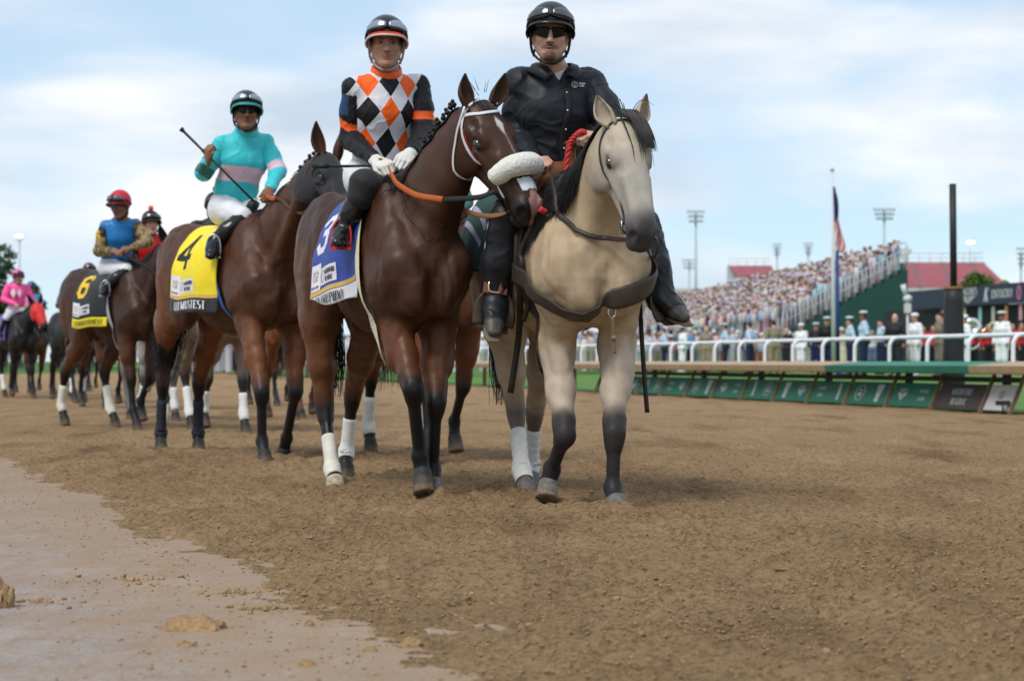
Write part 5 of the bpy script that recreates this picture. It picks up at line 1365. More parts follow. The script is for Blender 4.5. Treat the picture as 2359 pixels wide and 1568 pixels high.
h3 = make_horse(F3, 'racehorse', 'dark bay racehorse with white sheepskin noseband and blue number 3 cloth', 'dark_bay', l3, O_3, M3 - O_3, N3, voxel=0.009, neck_k=0.03, hs=1.08, big=0.87, sc_=1.02, spec=0.27,
                paint=paint_3, rough=0.46, hoofcol=dict(FL=(0.1, 0.095, 0.09), FR=(0.03, 0.03, 0.03), HR=(0.42, 0.36, 0.27), HL=(0.02, 0.02, 0.022)),
                ear=dict(R=F3.dirl((-0.10, 0.0, 1.0)), oR=F3.dirl((0.55, -0.8, 0)), L=F3.dirl((0.36, 0.05, 0.93)), oL=F3.dirl((0.4, -0.9, 0.0)), len=0.125, w=0.034),
                tail_kw=dict(length=1.0, seed=5, swing=0.05))
# ---- horse 4
l4 = neutral_legs(2)
l4['FR'] = legpx(F4, [(575, 745, 12.6), (603, 903, 12.35), (604, 1015, 12.42), (608, 1042, 12.38), (612, 1076, 12.33)])
l4['FL'] = legpx(F4, [(672, 745, 12.75), (681, 900, 12.65), (661, 1008, 12.95), (655, 1032, 13.0), (649, 1056, 13.02)])
l4['HR'] = legpx(F4, [(385, 745, 13.75), (375, 880, 14.25), (371, 995, 14.3), (370, 1018, 14.24), (371, 1046, 14.18)])
l4['HL'] = legpx(F4, [(490, 745, 13.85), (458, 880, 14.15), (457, 995, 14.22), (457, 1018, 14.18), (458, 1044, 14.14)])
O_4 = F4.px(766, 348, 12.05); M4 = F4.px(812, 498, 11.75)
h4 = make_horse(F4, 'racehorse', 'bay racehorse with black blinkers hood and yellow number 4 cloth', 'bay', l4, O_4, M4 - O_4, F4.dirl((0.75, -0.6, 0.2)), voxel=0.012, neck_k=0.02, hs=1.04, sc_=1.065, paint=None, rough=0.46, spec=0.27,
                ear=dict(R=F4.dirl((-0.16, 0, 1.0)), L=F4.dirl((0.2, 0.1, 1.0)), len=0.18), tail_kw=dict(length=1.05, seed=7, swing=-0.12, wide=1.3))
# ================================================================== riders and the things they and their horses carry
black_plastic = mat('black_gloss', (0.010, 0.010, 0.012), rough=0.25, var=0.1, spec=0.45, coat=0.15)
black_strap = mat('black_strap', (0.012, 0.012, 0.013), rough=0.5, var=0.2)
white_cloth = fabric('white_cloth', (0.72, 0.71, 0.74), rough=0.65)
patent = mat('boot_black', (0.008, 0.008, 0.009), rough=0.20, var=0.2, spec=0.4, bump=0.25, bscale=26, coat=0.2)
matte_black = fabric('black_knit', (0.009, 0.009, 0.010), rough=0.75, bump=0.3, bscale=30)
steel = mat('steel', (0.45, 0.45, 0.46), rough=0.25, metal=1.0, var=0.05)
def joints(fr, D0, px, face, up=(0, 0, 1), yaw_hand=None, hsz=1.0):
    J = {}
    for k, v in px.items():
        J[k] = fr.px(v[0], v[1], v[2]) if len(v) == 3 else np.asarray(v[3:], float)
    f, l, u = axes(fr.dirl(face), fr.dirl(up)); J['hf'] = (f, l, u); J['hsz'] = hsz
    return J
def diamonds_mat(name, y0, z0, w, h, c_a, c_b, c_w, yoke_z, yoke_c):
    m, nt, b = new_mat(name); L = nt.links.new
    def mth(op, a, bb=None, clamp=False):
        n = nt.nodes.new('ShaderNodeMath'); n.operation = op
        for i, v in enumerate((a, bb)):
            if v is None: continue
            if isinstance(v, (int, float)): n.inputs[i].default_value = v
            else: L(v, n.inputs[i])
        return n.outputs[0]
    co = nt.nodes.new('ShaderNodeTexCoord'); sp = nt.nodes.new('ShaderNodeSeparateXYZ')
    L(co.outputs['Object'], sp.inputs[0])
    a = mth('DIVIDE', mth('SUBTRACT', sp.outputs['Y'], y0), w); q = mth('DIVIDE', mth('SUBTRACT', sp.outputs['Z'], z0), h)
    iu = mth('FLOOR', mth('ADD', mth('ADD', a, q), 0.5)); iv = mth('FLOOR', mth('ADD', mth('SUBTRACT', a, q), 0.5))
    par = mth('FLOORED_MODULO', mth('ADD', iu, iv), 2.0); pu = mth('FLOORED_MODULO', iu, 2.0)
    m1 = nt.nodes.new('ShaderNodeMix'); m1.data_type = 'RGBA'; L(pu, m1.inputs['Factor']); m1.inputs['A'].default_value = c_a + (1,); m1.inputs['B'].default_value = c_b + (1,)
    m2 = nt.nodes.new('ShaderNodeMix'); m2.data_type = 'RGBA'; L(par, m2.inputs['Factor']); L(m1.outputs['Result'], m2.inputs['A']); m2.inputs['B'].default_value = c_w + (1,)
    L(m2.outputs['Result'], b.inputs['Base Color']); b.inputs['Roughness'].default_value = 0.55; b.inputs['Specular IOR Level'].default_value = 0.2
    nz = nt.nodes.new('ShaderNodeTexNoise'); nz.inputs['Scale'].default_value = 16; L(co.outputs['Object'], nz.inputs['Vector'])
    bp = nt.nodes.new('ShaderNodeBump'); bp.inputs['Strength'].default_value = 0.25; bp.inputs['Distance'].default_value = 0.01; L(nz.outputs['Fac'], bp.inputs['Height']); L(bp.outputs[0], b.inputs['Normal'])
    return m
def stirrup(parent, toe, ank, hip, m, leather, w=0.05, h=0.11):
    d = nrm(np.asarray(toe) - ank); c = ank + d*0.075 + np.array([0, 0, -0.02]); sd = nrm(np.cross([0, 0, 1.0], d)); up = nrm(np.array([0, 0, 1.0]) - d*0.2)
    pts = [c - sd*w - up*0.035, c - sd*w + up*0.03, c - sd*w*0.7 + up*0.085, c + up*h, c + sd*w*0.7 + up*0.085, c + sd*w + up*0.03, c + sd*w - up*0.035]
    mb = MB(); mb.tube(spline(pts, 20), 0.006, 8); o = mb.build('stirrup_iron', m, parent)
    mb = MB(); mb.obox(c - up*0.038, (sd, d, up), (w + 0.004, 0.016, 0.006)); mb.build('tread', m, o, False)
    mb = MB(); mb.tube(spline([c + up*h, (c + up*h)*0.5 + hip*0.5, hip], 10), 1.0, 8, flat=(0.011, 0.003), up=sd); mb.build('stirrup_leather', leather, parent)
def jockey(fr, name, label, J, sk, colors, voxel=0.006, base=None, shirt_m=None, sleeve_paint=None, sleeve_m=None, helmet_kw={}, paint=None, glass=None, gloves=None, crop=None, cloth_folds=0.006, bre_m=None, collar=None, B=0.92, boots_top=0.05, kneepad=False, eyes_on=True, o=0.020, sl_o=0.016, hem=None, group=None, boot_m=None, sleeve_cuff=0.92):
    root = empty(name, fr.M, label, 'person', group)
    body('body', person_prims(J, sk, bulk=B), voxel, SKIN_M(), root, paint=paint)
    sp = shirt_prims(J, o, B, colors.get('shirt', (0.8, 0.8, 0.8)), hem)
    sh = body('shirt', sp, voxel*1.25, shirt_m, root, warp=folds(sp, cloth_folds, 9.0, 11, (1, 1, 0.7)), paint=colors.get('shirt_paint'))
    for t in 'RL':
        q = sleeve_prims(J, t, sl_o, B, colors.get('sleeve', (0.8, 0.8, 0.8)), sleeve_cuff)
        body('sleeve', q, voxel*1.2, sleeve_m, sh, warp=folds(q, cloth_folds, 11.0, 7 + ord(t)), paint=(lambda V, C, t=t: sleeve_paint(V, C, t)) if sleeve_paint else None)
    if collar is not None:
        lat = nrm(J['shL'] - J['shR']); up = nrm(J['head'] - J['neck']); mb = MB(); fw = np.cross(lat, up); c = J['neck'] + up*0.020
        mb.tube([c + lat*0.074*math.cos(a) + fw*0.074*math.sin(a) - up*0.016*max(0, math.sin(a)) for a in np.linspace(0, 2*math.pi, 29)[:-1]], 1.0, 8, closed=True, flat=(0.030, 0.009), up=[nrm(lat*math.cos(a) + fw*math.sin(a)) for a in np.linspace(0, 2*math.pi, 29)[:-1]])
        mb.build('collar', collar, sh)
    bp = breech_prims(J, 0.012, B, (0.7, 0.7, 0.72)); br = body('breeches', bp, voxel*1.25, bre_m or white_cloth, root, warp=folds(bp, cloth_folds*0.8, 10.0, 23), paint=colors.get('breech_paint'))
    for t in 'RL':
        q = boot_prims(J, t, 0.009, B, boots_top); body('boot', q, voxel*1.2, boot_m or patent, root, warp=folds(q, 0.003, 18.0, 3))
        if kneepad:
            k = J['kn'+t]; mb = [cone(k + (J['hip'+t] - k)*0.06, k + (J['an'+t] - k)*0.25, 0.090, 0.070, 0.02, (0.01, 0.01, 0.01))]; body('knee_guard', mb, voxel*1.2, matte_black, root)
        if gloves is not None:
            gp = hand_prims(J['wr'+t], J['hd'+t], J['hn'+t], (0.8, 0.8, 0.8), 1.13, 1 if t == 'R' else -1)
            gp = [cone(J['wr'+t]*1.0 + (J['el'+t] - J['wr'+t])*0.30, J['wr'+t], 0.036, 0.031, 0.01, (0.8, 0.8, 0.8))] + gp
            gl = body('glove', gp, 0.0042, gloves, root)
            a = J['el'+t] - J['wr'+t]; mb = MB()
            for off, mm in ((0.055, 0), (0.085, 0)):
                cc = J['wr'+t] + nrm(a)*off; d = nrm(a); x = nrm(np.cross(d, [0.2, 0.3, 1])); y = np.cross(d, x)
                mb.tube([cc + (x*math.cos(q_) + y*math.sin(q_))*0.0345 for q_ in np.linspace(0, 2*math.pi, 19)[:-1]], 1.0, 6, closed=True, flat=(0.005, 0.002), up=[x*math.cos(q_) + y*math.sin(q_) for q_ in np.linspace(0, 2*math.pi, 19)[:-1]])
            mb.build('wrist_band', black_strap, gl)
    helmet(root, J, **helmet_kw)
    if eyes_on: eyes(root, J)
    if glass: glasses(root, J, glass, True)
    return root
# ------------------------------------------------------------------ rider of horse 3
J3 = joints(F3, 9.75, dict(pelvis=(868, 408, 9.88), waist=(878, 345, 9.84), chest=(887, 255, 9.78), neck=(890, 174, 9.74), head=(890, 103, 9.68),
    shR=(817, 206, 9.72), shL=(962, 200, 9.86), elR=(806, 318, 9.78), elL=(975, 300, 9.78), wrR=(866, 370, 9.50), wrL=(945, 355, 9.50),
    hipR=(838, 412, 9.82), hipL=(905, 412, 9.95), knR=(842, 430, 9.38), knL=(945, 430, 9.56), anR=(794, 526, 9.46), anL=(965, 530, 9.80), toR=(778, 560, 9.34), toL=(975, 560, 9.66)),
    face=(0.10, -0.99, -0.05), up=(0.02, -0.06, 1.0), hsz=1.02)
J3['hdR'] = F3.dirl((0.55, -0.6, -0.30)); J3['hnR'] = F3.dirl((-0.1, -0.55, 0.8)); J3['hdL'] = F3.dirl((-0.3, -0.7, -0.35)); J3['hnL'] = F3.dirl((0.3, -0.4, 0.8))
cy, cz = F3.px(900, 258, 9.66)[1], F3.px(900, 258, 9.66)[2]
OR, WH, BK = srgb(243, 98, 28), (0.66, 0.65, 0.70), (0.010, 0.010, 0.012)
silk3 = diamonds_mat('silk_diamonds', cy, cz, 0.108, 0.156, OR, BK, WH, 0, OR)
def sleeve3(V, C, t):
    a, b = J3['sh'+t], J3['el'+t]; d = b - a; L = np.linalg.norm(d); d = d/L; q = V - a; tt = (q @ d)/L
    fl = nrm(np.cross(d, [0, 0, 1.0]) + 1e-6); ang = np.abs((q - np.outer(q @ d, d)) @ np.cross(d, fl))
    w = 0.60 + ang*1.4
    e2 = J3['wr'+t] - b; L2 = np.linalg.norm(e2); e2 = e2/L2; q2 = V - b; s2 = np.clip(q2 @ e2, 0, L2); d2 = np.linalg.norm(q2 - np.outer(s2, e2), axis=1)
    s1 = np.clip(q @ d, 0, L); d1 = np.linalg.norm(q - np.outer(s1, d), axis=1); up_ = d1 <= d2 + 0.002
    C = np.tile(np.array(BK, np.float32), (len(V), 1))
    C[(tt > w) & (tt < w + 0.17) & up_] = OR
    C[(tt < 0.02) & (V[:, 2] > a[2] + 0.03)] = WH
    if t == 'R': C[(tt > 0.10) & (tt < 0.52) & (V[:, 1] < a[1] - 0.045)] = (0.02, 0.05, 0.12)
    return C
orange_silk = fabric('orange_silk', OR, rough=0.45)
jockey(F3, 'person', 'jockey in orange, black and white diamond silks riding the horse numbered 3', J3, SKIN['tan'], dict(), voxel=0.006, shirt_m=silk3, sleeve_paint=sleeve3, sleeve_m=vmat('silk_sleeve', rough=0.5, var=0.05, bump=0.2, bscale=18),
    helmet_kw=dict(m=black_plastic, brim=mat('orange_peak', srgb(205, 60, 20), rough=0.35, var=0.1), rim=mat('white_edge', (0.6, 0.58, 0.6), rough=0.4), gog=black_plastic, strap=mat('pale_strap', (0.35, 0.30, 0.28), rough=0.6), lens=(0.20, 0.24, 0.34), lens_rough=0.12),
    paint=face_paint(J3, stubble=0.12), boots_top=0.18, gloves=mat('glove_white', (0.66, 0.65, 0.60), rough=0.6, var=0.08, scale=40, bump=0.3, bscale=120), collar=orange_silk, kneepad=True, cloth_folds=0.006)
ge = J3['wrR'] + nrm(J3['hdR'])*0.045 + nrm(J3['hnR'] - nrm(J3['hdR'])*(J3['hnR'] @ nrm(J3['hdR'])))*0.024; gl_ = [o for o in bpy.data.objects if o.name == 'glove'][0]
mb = MB(); mb.sphere(ge, (0.014, 0.012, 0.005), 10, 6); mb.build('glove_badge', mat('badge_gold', (0.42, 0.27, 0.05), rough=0.5), gl_)
# crop held flat
cr = empty('riding_crop', F3.M, 'black riding crop held level by jockey in diamond silks', 'riding crop')
mb = MB(); mb.tube([F3.px(722, 383, 9.62), F3.px(795, 383, 9.55), F3.px(880, 382, 9.46)], [0.0075, 0.0075, 0.006], 10); mb.build('shaft', black_strap, cr)
mb = MB(); mb.tube([F3.px(722, 383, 9.62), F3.px(756, 383, 9.585)], 0.0125, 10); mb.build('padded_end', black_strap, cr)
# ------------------------------------------------------------------ tack of horse 3
white_tape = mat('white_strap', (0.66, 0.65, 0.68), rough=0.5, var=0.08)
br3 = bridle(h3, white_tape, noseband=False, bitm=mat('black_rubber', (0.012, 0.012, 0.012), rough=0.5))
H_, pr_ = h3['H'], h3['pr']
ang = np.linspace(-1.35, 1.65, 25)
ctrl = [H_(0.372 + 0.012*math.cos(a), math.sin(a)*0.055, -0.085 + 0.085*math.cos(a)) for a in ang]
q = snap(pr_, np.array(ctrl), 0.034)
V_, F_ = [], []
mb = MB(); mb.tube(q, [0.032 + 0.023*math.sin(math.pi*(i + 1.0)/(len(q) + 1))**0.35 for i in range(len(q))], 20)
me = mb.mesh('sheepskin_noseband'); Vn = np.array(mb.v); ctr_ = Vn.mean(0)
o = obj('sheepskin_noseband', me, mat('fleece', (0.78, 0.77, 0.71), rough=0.95, var=0.10, scale=60, bump=0.8, bscale=190, sheen=0.5, spec=0.1), br3)
sub = o.modifiers.new('sub', 'SUBSURF'); sub.levels = sub.render_levels = 2
tx = bpy.data.textures.new('fleece_clumps', 'CLOUDS'); tx.noise_scale = 0.012; tx.noise_depth = 2
dm = o.modifiers.new('wool', 'DISPLACE'); dm.texture = tx; dm.strength = 0.007; dm.mid_level = 0.5; dm.texture_coords = 'LOCAL'
strap('cheek_cord', pr_, [H_(0.10, -0.085, -0.085), H_(0.22, -0.082, -0.115), H_(0.34, -0.062, -0.10)], 0.006, 0.005, mat('red_cord', (0.30, 0.03, 0.02), rough=0.6), br3, off=0.003)
# nasal strip: white tape across the nose, below the fleece
uu, vv_ = np.meshgrid(np.linspace(0.02, 0.085, 11), np.linspace(-0.032, 0.038, 13), indexing='xy')
qq = np.array([H_(0.415 + u + 0.004*math.sin(v*260), v, -0.02) + h3['N']*0.02*(1 - (v/0.04)**2) for u, v in zip(uu.ravel(), vv_.ravel())])
tape = obj('nasal_strip', mesh_np('nasal_strip', snap(pr_, qq, 0.004), np.array([(j*11+i, j*11+i+1, (j+1)*11+i+1, (j+1)*11+i) for j in range(12) for i in range(10)])), mat('tape', (0.70, 0.74, 0.78), rough=0.45, bump=0.3, bscale=60), h3['root']); solid(tape, 0.002)
# black plaits standing along the crest, loose mane at the base
ct3 = crest_table(h3['pr'], h3['bz'])
hb = hair_mat('plait', (0.008, 0.007, 0.007))
for i, t in enumerate(np.linspace(0.55, 0.93, 8)):
    p, n = (x[0] for x in crest_at(ct3, t)); mb = MB(); p = snap(h3['pr'], (p + np.array([-0.02, -0.075, 0.02]))[None], 0.0)[0]; n = nrm(grad(h3['pr'], p[None])[0] + np.array([0, 0, 0.9]))
    mb.tube([p - n*0.01, p + n*0.022], [0.006, 0.005], 7); mb.sphere(p + n*0.030, (0.015, 0.015, 0.014), 10, 6); mb.sphere(p + n*0.047 + np.array([0.004, 0.003*(-1)**i, 0]), (0.011, 0.011, 0.010), 8, 6)
    mb.build('plait', hb, h3['root'])
def flat_mane(pr, tab, n, t0, t1, Lf, side, seed, off=0.006, back=0.10, sdf=None, droop=0.9, outk=0.45, lift=0.012, y0=0.0):
    rng = np.random.RandomState(seed); t = rng.uniform(t0, t1, n); sy = rng.uniform(-1, 1, n); ln = rng.uniform(0.6, 1.0, n)
    p, nn = crest_at(tab, t); L = np.array([Lf(x) for x in t])*ln; k = np.linspace(0, 1, 9)[None, :, None]; sd = np.array([side(x, y) for x, y in zip(t, sy)])
    p = p + np.array([0, y0, 0])
    PT = p[:, None] + nn[:, None]*(lift*np.sin(k*2.2)) + np.stack([-back*k[..., 0]*L[:, None] + 0.01*np.sin(k[..., 0]*7 + sy[:, None]*9), sd[:, None]*L[:, None]*outk*k[..., 0] + sy[:, None]*0.014*k[..., 0], -L[:, None]*k[..., 0]**1.7*droop], -1)
    return push_out(pr, PT, off + 0.006*np.abs(sy)[:, None], 3)
strands('mane', flat_mane(h3['pr'], ct3, 800, 0.05, 0.90, lambda t: 0.24 if t < 0.52 else 0.07, lambda t, y: -1, 4, y0=-0.03, outk=0.6), 0.0036, hb, h3['root'])
rng = np.random.RandomState(5); k6 = np.linspace(0, 1, 6)[:, None]; PT = []
for i in range(70):
    a, b, ln = rng.uniform(-1, 1), rng.uniform(-1, 1), rng.uniform(0.5, 1); p0 = H_(-0.02 + 0.02*b, 0.03*a, 0.0)
    PT.append(p0 + h3['F']*(-0.075*k6*ln) + h3['N']*0.02*k6 + h3['S']*0.05*a*k6 if i < 5 else p0 + h3['F']*(0.15*k6*ln) + h3['S']*0.012*a*(1 - k6) + h3['N']*0.02)
PT = np.array(PT); PT[5:] = snap(h3['pr'], PT[5:], 0.005, 3)
strands('forelock', PT, 0.0020, hb, h3['root'])
# leg bandages, white socks
bandage = mat('bandage', (0.70, 0.69, 0.66), rough=0.8, var=0.12, scale=25, bump=0.5, bscale=90)
sock = mat('white_sock', (0.66, 0.64, 0.56), rough=0.75, var=0.18, scale=18, bump=0.2, bscale=160)
J_ = [np.asarray(p) for p in l3['HR']]; leg_wrap(h3['root'], 'leg_bandage', pr_, [J_[1]*0.30 + J_[2]*0.70 + (J_[1]-J_[2])*0.22, J_[2], J_[3] + (J_[2]-J_[3])*0.15], 0.004, sock, twist=False)
J_ = [np.asarray(p) for p in l3['HL']]; leg_wrap(h3['root'], 'leg_bandage', pr_, [J_[1]*0.42 + J_[2]*0.58 + (J_[1]-J_[2])*0.15, J_[2], J_[3]*0.6 + J_[2]*0.4], 0.005, bandage, twist=False)
# reins: orange grip by the hands, black to the bit
rein_c = mat('rein_black', (0.013, 0.011, 0.011), rough=0.45, var=0.2); rein_o = mat('rein_orange', (0.42, 0.095, 0.02), rough=0.5, var=0.15, bump=0.4, bscale=220)
hand3 = J3['wrR'] + J3['hdR']/np.linalg.norm(J3['hdR'])*0.09
b_ = h3['bit-1']
A0 = F3.px(908, 415, 9.38); A1 = F3.px(955, 448, 9.12); A2 = F3.px(1020, 460, 8.98); A3 = F3.px(1100, 455, 8.86)
rope('rein', [A2, A3, F3.px(1140, 444, 8.80), b_], 1.0, rein_c, br3, 20, flat=(0.014, 0.005), up=(0, -1, 0.2))
gp_ = push_out(pr_, spline([hand3, A0, A1, A2], 20), 0.02); rope('rein_grip', gp_, 1.0, rein_o, br3, 24, flat=(0.0155, 0.0065), up=(0, -1, 0.2))
rope('rein', [h3['bit1'], F3.px(1150, 495, 8.95), F3.px(1090, 492, 9.15), F3.px(1020, 455, 9.35), F3.px(960, 400, 9.45)], 1.0, mat('rein_tan', (0.25, 0.12, 0.06), rough=0.5), br3, 20, flat=(0.012, 0.004), up=(0, -1, 0.2))
strap('neck_strap', pr_, [F3.px(925, 440, 9.3), F3.px(940, 500, 9.2), F3.px(985, 545, 9.05), F3.px(1040, 550, 9.0), F3.px(1055, 535, 9.05)], 0.012, 0.006, rein_c, br3, off=0.004)
# saddle cloth 3 with lettering, girth, little saddle, irons
CL3 = Cloth(pr_, -0.20, 0.36, 0.79, 0.010, slope=-0.03); CL3.ripple(0.006, 3)
blue = fabric('cloth_blue', srgb(28, 62, 150), rough=0.6, bump=0.3, bscale=30); gold = fabric('cloth_gold', srgb(205, 168, 80), rough=0.6)
ink = mat('print_black', (0.02, 0.02, 0.022), rough=0.7); print_w = mat('print_white', (0.74, 0.73, 0.78), rough=0.7)
def number_cloth(fr, CL, label, base_m, num, num_m, band_m, name_txt, name_m, edge_m, nh=0.21, nx=0.04, name='saddle_cloth', d_band=(0.875, 1.0), band_edge=None, lx=0.015, tw=0.66, sx=1.35, tx0=0.05):
    e = empty(name, fr.M, label, 'saddle cloth')
    solid(obj('cloth', CL.mesh('cloth', 0, d_band[0]), base_m, e), 0.004)
    for sd, nm in ((-1, 'R'), (1, 'L')):
        V = [CL.at(CL.x0 + (CL.x1-CL.x0)*i/24, d_band[0] + (d_band[1]-d_band[0])*j/5, sd, 0.001) for j in range(6) for i in range(25)]
        F4 = [(j*25+i, j*25+i+1, (j+1)*25+i+1, (j+1)*25+i) for j in range(5) for i in range(24)]
        bd = solid(obj('name_band', mesh_np('name_band', np.array(V), np.array(F4)), band_m, e), 0.004)
        if sd < 0:
            L = CL.smax; hh = (d_band[1]-d_band[0])*L
            tq, w = text_quads(name_txt, hh*0.56, cond=0.72 if len(name_txt) < 10 else 0.60)
            put_quads('lettering', tq, CL.fn(-1, CL.x0 + tx0, d_band[1] - 0.25*(d_band[1]-d_band[0]), (CL.x1 - CL.x0)*tw/w), name_m, bd, 0.0085)
    if edge_m: 
        V = [CL.at(CL.x0 + (CL.x1-CL.x0)*i/24, d_band[0] - 0.028 + 0.03*j, -1, 0.0045) for j in range(2) for i in range(25)]
        obj('trim', mesh_np('trim', np.array(V), np.array([(i, i+1, 25+i+1, 25+i) for i in range(24)])), edge_m, e)
    put_quads('number', digit_quads(num, nh, 0.17, 1.05), CL.fn(-1, CL.x0 + nx, 0.60, sx), num_m, e, 0.0055)
    # sponsor patches
    f1 = CL.fn(-1, CL.x0 + lx, 0.845, sx); p1 = put_grid('sponsor_patch', 0.0, 0.0, 0.110, 0.140, f1, print_w, e, 0.006)
    tq, _ = text_quads('152', 0.055, cond=0.6, thick=0.10, serif=False); put_quads('lettering', [tuple((u + 0.022, v + 0.052) for u, v in q_) for q_ in tq], f1, mat('print_gold', (0.36, 0.27, 0.17), rough=0.6), p1, 0.0085)
    tq, _ = text_quads('KENTUCKY DERBY', 0.013, cond=0.62, thick=0.2, thin=0.1, serif=False); put_quads('lettering', [tuple((u + 0.006, v + 0.014) for u, v in q_) for q_ in tq], f1, mat('print_grey', (0.12, 0.10, 0.12), rough=0.6), p1, 0.0085)
    f2 = CL.fn(-1, CL.x0 + lx + 0.113*sx, 0.825, sx); p2 = put_grid('sponsor_patch', 0.0, 0.0, 0.175, 0.092, f2, print_w, e, 0.006)
    put_quads('emblem', ring_quads(0.026, 0.046, 0.018, 0.034, 0.004), f2, ink, p2, 0.0085)
    tq, _ = text_quads('WOODFORD', 0.026, cond=0.62, thick=0.18, thin=0.1); put_quads('lettering', [tuple((u + 0.052, v + 0.050) for u, v in q_) for q_ in tq], f2, ink, p2, 0.0085)
    tq, _ = text_quads('RESERVE', 0.026, cond=0.62, thick=0.18, thin=0.1); put_quads('lettering', [tuple((u + 0.056, v + 0.012) for u, v in q_) for q_ in tq], f2, ink, p2, 0.0085)
    return e
number_cloth(F3, CL3, 'blue saddle cloth with white number 3 and a white name band', blue, '3', print_w, fabric('band_white', (0.62, 0.62, 0.66), rough=0.65), 'INTREPIDO', ink, gold, tw=0.58, sx=1.15, tx0=0.10)
def girth(hr, x, m, w=0.075, s0=0.0, name='girth', xb=None, off=0.016, parent=None, n=56):
    pr = hr['pr']; xb = x if xb is None else xb; an = np.linspace(R(-170), R(170), n)
    c = np.stack([x + (xb - x)*np.abs(an)/R(170), 0*an, 0*an + 1.22], 1); d = np.stack([0*an, np.sin(an), np.cos(an)], 1); t = np.full(n, 0.62)
    for _ in range(24): t -= np.clip(field(pr, c + d*t[:, None]) - off, -0.05, 0.05)*0.8
    pts = c + d*t[:, None]
    g = grad(pr, pts); mb = MB(); mb.tube(pts, 1.0, 8, flat=(w/2, 0.004), up=g, closed=False); return mb.build(name, m, parent or hr['root']), pts, g
cream = fabric('cream_elastic', srgb(214, 204, 160), rough=0.7)
def race_saddle(fr, hr, label, girth_m, x=0.17, stripe=None, J=None, iron=steel, gx=0.26, gxb=0.34, seat_m=None, gw=0.085):
    e = empty('racing_saddle', fr.M, label, 'saddle')
    g, pts, gr = girth(hr, gx, girth_m, gw, name='girth', xb=gxb, off=0.020, parent=e)
    if stripe:
        mb = MB(); mb.tube(pts + gr*0.004, 1.0, 6, flat=(0.014, 0.002), up=gr); mb.build('girth_stripe', stripe, g)
    sp = [cone((x - 0.14, 0, 1.555), (x + 0.10, 0, 1.575), (0.10, 0.035), (0.075, 0.04), 0.03, (0.1, 0.1, 0.1)), ell((x + 0.13, 0, 1.62), (0.04, 0.05, 0.05), 0.04), ell((x - 0.17, 0, 1.60), (0.05, 0.09, 0.03), 0.03)]
    z0 = max(snap(hr['pr'], np.array([[x, 0, 1.75]]), 0.0)[0][2], 1.5) - 1.545
    for p in sp:
        for k in ('a', 'c', 'lo', 'hi'):
            if k in p: p[k] = p[k] + np.array([0, 0, z0])
    body('seat', sp, 0.009, seat_m or LEATHER('black', (0.012, 0.011, 0.011)), e)
    if J is not None:
        for t in 'RL': stirrup(e, J['to'+t], J['an'+t], np.array([x + 0.02, 0.20*(1 if t == 'L' else -1), 1.46]), iron, LEATHER('black', (0.012, 0.011, 0.011)))
    return e
race_saddle(F3, h3, 'small black racing saddle with cream girth on the horse numbered 3', cream, stripe=fabric('girth_white', (0.6, 0.6, 0.62)), J=J3, iron=mat('stirrup_red', (0.45, 0.025, 0.02), rough=0.35), gx=0.28, gxb=0.42)
# ------------------------------------------------------------------ lead pony: hair, tack, rider
pp = hp['pr']; Hq = hp['H']; ctp = crest_table(pp, hp['bz'])
hbp = hair_mat('pony', (0.010, 0.008, 0.008))
strands('mane', flat_mane(pp, ctp, 1500, 0.03, 0.97, lambda t: 0.58 - 0.16*abs(t - 0.5), lambda t, y: -1, 14, off=0.010, back=0.35, droop=0.85, outk=0.32, lift=0.05), 0.0042, hbp, hp['root'])
rng = np.random.RandomState(9); k9 = np.linspace(0, 1, 9)[:, None]; PT = []
for i in range(420):
    a, b, ln = rng.uniform(-1, 1), rng.uniform(-1, 1), rng.uniform(0.55, 1); p0 = Hq(-0.015 + 0.02*b, 0.035*a, 0.005)
    if i < 5: PT.append(p0 + hp['F']*(-0.05*np.sin(k9*3.0)*ln) + hp['N']*0.03*k9 + hp['S']*(0.10*a*k9))
    elif i < 16: PT.append(p0 + hp['F']*(0.26*k9*ln) + hp['S']*(0.03*np.sin(k9*2) + 0.02*a))
    else: PT.append(p0 + hp['F']*(0.07*k9 + 0.13*k9**2*ln) + hp['S']*(0.012 + 0.060*np.sin(k9*1.45)*(0.85 + 0.3*b) - 0.015*a*k9) + hp['N']*0.025*np.sin(k9*2.2))
PT = np.array(PT); PT[5:] = push_out(pp, PT[5:], 0.005)
strands('forelock', PT, 0.0027, hbp, hp['root'])
br_l = LEATHER('brown', (0.045, 0.026, 0.018)); br_d = LEATHER('dark', (0.030, 0.022, 0.018)); tan_l = LEATHER('tan', (0.17, 0.062, 0.028))
brp = bridle(hp, br_l, noseband=False, throat=False, w=0.016, brow=False)
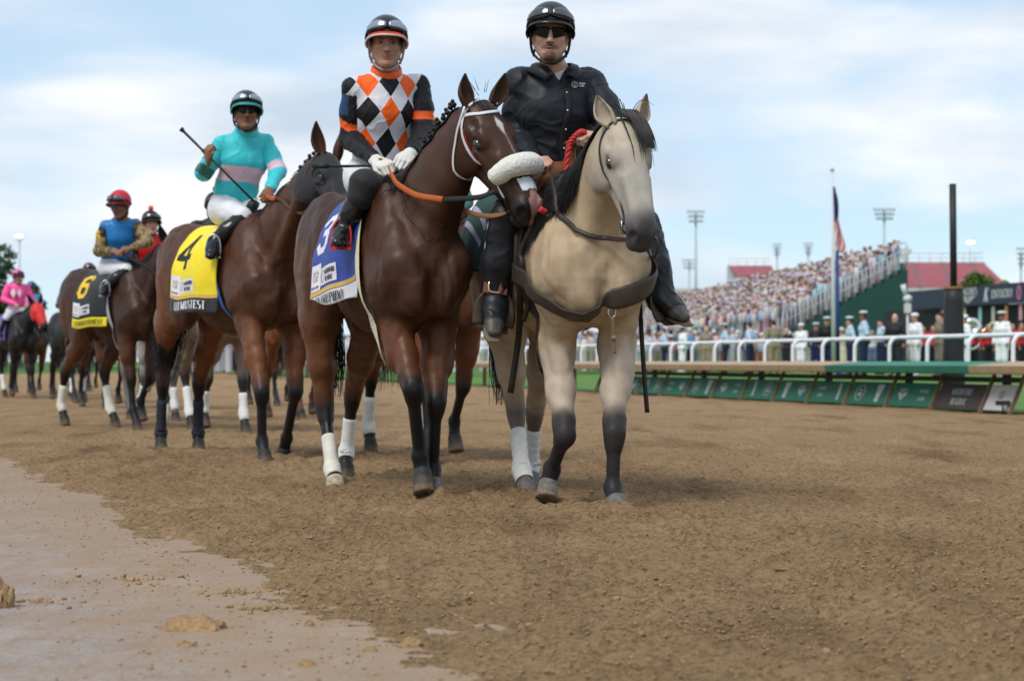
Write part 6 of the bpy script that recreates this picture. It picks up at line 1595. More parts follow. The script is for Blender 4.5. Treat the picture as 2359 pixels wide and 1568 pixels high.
def ribbon(name, pr, pts, w, m, parent, off=0.008, n=40, th=0.006, up=(0, 0, 1), na=7, taper=None):
    """broad strap draped on the body"""
    c = snap(pr, spline(pts, n), off); t = np.gradient(c, axis=0); t /= np.linalg.norm(t, axis=1, keepdims=True); g = grad(pr, c); b = np.cross(g, t); b *= np.sign(b @ np.asarray(up, float))[:, None]
    rows = []
    for k in range(na):
        s_ = (k/(na - 1) - 0.5)*w; ww = s_ if taper is None else (s_*np.array([taper(i/(n-1)) for i in range(n)]))[:, None]
        rows.append(snap(pr, c + b*ww, off, 5))
    V = np.array(rows).reshape(-1, 3)
    for _ in range(2):
        Vr = V.reshape(na, n, 3); Vr[:, 1:-1] = 0.25*Vr[:, :-2] + 0.5*Vr[:, 1:-1] + 0.25*Vr[:, 2:]; V = Vr.reshape(-1, 3)
    V = push_out(pr, V, off, 2)
    o = obj(name, mesh_np(name, V, np.array([(k*n+i, k*n+i+1, (k+1)*n+i+1, (k+1)*n+i) for k in range(na-1) for i in range(n-1)])), m, parent); solid(o, th, 1.0 if np.mean(np.cross(V.reshape(na, n, 3)[0, 1]-V.reshape(na, n, 3)[0, 0], V.reshape(na, n, 3)[1, 0]-V.reshape(na, n, 3)[0, 0]) @ g[0]) > 0 else -1.0)
    return o
bc = empty('breast_collar', FP.M, 'broad dark brown leather breast collar across the buckskin pony chest', 'breast collar')
bcl = ribbon('chest_band', pp, [FP.px(1205, 605, 9.25), FP.px(1238, 636, 8.95), FP.px(1300, 676, 8.72), FP.px(1385, 693, 8.62), FP.px(1450, 671, 8.66), FP.px(1492, 622, 8.82), FP.px(1505, 582, 9.0)], 0.100, LEATHER('band', (0.055, 0.042, 0.034)), bc, 0.024)
for s_ in (-1, 1):
    c_ = snap(pp, np.array([FP.px(1398, 706, 8.62)]), 0.0)[0]
cring = snap(pp, np.array([FP.px(1405, 728, 8.62)]), 0.018)[0]
mb = MB(); mb.tube([cring + np.array([0, 0.019*math.sin(a), 0.028*math.cos(a)]) for a in np.linspace(0, 2*math.pi, 17)[:-1]], 0.004, 8, closed=True); mb.build('ring', steel, bc)
q_ = push_out(pp, np.array([cring + np.array([0.004, 0.002, -0.025 - 0.024*i + 0.0]) + np.array([-0.006*i, 0.004*i, 0]) for i in range(8)]), 0.012); rope('tie_strap', q_, 1.0, LEATHER('pale', (0.24, 0.17, 0.11)), bc, 16, flat=(0.0085, 0.004), up=(1, 0, 0)); mb = MB(); mb.sphere(q_[4], (0.013, 0.014, 0.013), 10, 6); mb.build('knot', LEATHER('pale', (0.24, 0.17, 0.11)), bc)
# white wraps on the hind legs, dark bell on the near one
for key in ('HR', 'HL'):
    J_ = [np.asarray(p) for p in lp[key]]; leg_wrap(hp['root'], 'leg_bandage', pp, [J_[1]*0.55 + J_[2]*0.45 + (J_[1]-J_[2])*0.10, J_[2], J_[3] + (J_[2]-J_[3])*0.1], 0.009, bandage, seg=20)
# saddle pad, western saddle
CLP = Cloth(pp, -0.50, 0.22, 0.58, 0.012, flare=0.03); CLP.ripple(0.008, 8)
green = fabric('pad_green', srgb(18, 66, 58), rough=0.7, bump=0.4, bscale=60)
pad = empty('saddle_pad', FP.M, 'dark green saddle pad with pale stripes under the western saddle', 'saddle pad')
solid(obj('pad', CLP.mesh('pad'), green, pad), 0.018)
for d_ in (0.60, 0.74):
    V = [CLP.at(-0.47 + 0.30*i/16, d_ + 0.10*(i/16)**2 + 0.05*j - 0.10, -1, 0.022) for j in range(2) for i in range(17)]
    obj('stripe', mesh_np('stripe', np.array(V), np.array([(i, i+1, 17+i+1, 17+i) for i in range(16)])), fabric('pad_stripe', (0.42, 0.42, 0.55)), pad)
sad = empty('western_saddle', FP.M, 'brown leather western saddle with buckled stirrup fenders on the buckskin pony', 'saddle')
zt = snap(pp, np.array([[0.05, 0, 1.8]]), 0)[0][2] + 0.03
sp_ = [cone((-0.20, 0, zt + 0.02), (0.16, 0, zt + 0.01), (0.15, 0.05), (0.12, 0.05), 0.05), cone((0.22, -0.10, zt), (0.22, 0.10, zt), 0.065, 0.065, 0.05), cone((0.235, 0, zt + 0.04), (0.26, 0, zt + 0.135), 0.030, 0.020, 0.02), ell((0.265, 0, zt + 0.15), (0.045, 0.042, 0.016), 0.015),
       cone((-0.30, -0.12, zt + 0.08), (-0.30, 0.12, zt + 0.08), (0.05, 0.06), (0.05, 0.06), 0.05)]
for s_ in (1, -1): sp_.append(cone((0.10, s_*0.12, zt - 0.02), (0.08, s_*0.28, zt - 0.20), (0.17, 0.03), (0.20, 0.025), 0.05, u=(1, 0, 0)))
body('seat', sp_, 0.010, tan_l, sad)
# ---- rider
JP = joints(FP, 9.3, dict(pelvis=(1262, 425, 9.42), waist=(1268, 350, 9.40), chest=(1275, 255, 9.36), neck=(1274, 160, 9.30), head=(1268, 82, 9.20),
    shR=(1204, 196, 9.32), shL=(1366, 192, 9.38), elR=(1192, 305, 9.36), elL=(1414, 292, 9.24), wrR=(1225, 372, 9.10), wrL=(1376, 316, 8.98),
    hipR=(1222, 432, 9.36), hipL=(1312, 432, 9.48), knR=(1168, 500, 9.05), knL=(1480, 520, 9.16), anR=(1140, 688, 9.12), anL=(1522, 690, 9.10), toR=(1138, 752, 8.98), toL=(1566, 724, 8.98)),
    face=(-0.02, -1.0, -0.03), up=(0.03, 0.02, 1.0), hsz=1.10)
JP['hdR'] = FP.dirl((0.5, -0.6, 0.0)); JP['hnR'] = FP.dirl((0, -0.5, 0.8)); JP['hdL'] = FP.dirl((-0.75, -0.6, 0.12)); JP['hnL'] = FP.dirl((-0.1, -0.55, 0.8)); JP['hds'] = 1.05; JP['shL'] = JP['shL'] + np.array([0, -0.02, -0.015])
nylon = mat('jacket_nylon', (0.014, 0.016, 0.021), rough=0.5, var=0.15, scale=8, bump=0.35, bscale=11, spec=0.26)
chaps = mat('chaps_leather', (0.010, 0.011, 0.014), rough=0.42, var=0.2, scale=12, bump=0.3, bscale=14, spec=0.3)
rp = empty('person', FP.M, 'bearded man in black jacket, sunglasses and black helmet riding the buckskin pony', 'person')
body('body', person_prims(JP, SKIN['fair'], bulk=1.05), 0.006, SKIN_M(), rp, paint=face_paint(JP, hair=(0.05, 0.03, 0.02), beard=(0.055, 0.032, 0.022)))
hem = JP['pelvis']*0.75 + JP['waist']*0.25
ip = shirt_prims(JP, 0.012, 1.08); body('undershirt', ip + [cone(JP['neck'], JP['neck'] + np.array([0, 0, 0.012]), 0.072, 0.068, 0.02)], 0.009, white_cloth, rp)
jp = shirt_prims(JP, 0.034, 1.14, hem=hem)
vtop = JP['neck'] + np.array([0.10, 0.0, 0.015]); vbot = JP['chest']*0.35 + JP['neck']*0.65 + np.array([0.14, 0.004, 0.0])
jpc = jp + [cone(vtop, vbot, (0.064, 0.10), (0.008, 0.05), 0.008, (0, 0, 0), u=(0, 1, 0), op=-1), cone(JP['neck'] - np.array([0, 0, 0.01]), JP['neck'] + np.array([0, 0, 0.15]), 0.068, 0.08, 0.01, op=-1)]
def jfold(V, n):
    q = V*np.array([1, 1, 1.0]); sw = fbm(V*5 + 3, 2, 31)
    w = 1 - np.abs(fbm(np.stack([q[:, 0]*5, q[:, 1]*5 + q[:, 2]*6 + sw*1.2, q[:, 2]*5 - q[:, 1]*3], 1), 2, 41))*2.0
    w2 = 1 - np.abs(vnoise(np.stack([q[:, 0]*8, q[:, 1]*9 - q[:, 2]*7 + sw*2.0, q[:, 2]*9 + q[:, 1]*4], 1), 47))*2.0
    return V + n*(0.008*w + 0.005*sw + 0.006*np.clip(w2, 0, 1)**2)[:, None]
jk = body('jacket', jpc, 0.0075, nylon, rp, warp=jfold)
for t in 'RL':
    q = sleeve_prims(JP, t, 0.024, 1.10, cuff=0.95); body('sleeve', q, 0.0075, nylon, jk, warp=folds(q, 0.009, 9.0, 51 + ord(t)))
# collar leaves, placket, snaps, chest emblem
lat = nrm(JP['shL'] - JP['shR']); nk = JP['neck']
for s_ in (1, -1):
    A_ = [nk + lat*s_*0.070 + np.array([-0.045, 0, 0.035]), nk + lat*s_*0.083 + np.array([0.02, 0, 0.028]), nk + lat*s_*0.058 + np.array([0.085, 0, 0.0]), nk + lat*s_*0.026 + np.array([0.112, 0, -0.045])]
    B_ = [nk + lat*s_*0.110 + np.array([-0.05, 0, -0.008]), nk + lat*s_*0.140 + np.array([0.03, 0, -0.018]), nk + lat*s_*0.115 + np.array([0.095, 0, -0.045]), nk + lat*s_*0.075 + np.array([0.128, 0, -0.075])]
    a_, b_2 = spline(A_, 10), spline(B_, 10); V = np.concatenate([a_, a_*0.5 + b_2*0.5 + np.array([0.008, 0, 0.012]), b_2])
    solid(obj('collar', mesh_np('collar', V, np.array([(k*10+i, k*10+i+1, (k+1)*10+i+1, (k+1)*10+i) for k in range(2) for i in range(9)])), nylon, jk), 0.006, 0)
def jfront(y, z, off): # front of the jacket
    p = np.array([[0.9, y, z]]); 
    return p
def front_pts(yz, off):
    q = np.array([[JP['chest'][0] + 0.36, y, z] for (y, z) in yz])
    for _ in range(26): q[:, 0] -= np.clip(field(jp, q) - off, -0.05, 0.05)*0.85
    return q
y0 = JP['chest'][1] + 0.012; zz = np.linspace(JP['neck'][2] - 0.10, hem[2] - 0.03, 24)
rope('placket', front_pts([(y0 + 0.010*math.sin(i*0.35), z) for i, z in enumerate(zz)], 0.012), 1.0, nylon, jk, 30, flat=(0.016, 0.004), up=(1, 0, 0))
for z in np.linspace(JP['neck'][2] - 0.13, hem[2] + 0.03, 5):
    mb = MB(); mb.sphere(front_pts([(y0 + 0.002, z)], 0.018)[0], (0.004, 0.0065, 0.0065), 8, 6); mb.build('snap', steel, jk)
lc = FP.px(1328, 193, 9.2); yz0 = (lc[1], lc[2])
def lfn(uv, off): return front_pts([(yz0[0] + u, yz0[1] + v) for u, v in uv], 0.020 + off)
quads = ring_quads(0, 0, 0.017, 0.017, 0.0035, 14) + [((-0.004, -0.010), (0.002, -0.002), (0.006, -0.006), (0.0, -0.012)), ((-0.006, 0.004), (0.002, 0.011), (0.006, 0.008), (-0.002, 0.0))]
t1, _ = text_quads('WOODFORD', 0.008, 0.6, 0.3, 0.2, serif=False); t2, _ = text_quads('RESERVE', 0.008, 0.6, 0.3, 0.2, serif=False)
put_quads('emblem', quads + [tuple((u + 0.024, v + 0.003) for u, v in q_) for q_ in t1] + [tuple((u + 0.026, v - 0.009) for u, v in q_) for q_ in t2], lfn, mat('thread_white', (0.55, 0.55, 0.58), rough=0.7), jk, 0.0, vec=True)
bp = breech_prims(JP, 0.020, 1.1); body('trousers', bp, 0.008, chaps, rp, warp=folds(bp, 0.008, 8, 61))
for t in 'RL':
    q = boot_prims(JP, t, 0.030, 1.05, 0.0)[:3]; body('chaps_leg', q, 0.008, chaps, rp, warp=folds(q, 0.008, 7, 71))
    a_, e_ = JP['an'+t], JP['to'+t]; d_ = nrm(e_ - a_); dn = nrm(a_ - JP['kn'+t]); sd_ = nrm(np.cross(d_, dn))
    bq = [cone(a_ - dn*0.10, a_ + dn*0.01, 0.060, 0.054, 0.03), cone(a_ + dn*0.02, e_ - d_*0.02, (0.055, 0.050), (0.046, 0.034), 0.03, u=sd_), cone(e_ - d_*0.05, e_ + d_*0.035, (0.050, 0.032), (0.034, 0.022), 0.02, u=sd_), cone(a_ + dn*0.03, a_ + dn*0.075 - d_*0.03, 0.045, 0.036, 0.02)]
    def bpaint(V, C, e_=e_, d_=d_):
        w = smooth01((((V - e_) @ d_) + 0.045)/0.05); return np.array([0.010, 0.010, 0.011])*(1 - w[:, None]) + np.array([0.085, 0.080, 0.070])*w[:, None]
    bo_ = body('boot', bq, 0.0065, vmat('boot_worn', rough=0.38, var=0.3, scale=30, bump=0.3, bscale=40), rp, paint=bpaint)
    so = dn*0.030 + 0
    mb = MB(); mb.tube([e_ + d_*0.068 + dn*0.026, e_ + d_*0.0 + dn*0.040, a_*0.5 + e_*0.5 + dn*0.055, a_ + dn*0.072 - d_*0.05], [0.6, 1.0, 0.9, 0.8], 12, flat=(0.048, 0.0075), up=dn); mb.build('sole', mat('sole_tan', (0.16, 0.12, 0.08), rough=0.7), bo_)
    mb = MB(); side_p = [JP['hip'+t]*0.5 + JP['kn'+t]*0.5, JP['kn'+t], JP['kn'+t]*0.4 + JP['an'+t]*0.6]; dd = np.array([0, 0.075 if t == 'L' else -0.075, 0.0])
    rope('piping', [p_ + dd*1.05 + np.array([-0.02, 0, 0]) for p_ in side_p], 0.005, mat('piping_pale', (0.5, 0.48, 0.42), rough=0.6), rp, 14)
    # stirrup and fender
    sg = 1 if t == 'L' else -1; top = np.array([0.10, sg*0.30, zt - 0.22]); c_ = a_*0.45 + e_*0.55 + dn*0.055
    up_ = nrm(top - c_); hw = 0.075
    arch = [c_ - sd_*hw + dn*0.005, c_ - sd_*hw*1.02 + up_*0.06, c_ - sd_*hw*0.75 + up_*0.13, c_ + up_*0.165, c_ + sd_*hw*0.75 + up_*0.13, c_ + sd_*hw*1.02 + up_*0.06, c_ + sd_*hw + dn*0.005]
    st_ = rope('stirrup', arch, 1.0, LEATHER('stirrup', (0.05, 0.032, 0.022)), sad, 28, flat=(0.028, 0.007), up=d_)
    mb = MB(); mb.obox(c_ + dn*0.008, (sd_, d_, dn), (hw, 0.030, 0.008)); mb.build('tread', LEATHER('stirrup', (0.05, 0.032, 0.022)), st_, False)
    f0 = c_ + up_*0.16 + d_*0.02
    fe = rope('fender', [f0, f0*0.6 + top*0.4 + np.array([0.01, sg*0.02, 0]), top], 1.0, tan_l, sad, 16, flat=(0.052, 0.009), up=nrm(np.array([0.35, sg*1.0, 0.1])))
    cb = f0 + up_*0.045 + np.array([0.016, sg*0.012, 0]); ax_ = nrm(np.cross(up_, d_)); nr = nrm(np.cross(ax_, up_)); nr = nr if nr @ d_ > 0 else -nr
    mb = MB(); mb.obox(cb - up_*0.01, (ax_, up_, nr), (0.058, 0.026, 0.006)); mb.build('stirrup_strap', tan_l, fe, False)
    mb = MB(); mb.tube([cb + nr*0.012 + ax_*x*0.030 + up_*y*0.028 for x, y in ((-1, -1), (-0.4, -1.15), (0.4, -1.15), (1, -1), (1.15, 0), (1, 1), (0.4, 1.15), (-0.4, 1.15), (-1, 1), (-1.15, 0))], 0.0055, 8, closed=True); mb.build('buckle', mat('brass', (0.62, 0.50, 0.32), rough=0.3, metal=1.0, var=0.1), fe)
helmet(rp, JP, m=mat('helmet_black', (0.014, 0.017, 0.026), rough=0.36, var=0.1, spec=0.5), brim=black_plastic, gog=black_plastic, strap=black_strap, lens=(0.03, 0.035, 0.05))
glasses(rp, JP, mat('glass_black', (0.006, 0.006, 0.007), rough=0.22, spec=0.25, var=0.1))
mb = MB(); hd_ = JP['head']; f_, l_, u_ = JP['hf']
for t in (1, -1):
    ctr_ = hd_ + (u_*0.066 + l_*t*0.085*1.1 + f_*0.055)*1.0
    mb2 = MB(); mb2.obox(ctr_, (nrm(f_*0.6 - l_*t*0.9), u_, nrm(f_*0.9 + l_*t*0.6)), (0.022, 0.007, 0.010)); mb2.build('strap_accent', mat('red_accent', (0.55, 0.05, 0.05), rough=0.5), rp)
# neck rein, curb strap, saddle straps
handL = JP['wrL'] + nrm(JP['hdL'])*0.085
rb = hp['bit-1']
rr_ = push_out(pp, spline([rb, FP.px(1452, 552, 8.42), FP.px(1390, 545, 8.62), FP.px(1338, 512, 8.82), FP.px(1318, 470, 8.95), FP.px(1330, 400, 9.02), handL], 40), 0.012); rr_[1:-1] = 0.25*rr_[:-2] + 0.5*rr_[1:-1] + 0.25*rr_[2:]; rr_[2:-2] = (rr_[:-4] + rr_[1:-3] + rr_[2:-2] + rr_[3:-1] + rr_[4:])/5; rr_ = push_out(pp, rr_, 0.016); rope('rein', rr_, 1.0, br_d, brp, 44, flat=(0.012, 0.005), up=(0.6, -0.6, 0.3))
rope('rein', push_out(pp, spline([hp['bit1'], FP.px(1515, 560, 8.5), FP.px(1500, 590, 8.75), FP.px(1470, 470, 9.0), handL], 40), 0.012), 1.0, br_d, brp, 40, flat=(0.011, 0.005), up=(0.6, 0.6, 0.3))
for pts_, w_ in (([(1228, 520, 9.06), (1224, 590, 9.02), (1212, 660, 9.05), (1200, 720, 9.12), (1192, 800, 9.2), (1176, 905, 9.22)], 0.016), ([(1252, 540, 8.98), (1236, 620, 8.96), (1224, 680, 9.0), (1205, 740, 9.06)], 0.013), ([(1472, 640, 9.2), (1478, 770, 9.15), (1484, 860, 9.12), (1491, 950, 9.1)], 0.0115)):
    rope('hanging_strap', push_out(pp, spline([FP.px(*p_) for p_ in pts_], 20), 0.02), 1.0, br_d, sad, 24, flat=(w_, 0.006), up=(0.9, -0.3, 0))
g_, _, _ = girth(hp, 0.24, br_d, 0.10, name='cinch', xb=0.26, off=0.016, parent=sad)
for (x_, y_) in ((1224, 612), (1222, 632)):
    mb = MB(); mb.sphere(FP.px(x_, y_, 8.98), 0.009, 10, 6); mb.build('concho', steel, sad)
# red braided lead rope from the hand to the racehorse's bit
lr = empty('lead_rope', FP.M, 'red braided lead rope held by rider of the buckskin pony', 'rope')
base_ = spline([handL + np.array([0.02, 0, 0.0]), FP.px(1335, 306, 8.90), FP.px(1312, 335, 8.92), FP.px(1303, 400, 8.92), FP.px(1290, 470, 8.86), FP.px(1262, 488, 8.80), FP.px(1244, 482, 8.78)], 70)
tv = np.gradient(base_, axis=0); tv /= np.linalg.norm(tv, axis=1, keepdims=True); ax1 = np.cross(tv, [0.2, 0.3, 0.9]); ax1 /= np.linalg.norm(ax1, axis=1, keepdims=True); ax2 = np.cross(tv, ax1)
for k in range(3):
    ph = np.arange(70)*0.75 + k*2*math.pi/3; mb = MB(); mb.tube(base_ + ax1*np.cos(ph)[:, None]*0.008 + ax2*np.sin(ph)[:, None]*0.008, 0.0085, 6); mb.build('strand', mat('rope_red', (0.50, 0.035, 0.035), rough=0.6, var=0.15), lr)
# ------------------------------------------------------------------ horse 4 and its rider
p4, H4 = h4['pr'], h4['H']
hood_m = fabric('hood_black', (0.012, 0.012, 0.014), rough=0.7, bump=0.3, bscale=40)
def hood(hr, m, keep=None, grow=0.007):
    a, b = hr['hd']; out = []
    for p in hr['pr'][a:b]:
        if p['op'] < 0: continue
        c = p.get('c', p.get('a')); u = (c - hr['H'](0, 0, 0)) @ hr['F']
        if u > 0.40: continue
        p = dict(p)
        if p['t'] == 0: p['ra'] = tuple(x + grow for x in p['ra']); p['rb'] = tuple(x + grow for x in p['rb'])
        else: p['r'] = p['r'] + grow
        p['lo'] = p['lo'] - grow; p['hi'] = p['hi'] + grow; out.append(p)
    return body('blinker_hood', out, 0.011, m, hr['root'])
hd4 = hood(h4, hood_m)
for s_ in (1, -1):
    c = H4(0.205, s_*0.098, -0.062); mb = MB(); a_ = h4['F']; b_ = h4['N']; n_ = h4['S']*s_
    for r0, off in ((0.050, 0.0),):
        mb.tube([c + a_*0.050*math.cos(t) + b_*0.042*math.sin(t) + n_*0.010*(1.4 - math.cos(t)) for t in np.linspace(0, 2*math.pi, 21)[:-1]], 0.006, 8, closed=True)
    mb.build('eye_cup', mat('cup_black', (0.02, 0.02, 0.022), rough=0.35), hd4)
br4 = bridle(h4, LEATHER('br4', (0.085, 0.035, 0.02)), noseband=True, w=0.017)
ct4 = crest_table(p4, h4['bz'])
strands('mane', flat_mane(p4, ct4, 380, 0.08, 0.9, lambda t: 0.16 if t < 0.6 else 0.05, lambda t, y: 1 if y > -0.5 else -1, 6), 0.004, hb, h4['root'])
for i, t in enumerate(np.linspace(0.70, 0.93, 4)):
    p, n = (x[0] for x in crest_at(ct4, t)); mb = MB(); mb.tube([p - n*0.01, p + n*0.025], [0.006, 0.005], 7); mb.sphere(p + n*0.034, 0.014, 9, 6); mb.build('plait', hb, h4['root'])
dark_wrap = mat('wrap_dark', (0.022, 0.024, 0.032), rough=0.75, var=0.2, scale=30, bump=0.4, bscale=90)
for key in ('HR', 'HL'):
    J_ = [np.asarray(p) for p in l4[key]]; leg_wrap(h4['root'], 'leg_bandage', p4, [J_[1]*0.55 + J_[2]*0.45 + (J_[1]-J_[2])*0.1, J_[2], J_[3]*0.6 + J_[2]*0.4], 0.006, dark_wrap)
J_ = [np.asarray(p) for p in l4['HR']]; c_ = J_[1]*0.35 + J_[2]*0.65
mb = MB(); mb.tube([c_ + np.array([0.045, 0.03, 0.085]), c_ + np.array([0.045, 0.03, -0.075])], 1.0, 8, flat=(0.012, 0.006), up=(1, 0.5, 0)); mb.build('bandage_fastening', mat('tape_white', (0.62, 0.58, 0.56), rough=0.7), h4['root'])
yellow = fabric('cloth_yellow', srgb(238, 214, 22), rough=0.6, bump=0.3, bscale=30)
CL4 = Cloth(p4, -0.28, 0.34, 0.80, 0.012, slope=0.03); CL4.ripple(0.007, 13)
number_cloth(F4, CL4, 'yellow saddle cloth with black number 4 and a black name band', yellow, '4', ink, fabric('band_black', (0.012, 0.012, 0.014)), 'LITMUSTEST', print_w, gold, sx=1.2, tw=0.66, nh=0.24, tx0=0.08)
J4 = joints(F4, 13, dict(pelvis=(532, 476, 13.12), waist=(546, 432, 13.08), chest=(562, 368, 13.0), neck=(568, 306, 12.95), head=(567, 259, 12.88),
    shR=(512, 334, 12.95), shL=(610, 330, 13.06), elR=(470, 398, 12.95), elL=(640, 392, 12.98), wrR=(478, 372, 12.78), wrL=(622, 437, 12.72),
    hipR=(515, 484, 13.05), hipL=(566, 482, 13.2), knR=(560, 500, 12.72), knL=(612, 492, 12.88), anR=(496, 556, 12.72), anL=(625, 560, 13.05), toR=(484, 590, 12.58), toL=(632, 592, 12.92)),
    face=(0.22, -0.97, 0.02), up=(0.03, 0.03, 1.0), hsz=1.02)
J4['hdR'] = F4.dirl((0.05, -0.35, 0.95)); J4['hnR'] = F4.dirl((-0.75, -0.6, 0.0)); J4['hdL'] = F4.dirl((-0.2, -0.7, -0.5)); J4['hnL'] = F4.dirl((0.5, -0.5, 0.5))
TEAL, PINK = srgb(62, 192, 200), srgb(226, 190, 205)
z0_, z1_ = F4.px(545, 386, 12.9)[2], F4.px(545, 418, 12.9)[2]
def shirt4(V, C):
    C = np.tile(np.array(TEAL, np.float32), (len(V), 1)); tilt = V[:, 1]*0.10; z = V[:, 2] + tilt
    C[(z < z0_) & (z > z1_)] = PINK; return C
def sleeve4(V, C, t):
    C = np.tile(np.array(TEAL, np.float32), (len(V), 1)); e = J4['el'+t]; d = nrm(J4['sh'+t] - e); s = (V - e) @ d
    C[(s > -0.02) & (s < 0.05)] = PINK if t == 'L' else (0.02, 0.14, 0.13); return C
silkv = vmat('silk_plain', rough=0.45, var=0.05, bump=0.25, bscale=15)
rp4 = jockey(F4, 'person', 'jockey in turquoise silks with pink hoop and raised crop on the horse numbered 4', J4, SKIN['brown'], dict(shirt_paint=shirt4), voxel=0.0075, shirt_m=silkv, sleeve_paint=sleeve4, sleeve_m=silkv,
    helmet_kw=dict(m=mat('helmet_dark', (0.010, 0.022, 0.024), rough=0.25, var=0.1, coat=0.3), brim=mat('teal_peak', (0.02, 0.20, 0.20), rough=0.4), rim=mat('teal_edge', (0.05, 0.35, 0.35), rough=0.4), gog=black_plastic, strap=black_strap, lens=(0.22, 0.27, 0.32)),
    paint=face_paint(J4), glass=mat('glass_black', (0.006, 0.006, 0.007), rough=0.10), collar=fabric('teal_silk', TEAL, rough=0.45), eyes_on=False)
cr4 = empty('riding_crop', F4.M, 'long black riding crop raised aslant by jockey in turquoise', 'riding crop')
a_, b_ = F4.px(418, 298, 12.85), F4.px(583, 462, 12.62)
mb = MB(); mb.tube([a_, a_*0.5 + b_*0.5, b_], [0.010, 0.008, 0.008], 8); mb.build('shaft', black_strap, cr4)
mb = MB(); mb.tube([a_ + (b_ - a_)*0.0, a_ + (b_ - a_)*0.03], [0.019, 0.012], 8); mb.build('knob', black_strap, cr4)
mb = MB(); mb.tube([a_ + (b_ - a_)*0.30, a_ + (b_ - a_)*0.42], 0.013, 8); mb.build('grip', black_strap, cr4)
blue_el = fabric('girth_blue', srgb(30, 92, 165), rough=0.6)
sd4 = race_saddle(F4, h4, 'black racing saddle with blue and yellow girth on the horse numbered 4', blue_el, J=J4, gx=0.16, gxb=0.40, iron=steel, gw=0.115)
hand4 = J4['wrL'] + nrm(J4['hdL'])*0.09
rope('rein_grip', push_out(p4, spline([hand4, F4.px(640, 462, 12.5), F4.px(665, 468, 12.4)], 14), 0.015), 1.0, rein_o, br4, 16, flat=(0.017, 0.007), up=(0, -1, 0.2))
rope('rein', push_out(p4, spline([F4.px(662, 467, 12.4), F4.px(700, 476, 12.2), F4.px(760, 478, 12.0), h4['bit-1']], 20), 0.012), 1.0, LEATHER('br4', (0.085, 0.035, 0.02)), br4, 22, flat=(0.013, 0.005), up=(0, -1, 0.2))

# ------------------------------------------------------------------ ready-made seated rider for the horses further back
def seat_joints(tw=0.0, lean=0.0, arms=0, hsz=1.02, h=0.0, wide=1.0, face=(1, 0, -0.05)):
    z = lambda v: v + h
    J = dict(pelvis=(0.02, 0, z(1.66)), waist=(0.04 + lean*0.3, 0, z(1.79)), chest=(0.07 + lean*0.7, 0, z(1.99)), neck=(0.09 + lean, 0, z(2.15)), head=(0.12 + lean*1.2, 0, z(2.28)),
        hipR=(0.04, -0.10, z(1.64)), hipL=(0.04, 0.10, z(1.64)), knR=(0.30, -0.27, z(1.50)), knL=(0.30, 0.27, z(1.50)), anR=(0.12, -0.33, z(1.22)), anL=(0.12, 0.33, z(1.22)), toR=(0.24, -0.36, z(1.17)), toL=(0.24, 0.36, z(1.17)),
        shR=(0.07 + lean, -0.175*wide, z(2.09)), shL=(0.07 + lean, 0.175*wide, z(2.09)), elR=(0.10 + lean*0.6, -0.26*wide, z(1.86)), elL=(0.10 + lean*0.6, 0.26*wide, z(1.86)), wrR=(0.34, -0.09, z(1.76)), wrL=(0.34, 0.09, z(1.76)))
    J = {k: np.array(v, float) for k, v in J.items()}
    J['hf'] = axes(face, (0.02, 0, 1)); J['hsz'] = hsz
    for t in 'RL': J['hd'+t] = np.array([0.8, 0, -0.4]); J['hn'+t] = np.array([0.3, 0, 0.9])
    return J
def plain_paint(c): return lambda V, C: np.tile(np.array(c, np.float32), (len(V), 1))
def std_horse(fr, name, label, pal, var, voxel=0.018, group=None, head=(0.98, 0, 1.86), mz=(1.40, 0, 1.40), N=(0.75, 0, 0.65), wraps=None, big=1.0, seed=0, bm=None, **kw):
    O = np.array(head, float); h = make_horse(fr, name, label, pal, neutral_legs(var), O, np.array(mz) - O, np.array(N), voxel=voxel, rough=0.46, big=big, group=group, spec=0.26, tail_kw=dict(seed=seed, length=1.0, n=120, wide=1.2), **kw)
    bridle(h, bm or LEATHER('std', (0.03, 0.02, 0.016)), noseband=True, throat=False)
    ct = crest_table(h['pr'], h['bz']); strands('mane', flat_mane(h['pr'], ct, 160, 0.05, 0.95, lambda t: 0.16, lambda t, y: 1 if y > 0 else -1, seed), 0.007, hair_mat('m_' + pal, PAL[pal]['m']), h['root'])
    if wraps:
        for key in wraps[1]:
            J_ = [np.asarray(p, float) for p in h['legs'][key]]; leg_wrap(h['root'], 'leg_bandage', h['pr'], [J_[1]*0.6 + J_[2]*0.4, J_[2], J_[3]*0.7 + J_[2]*0.3], 0.008, wraps[0], n=12, seg=8, twist=False)
    return h
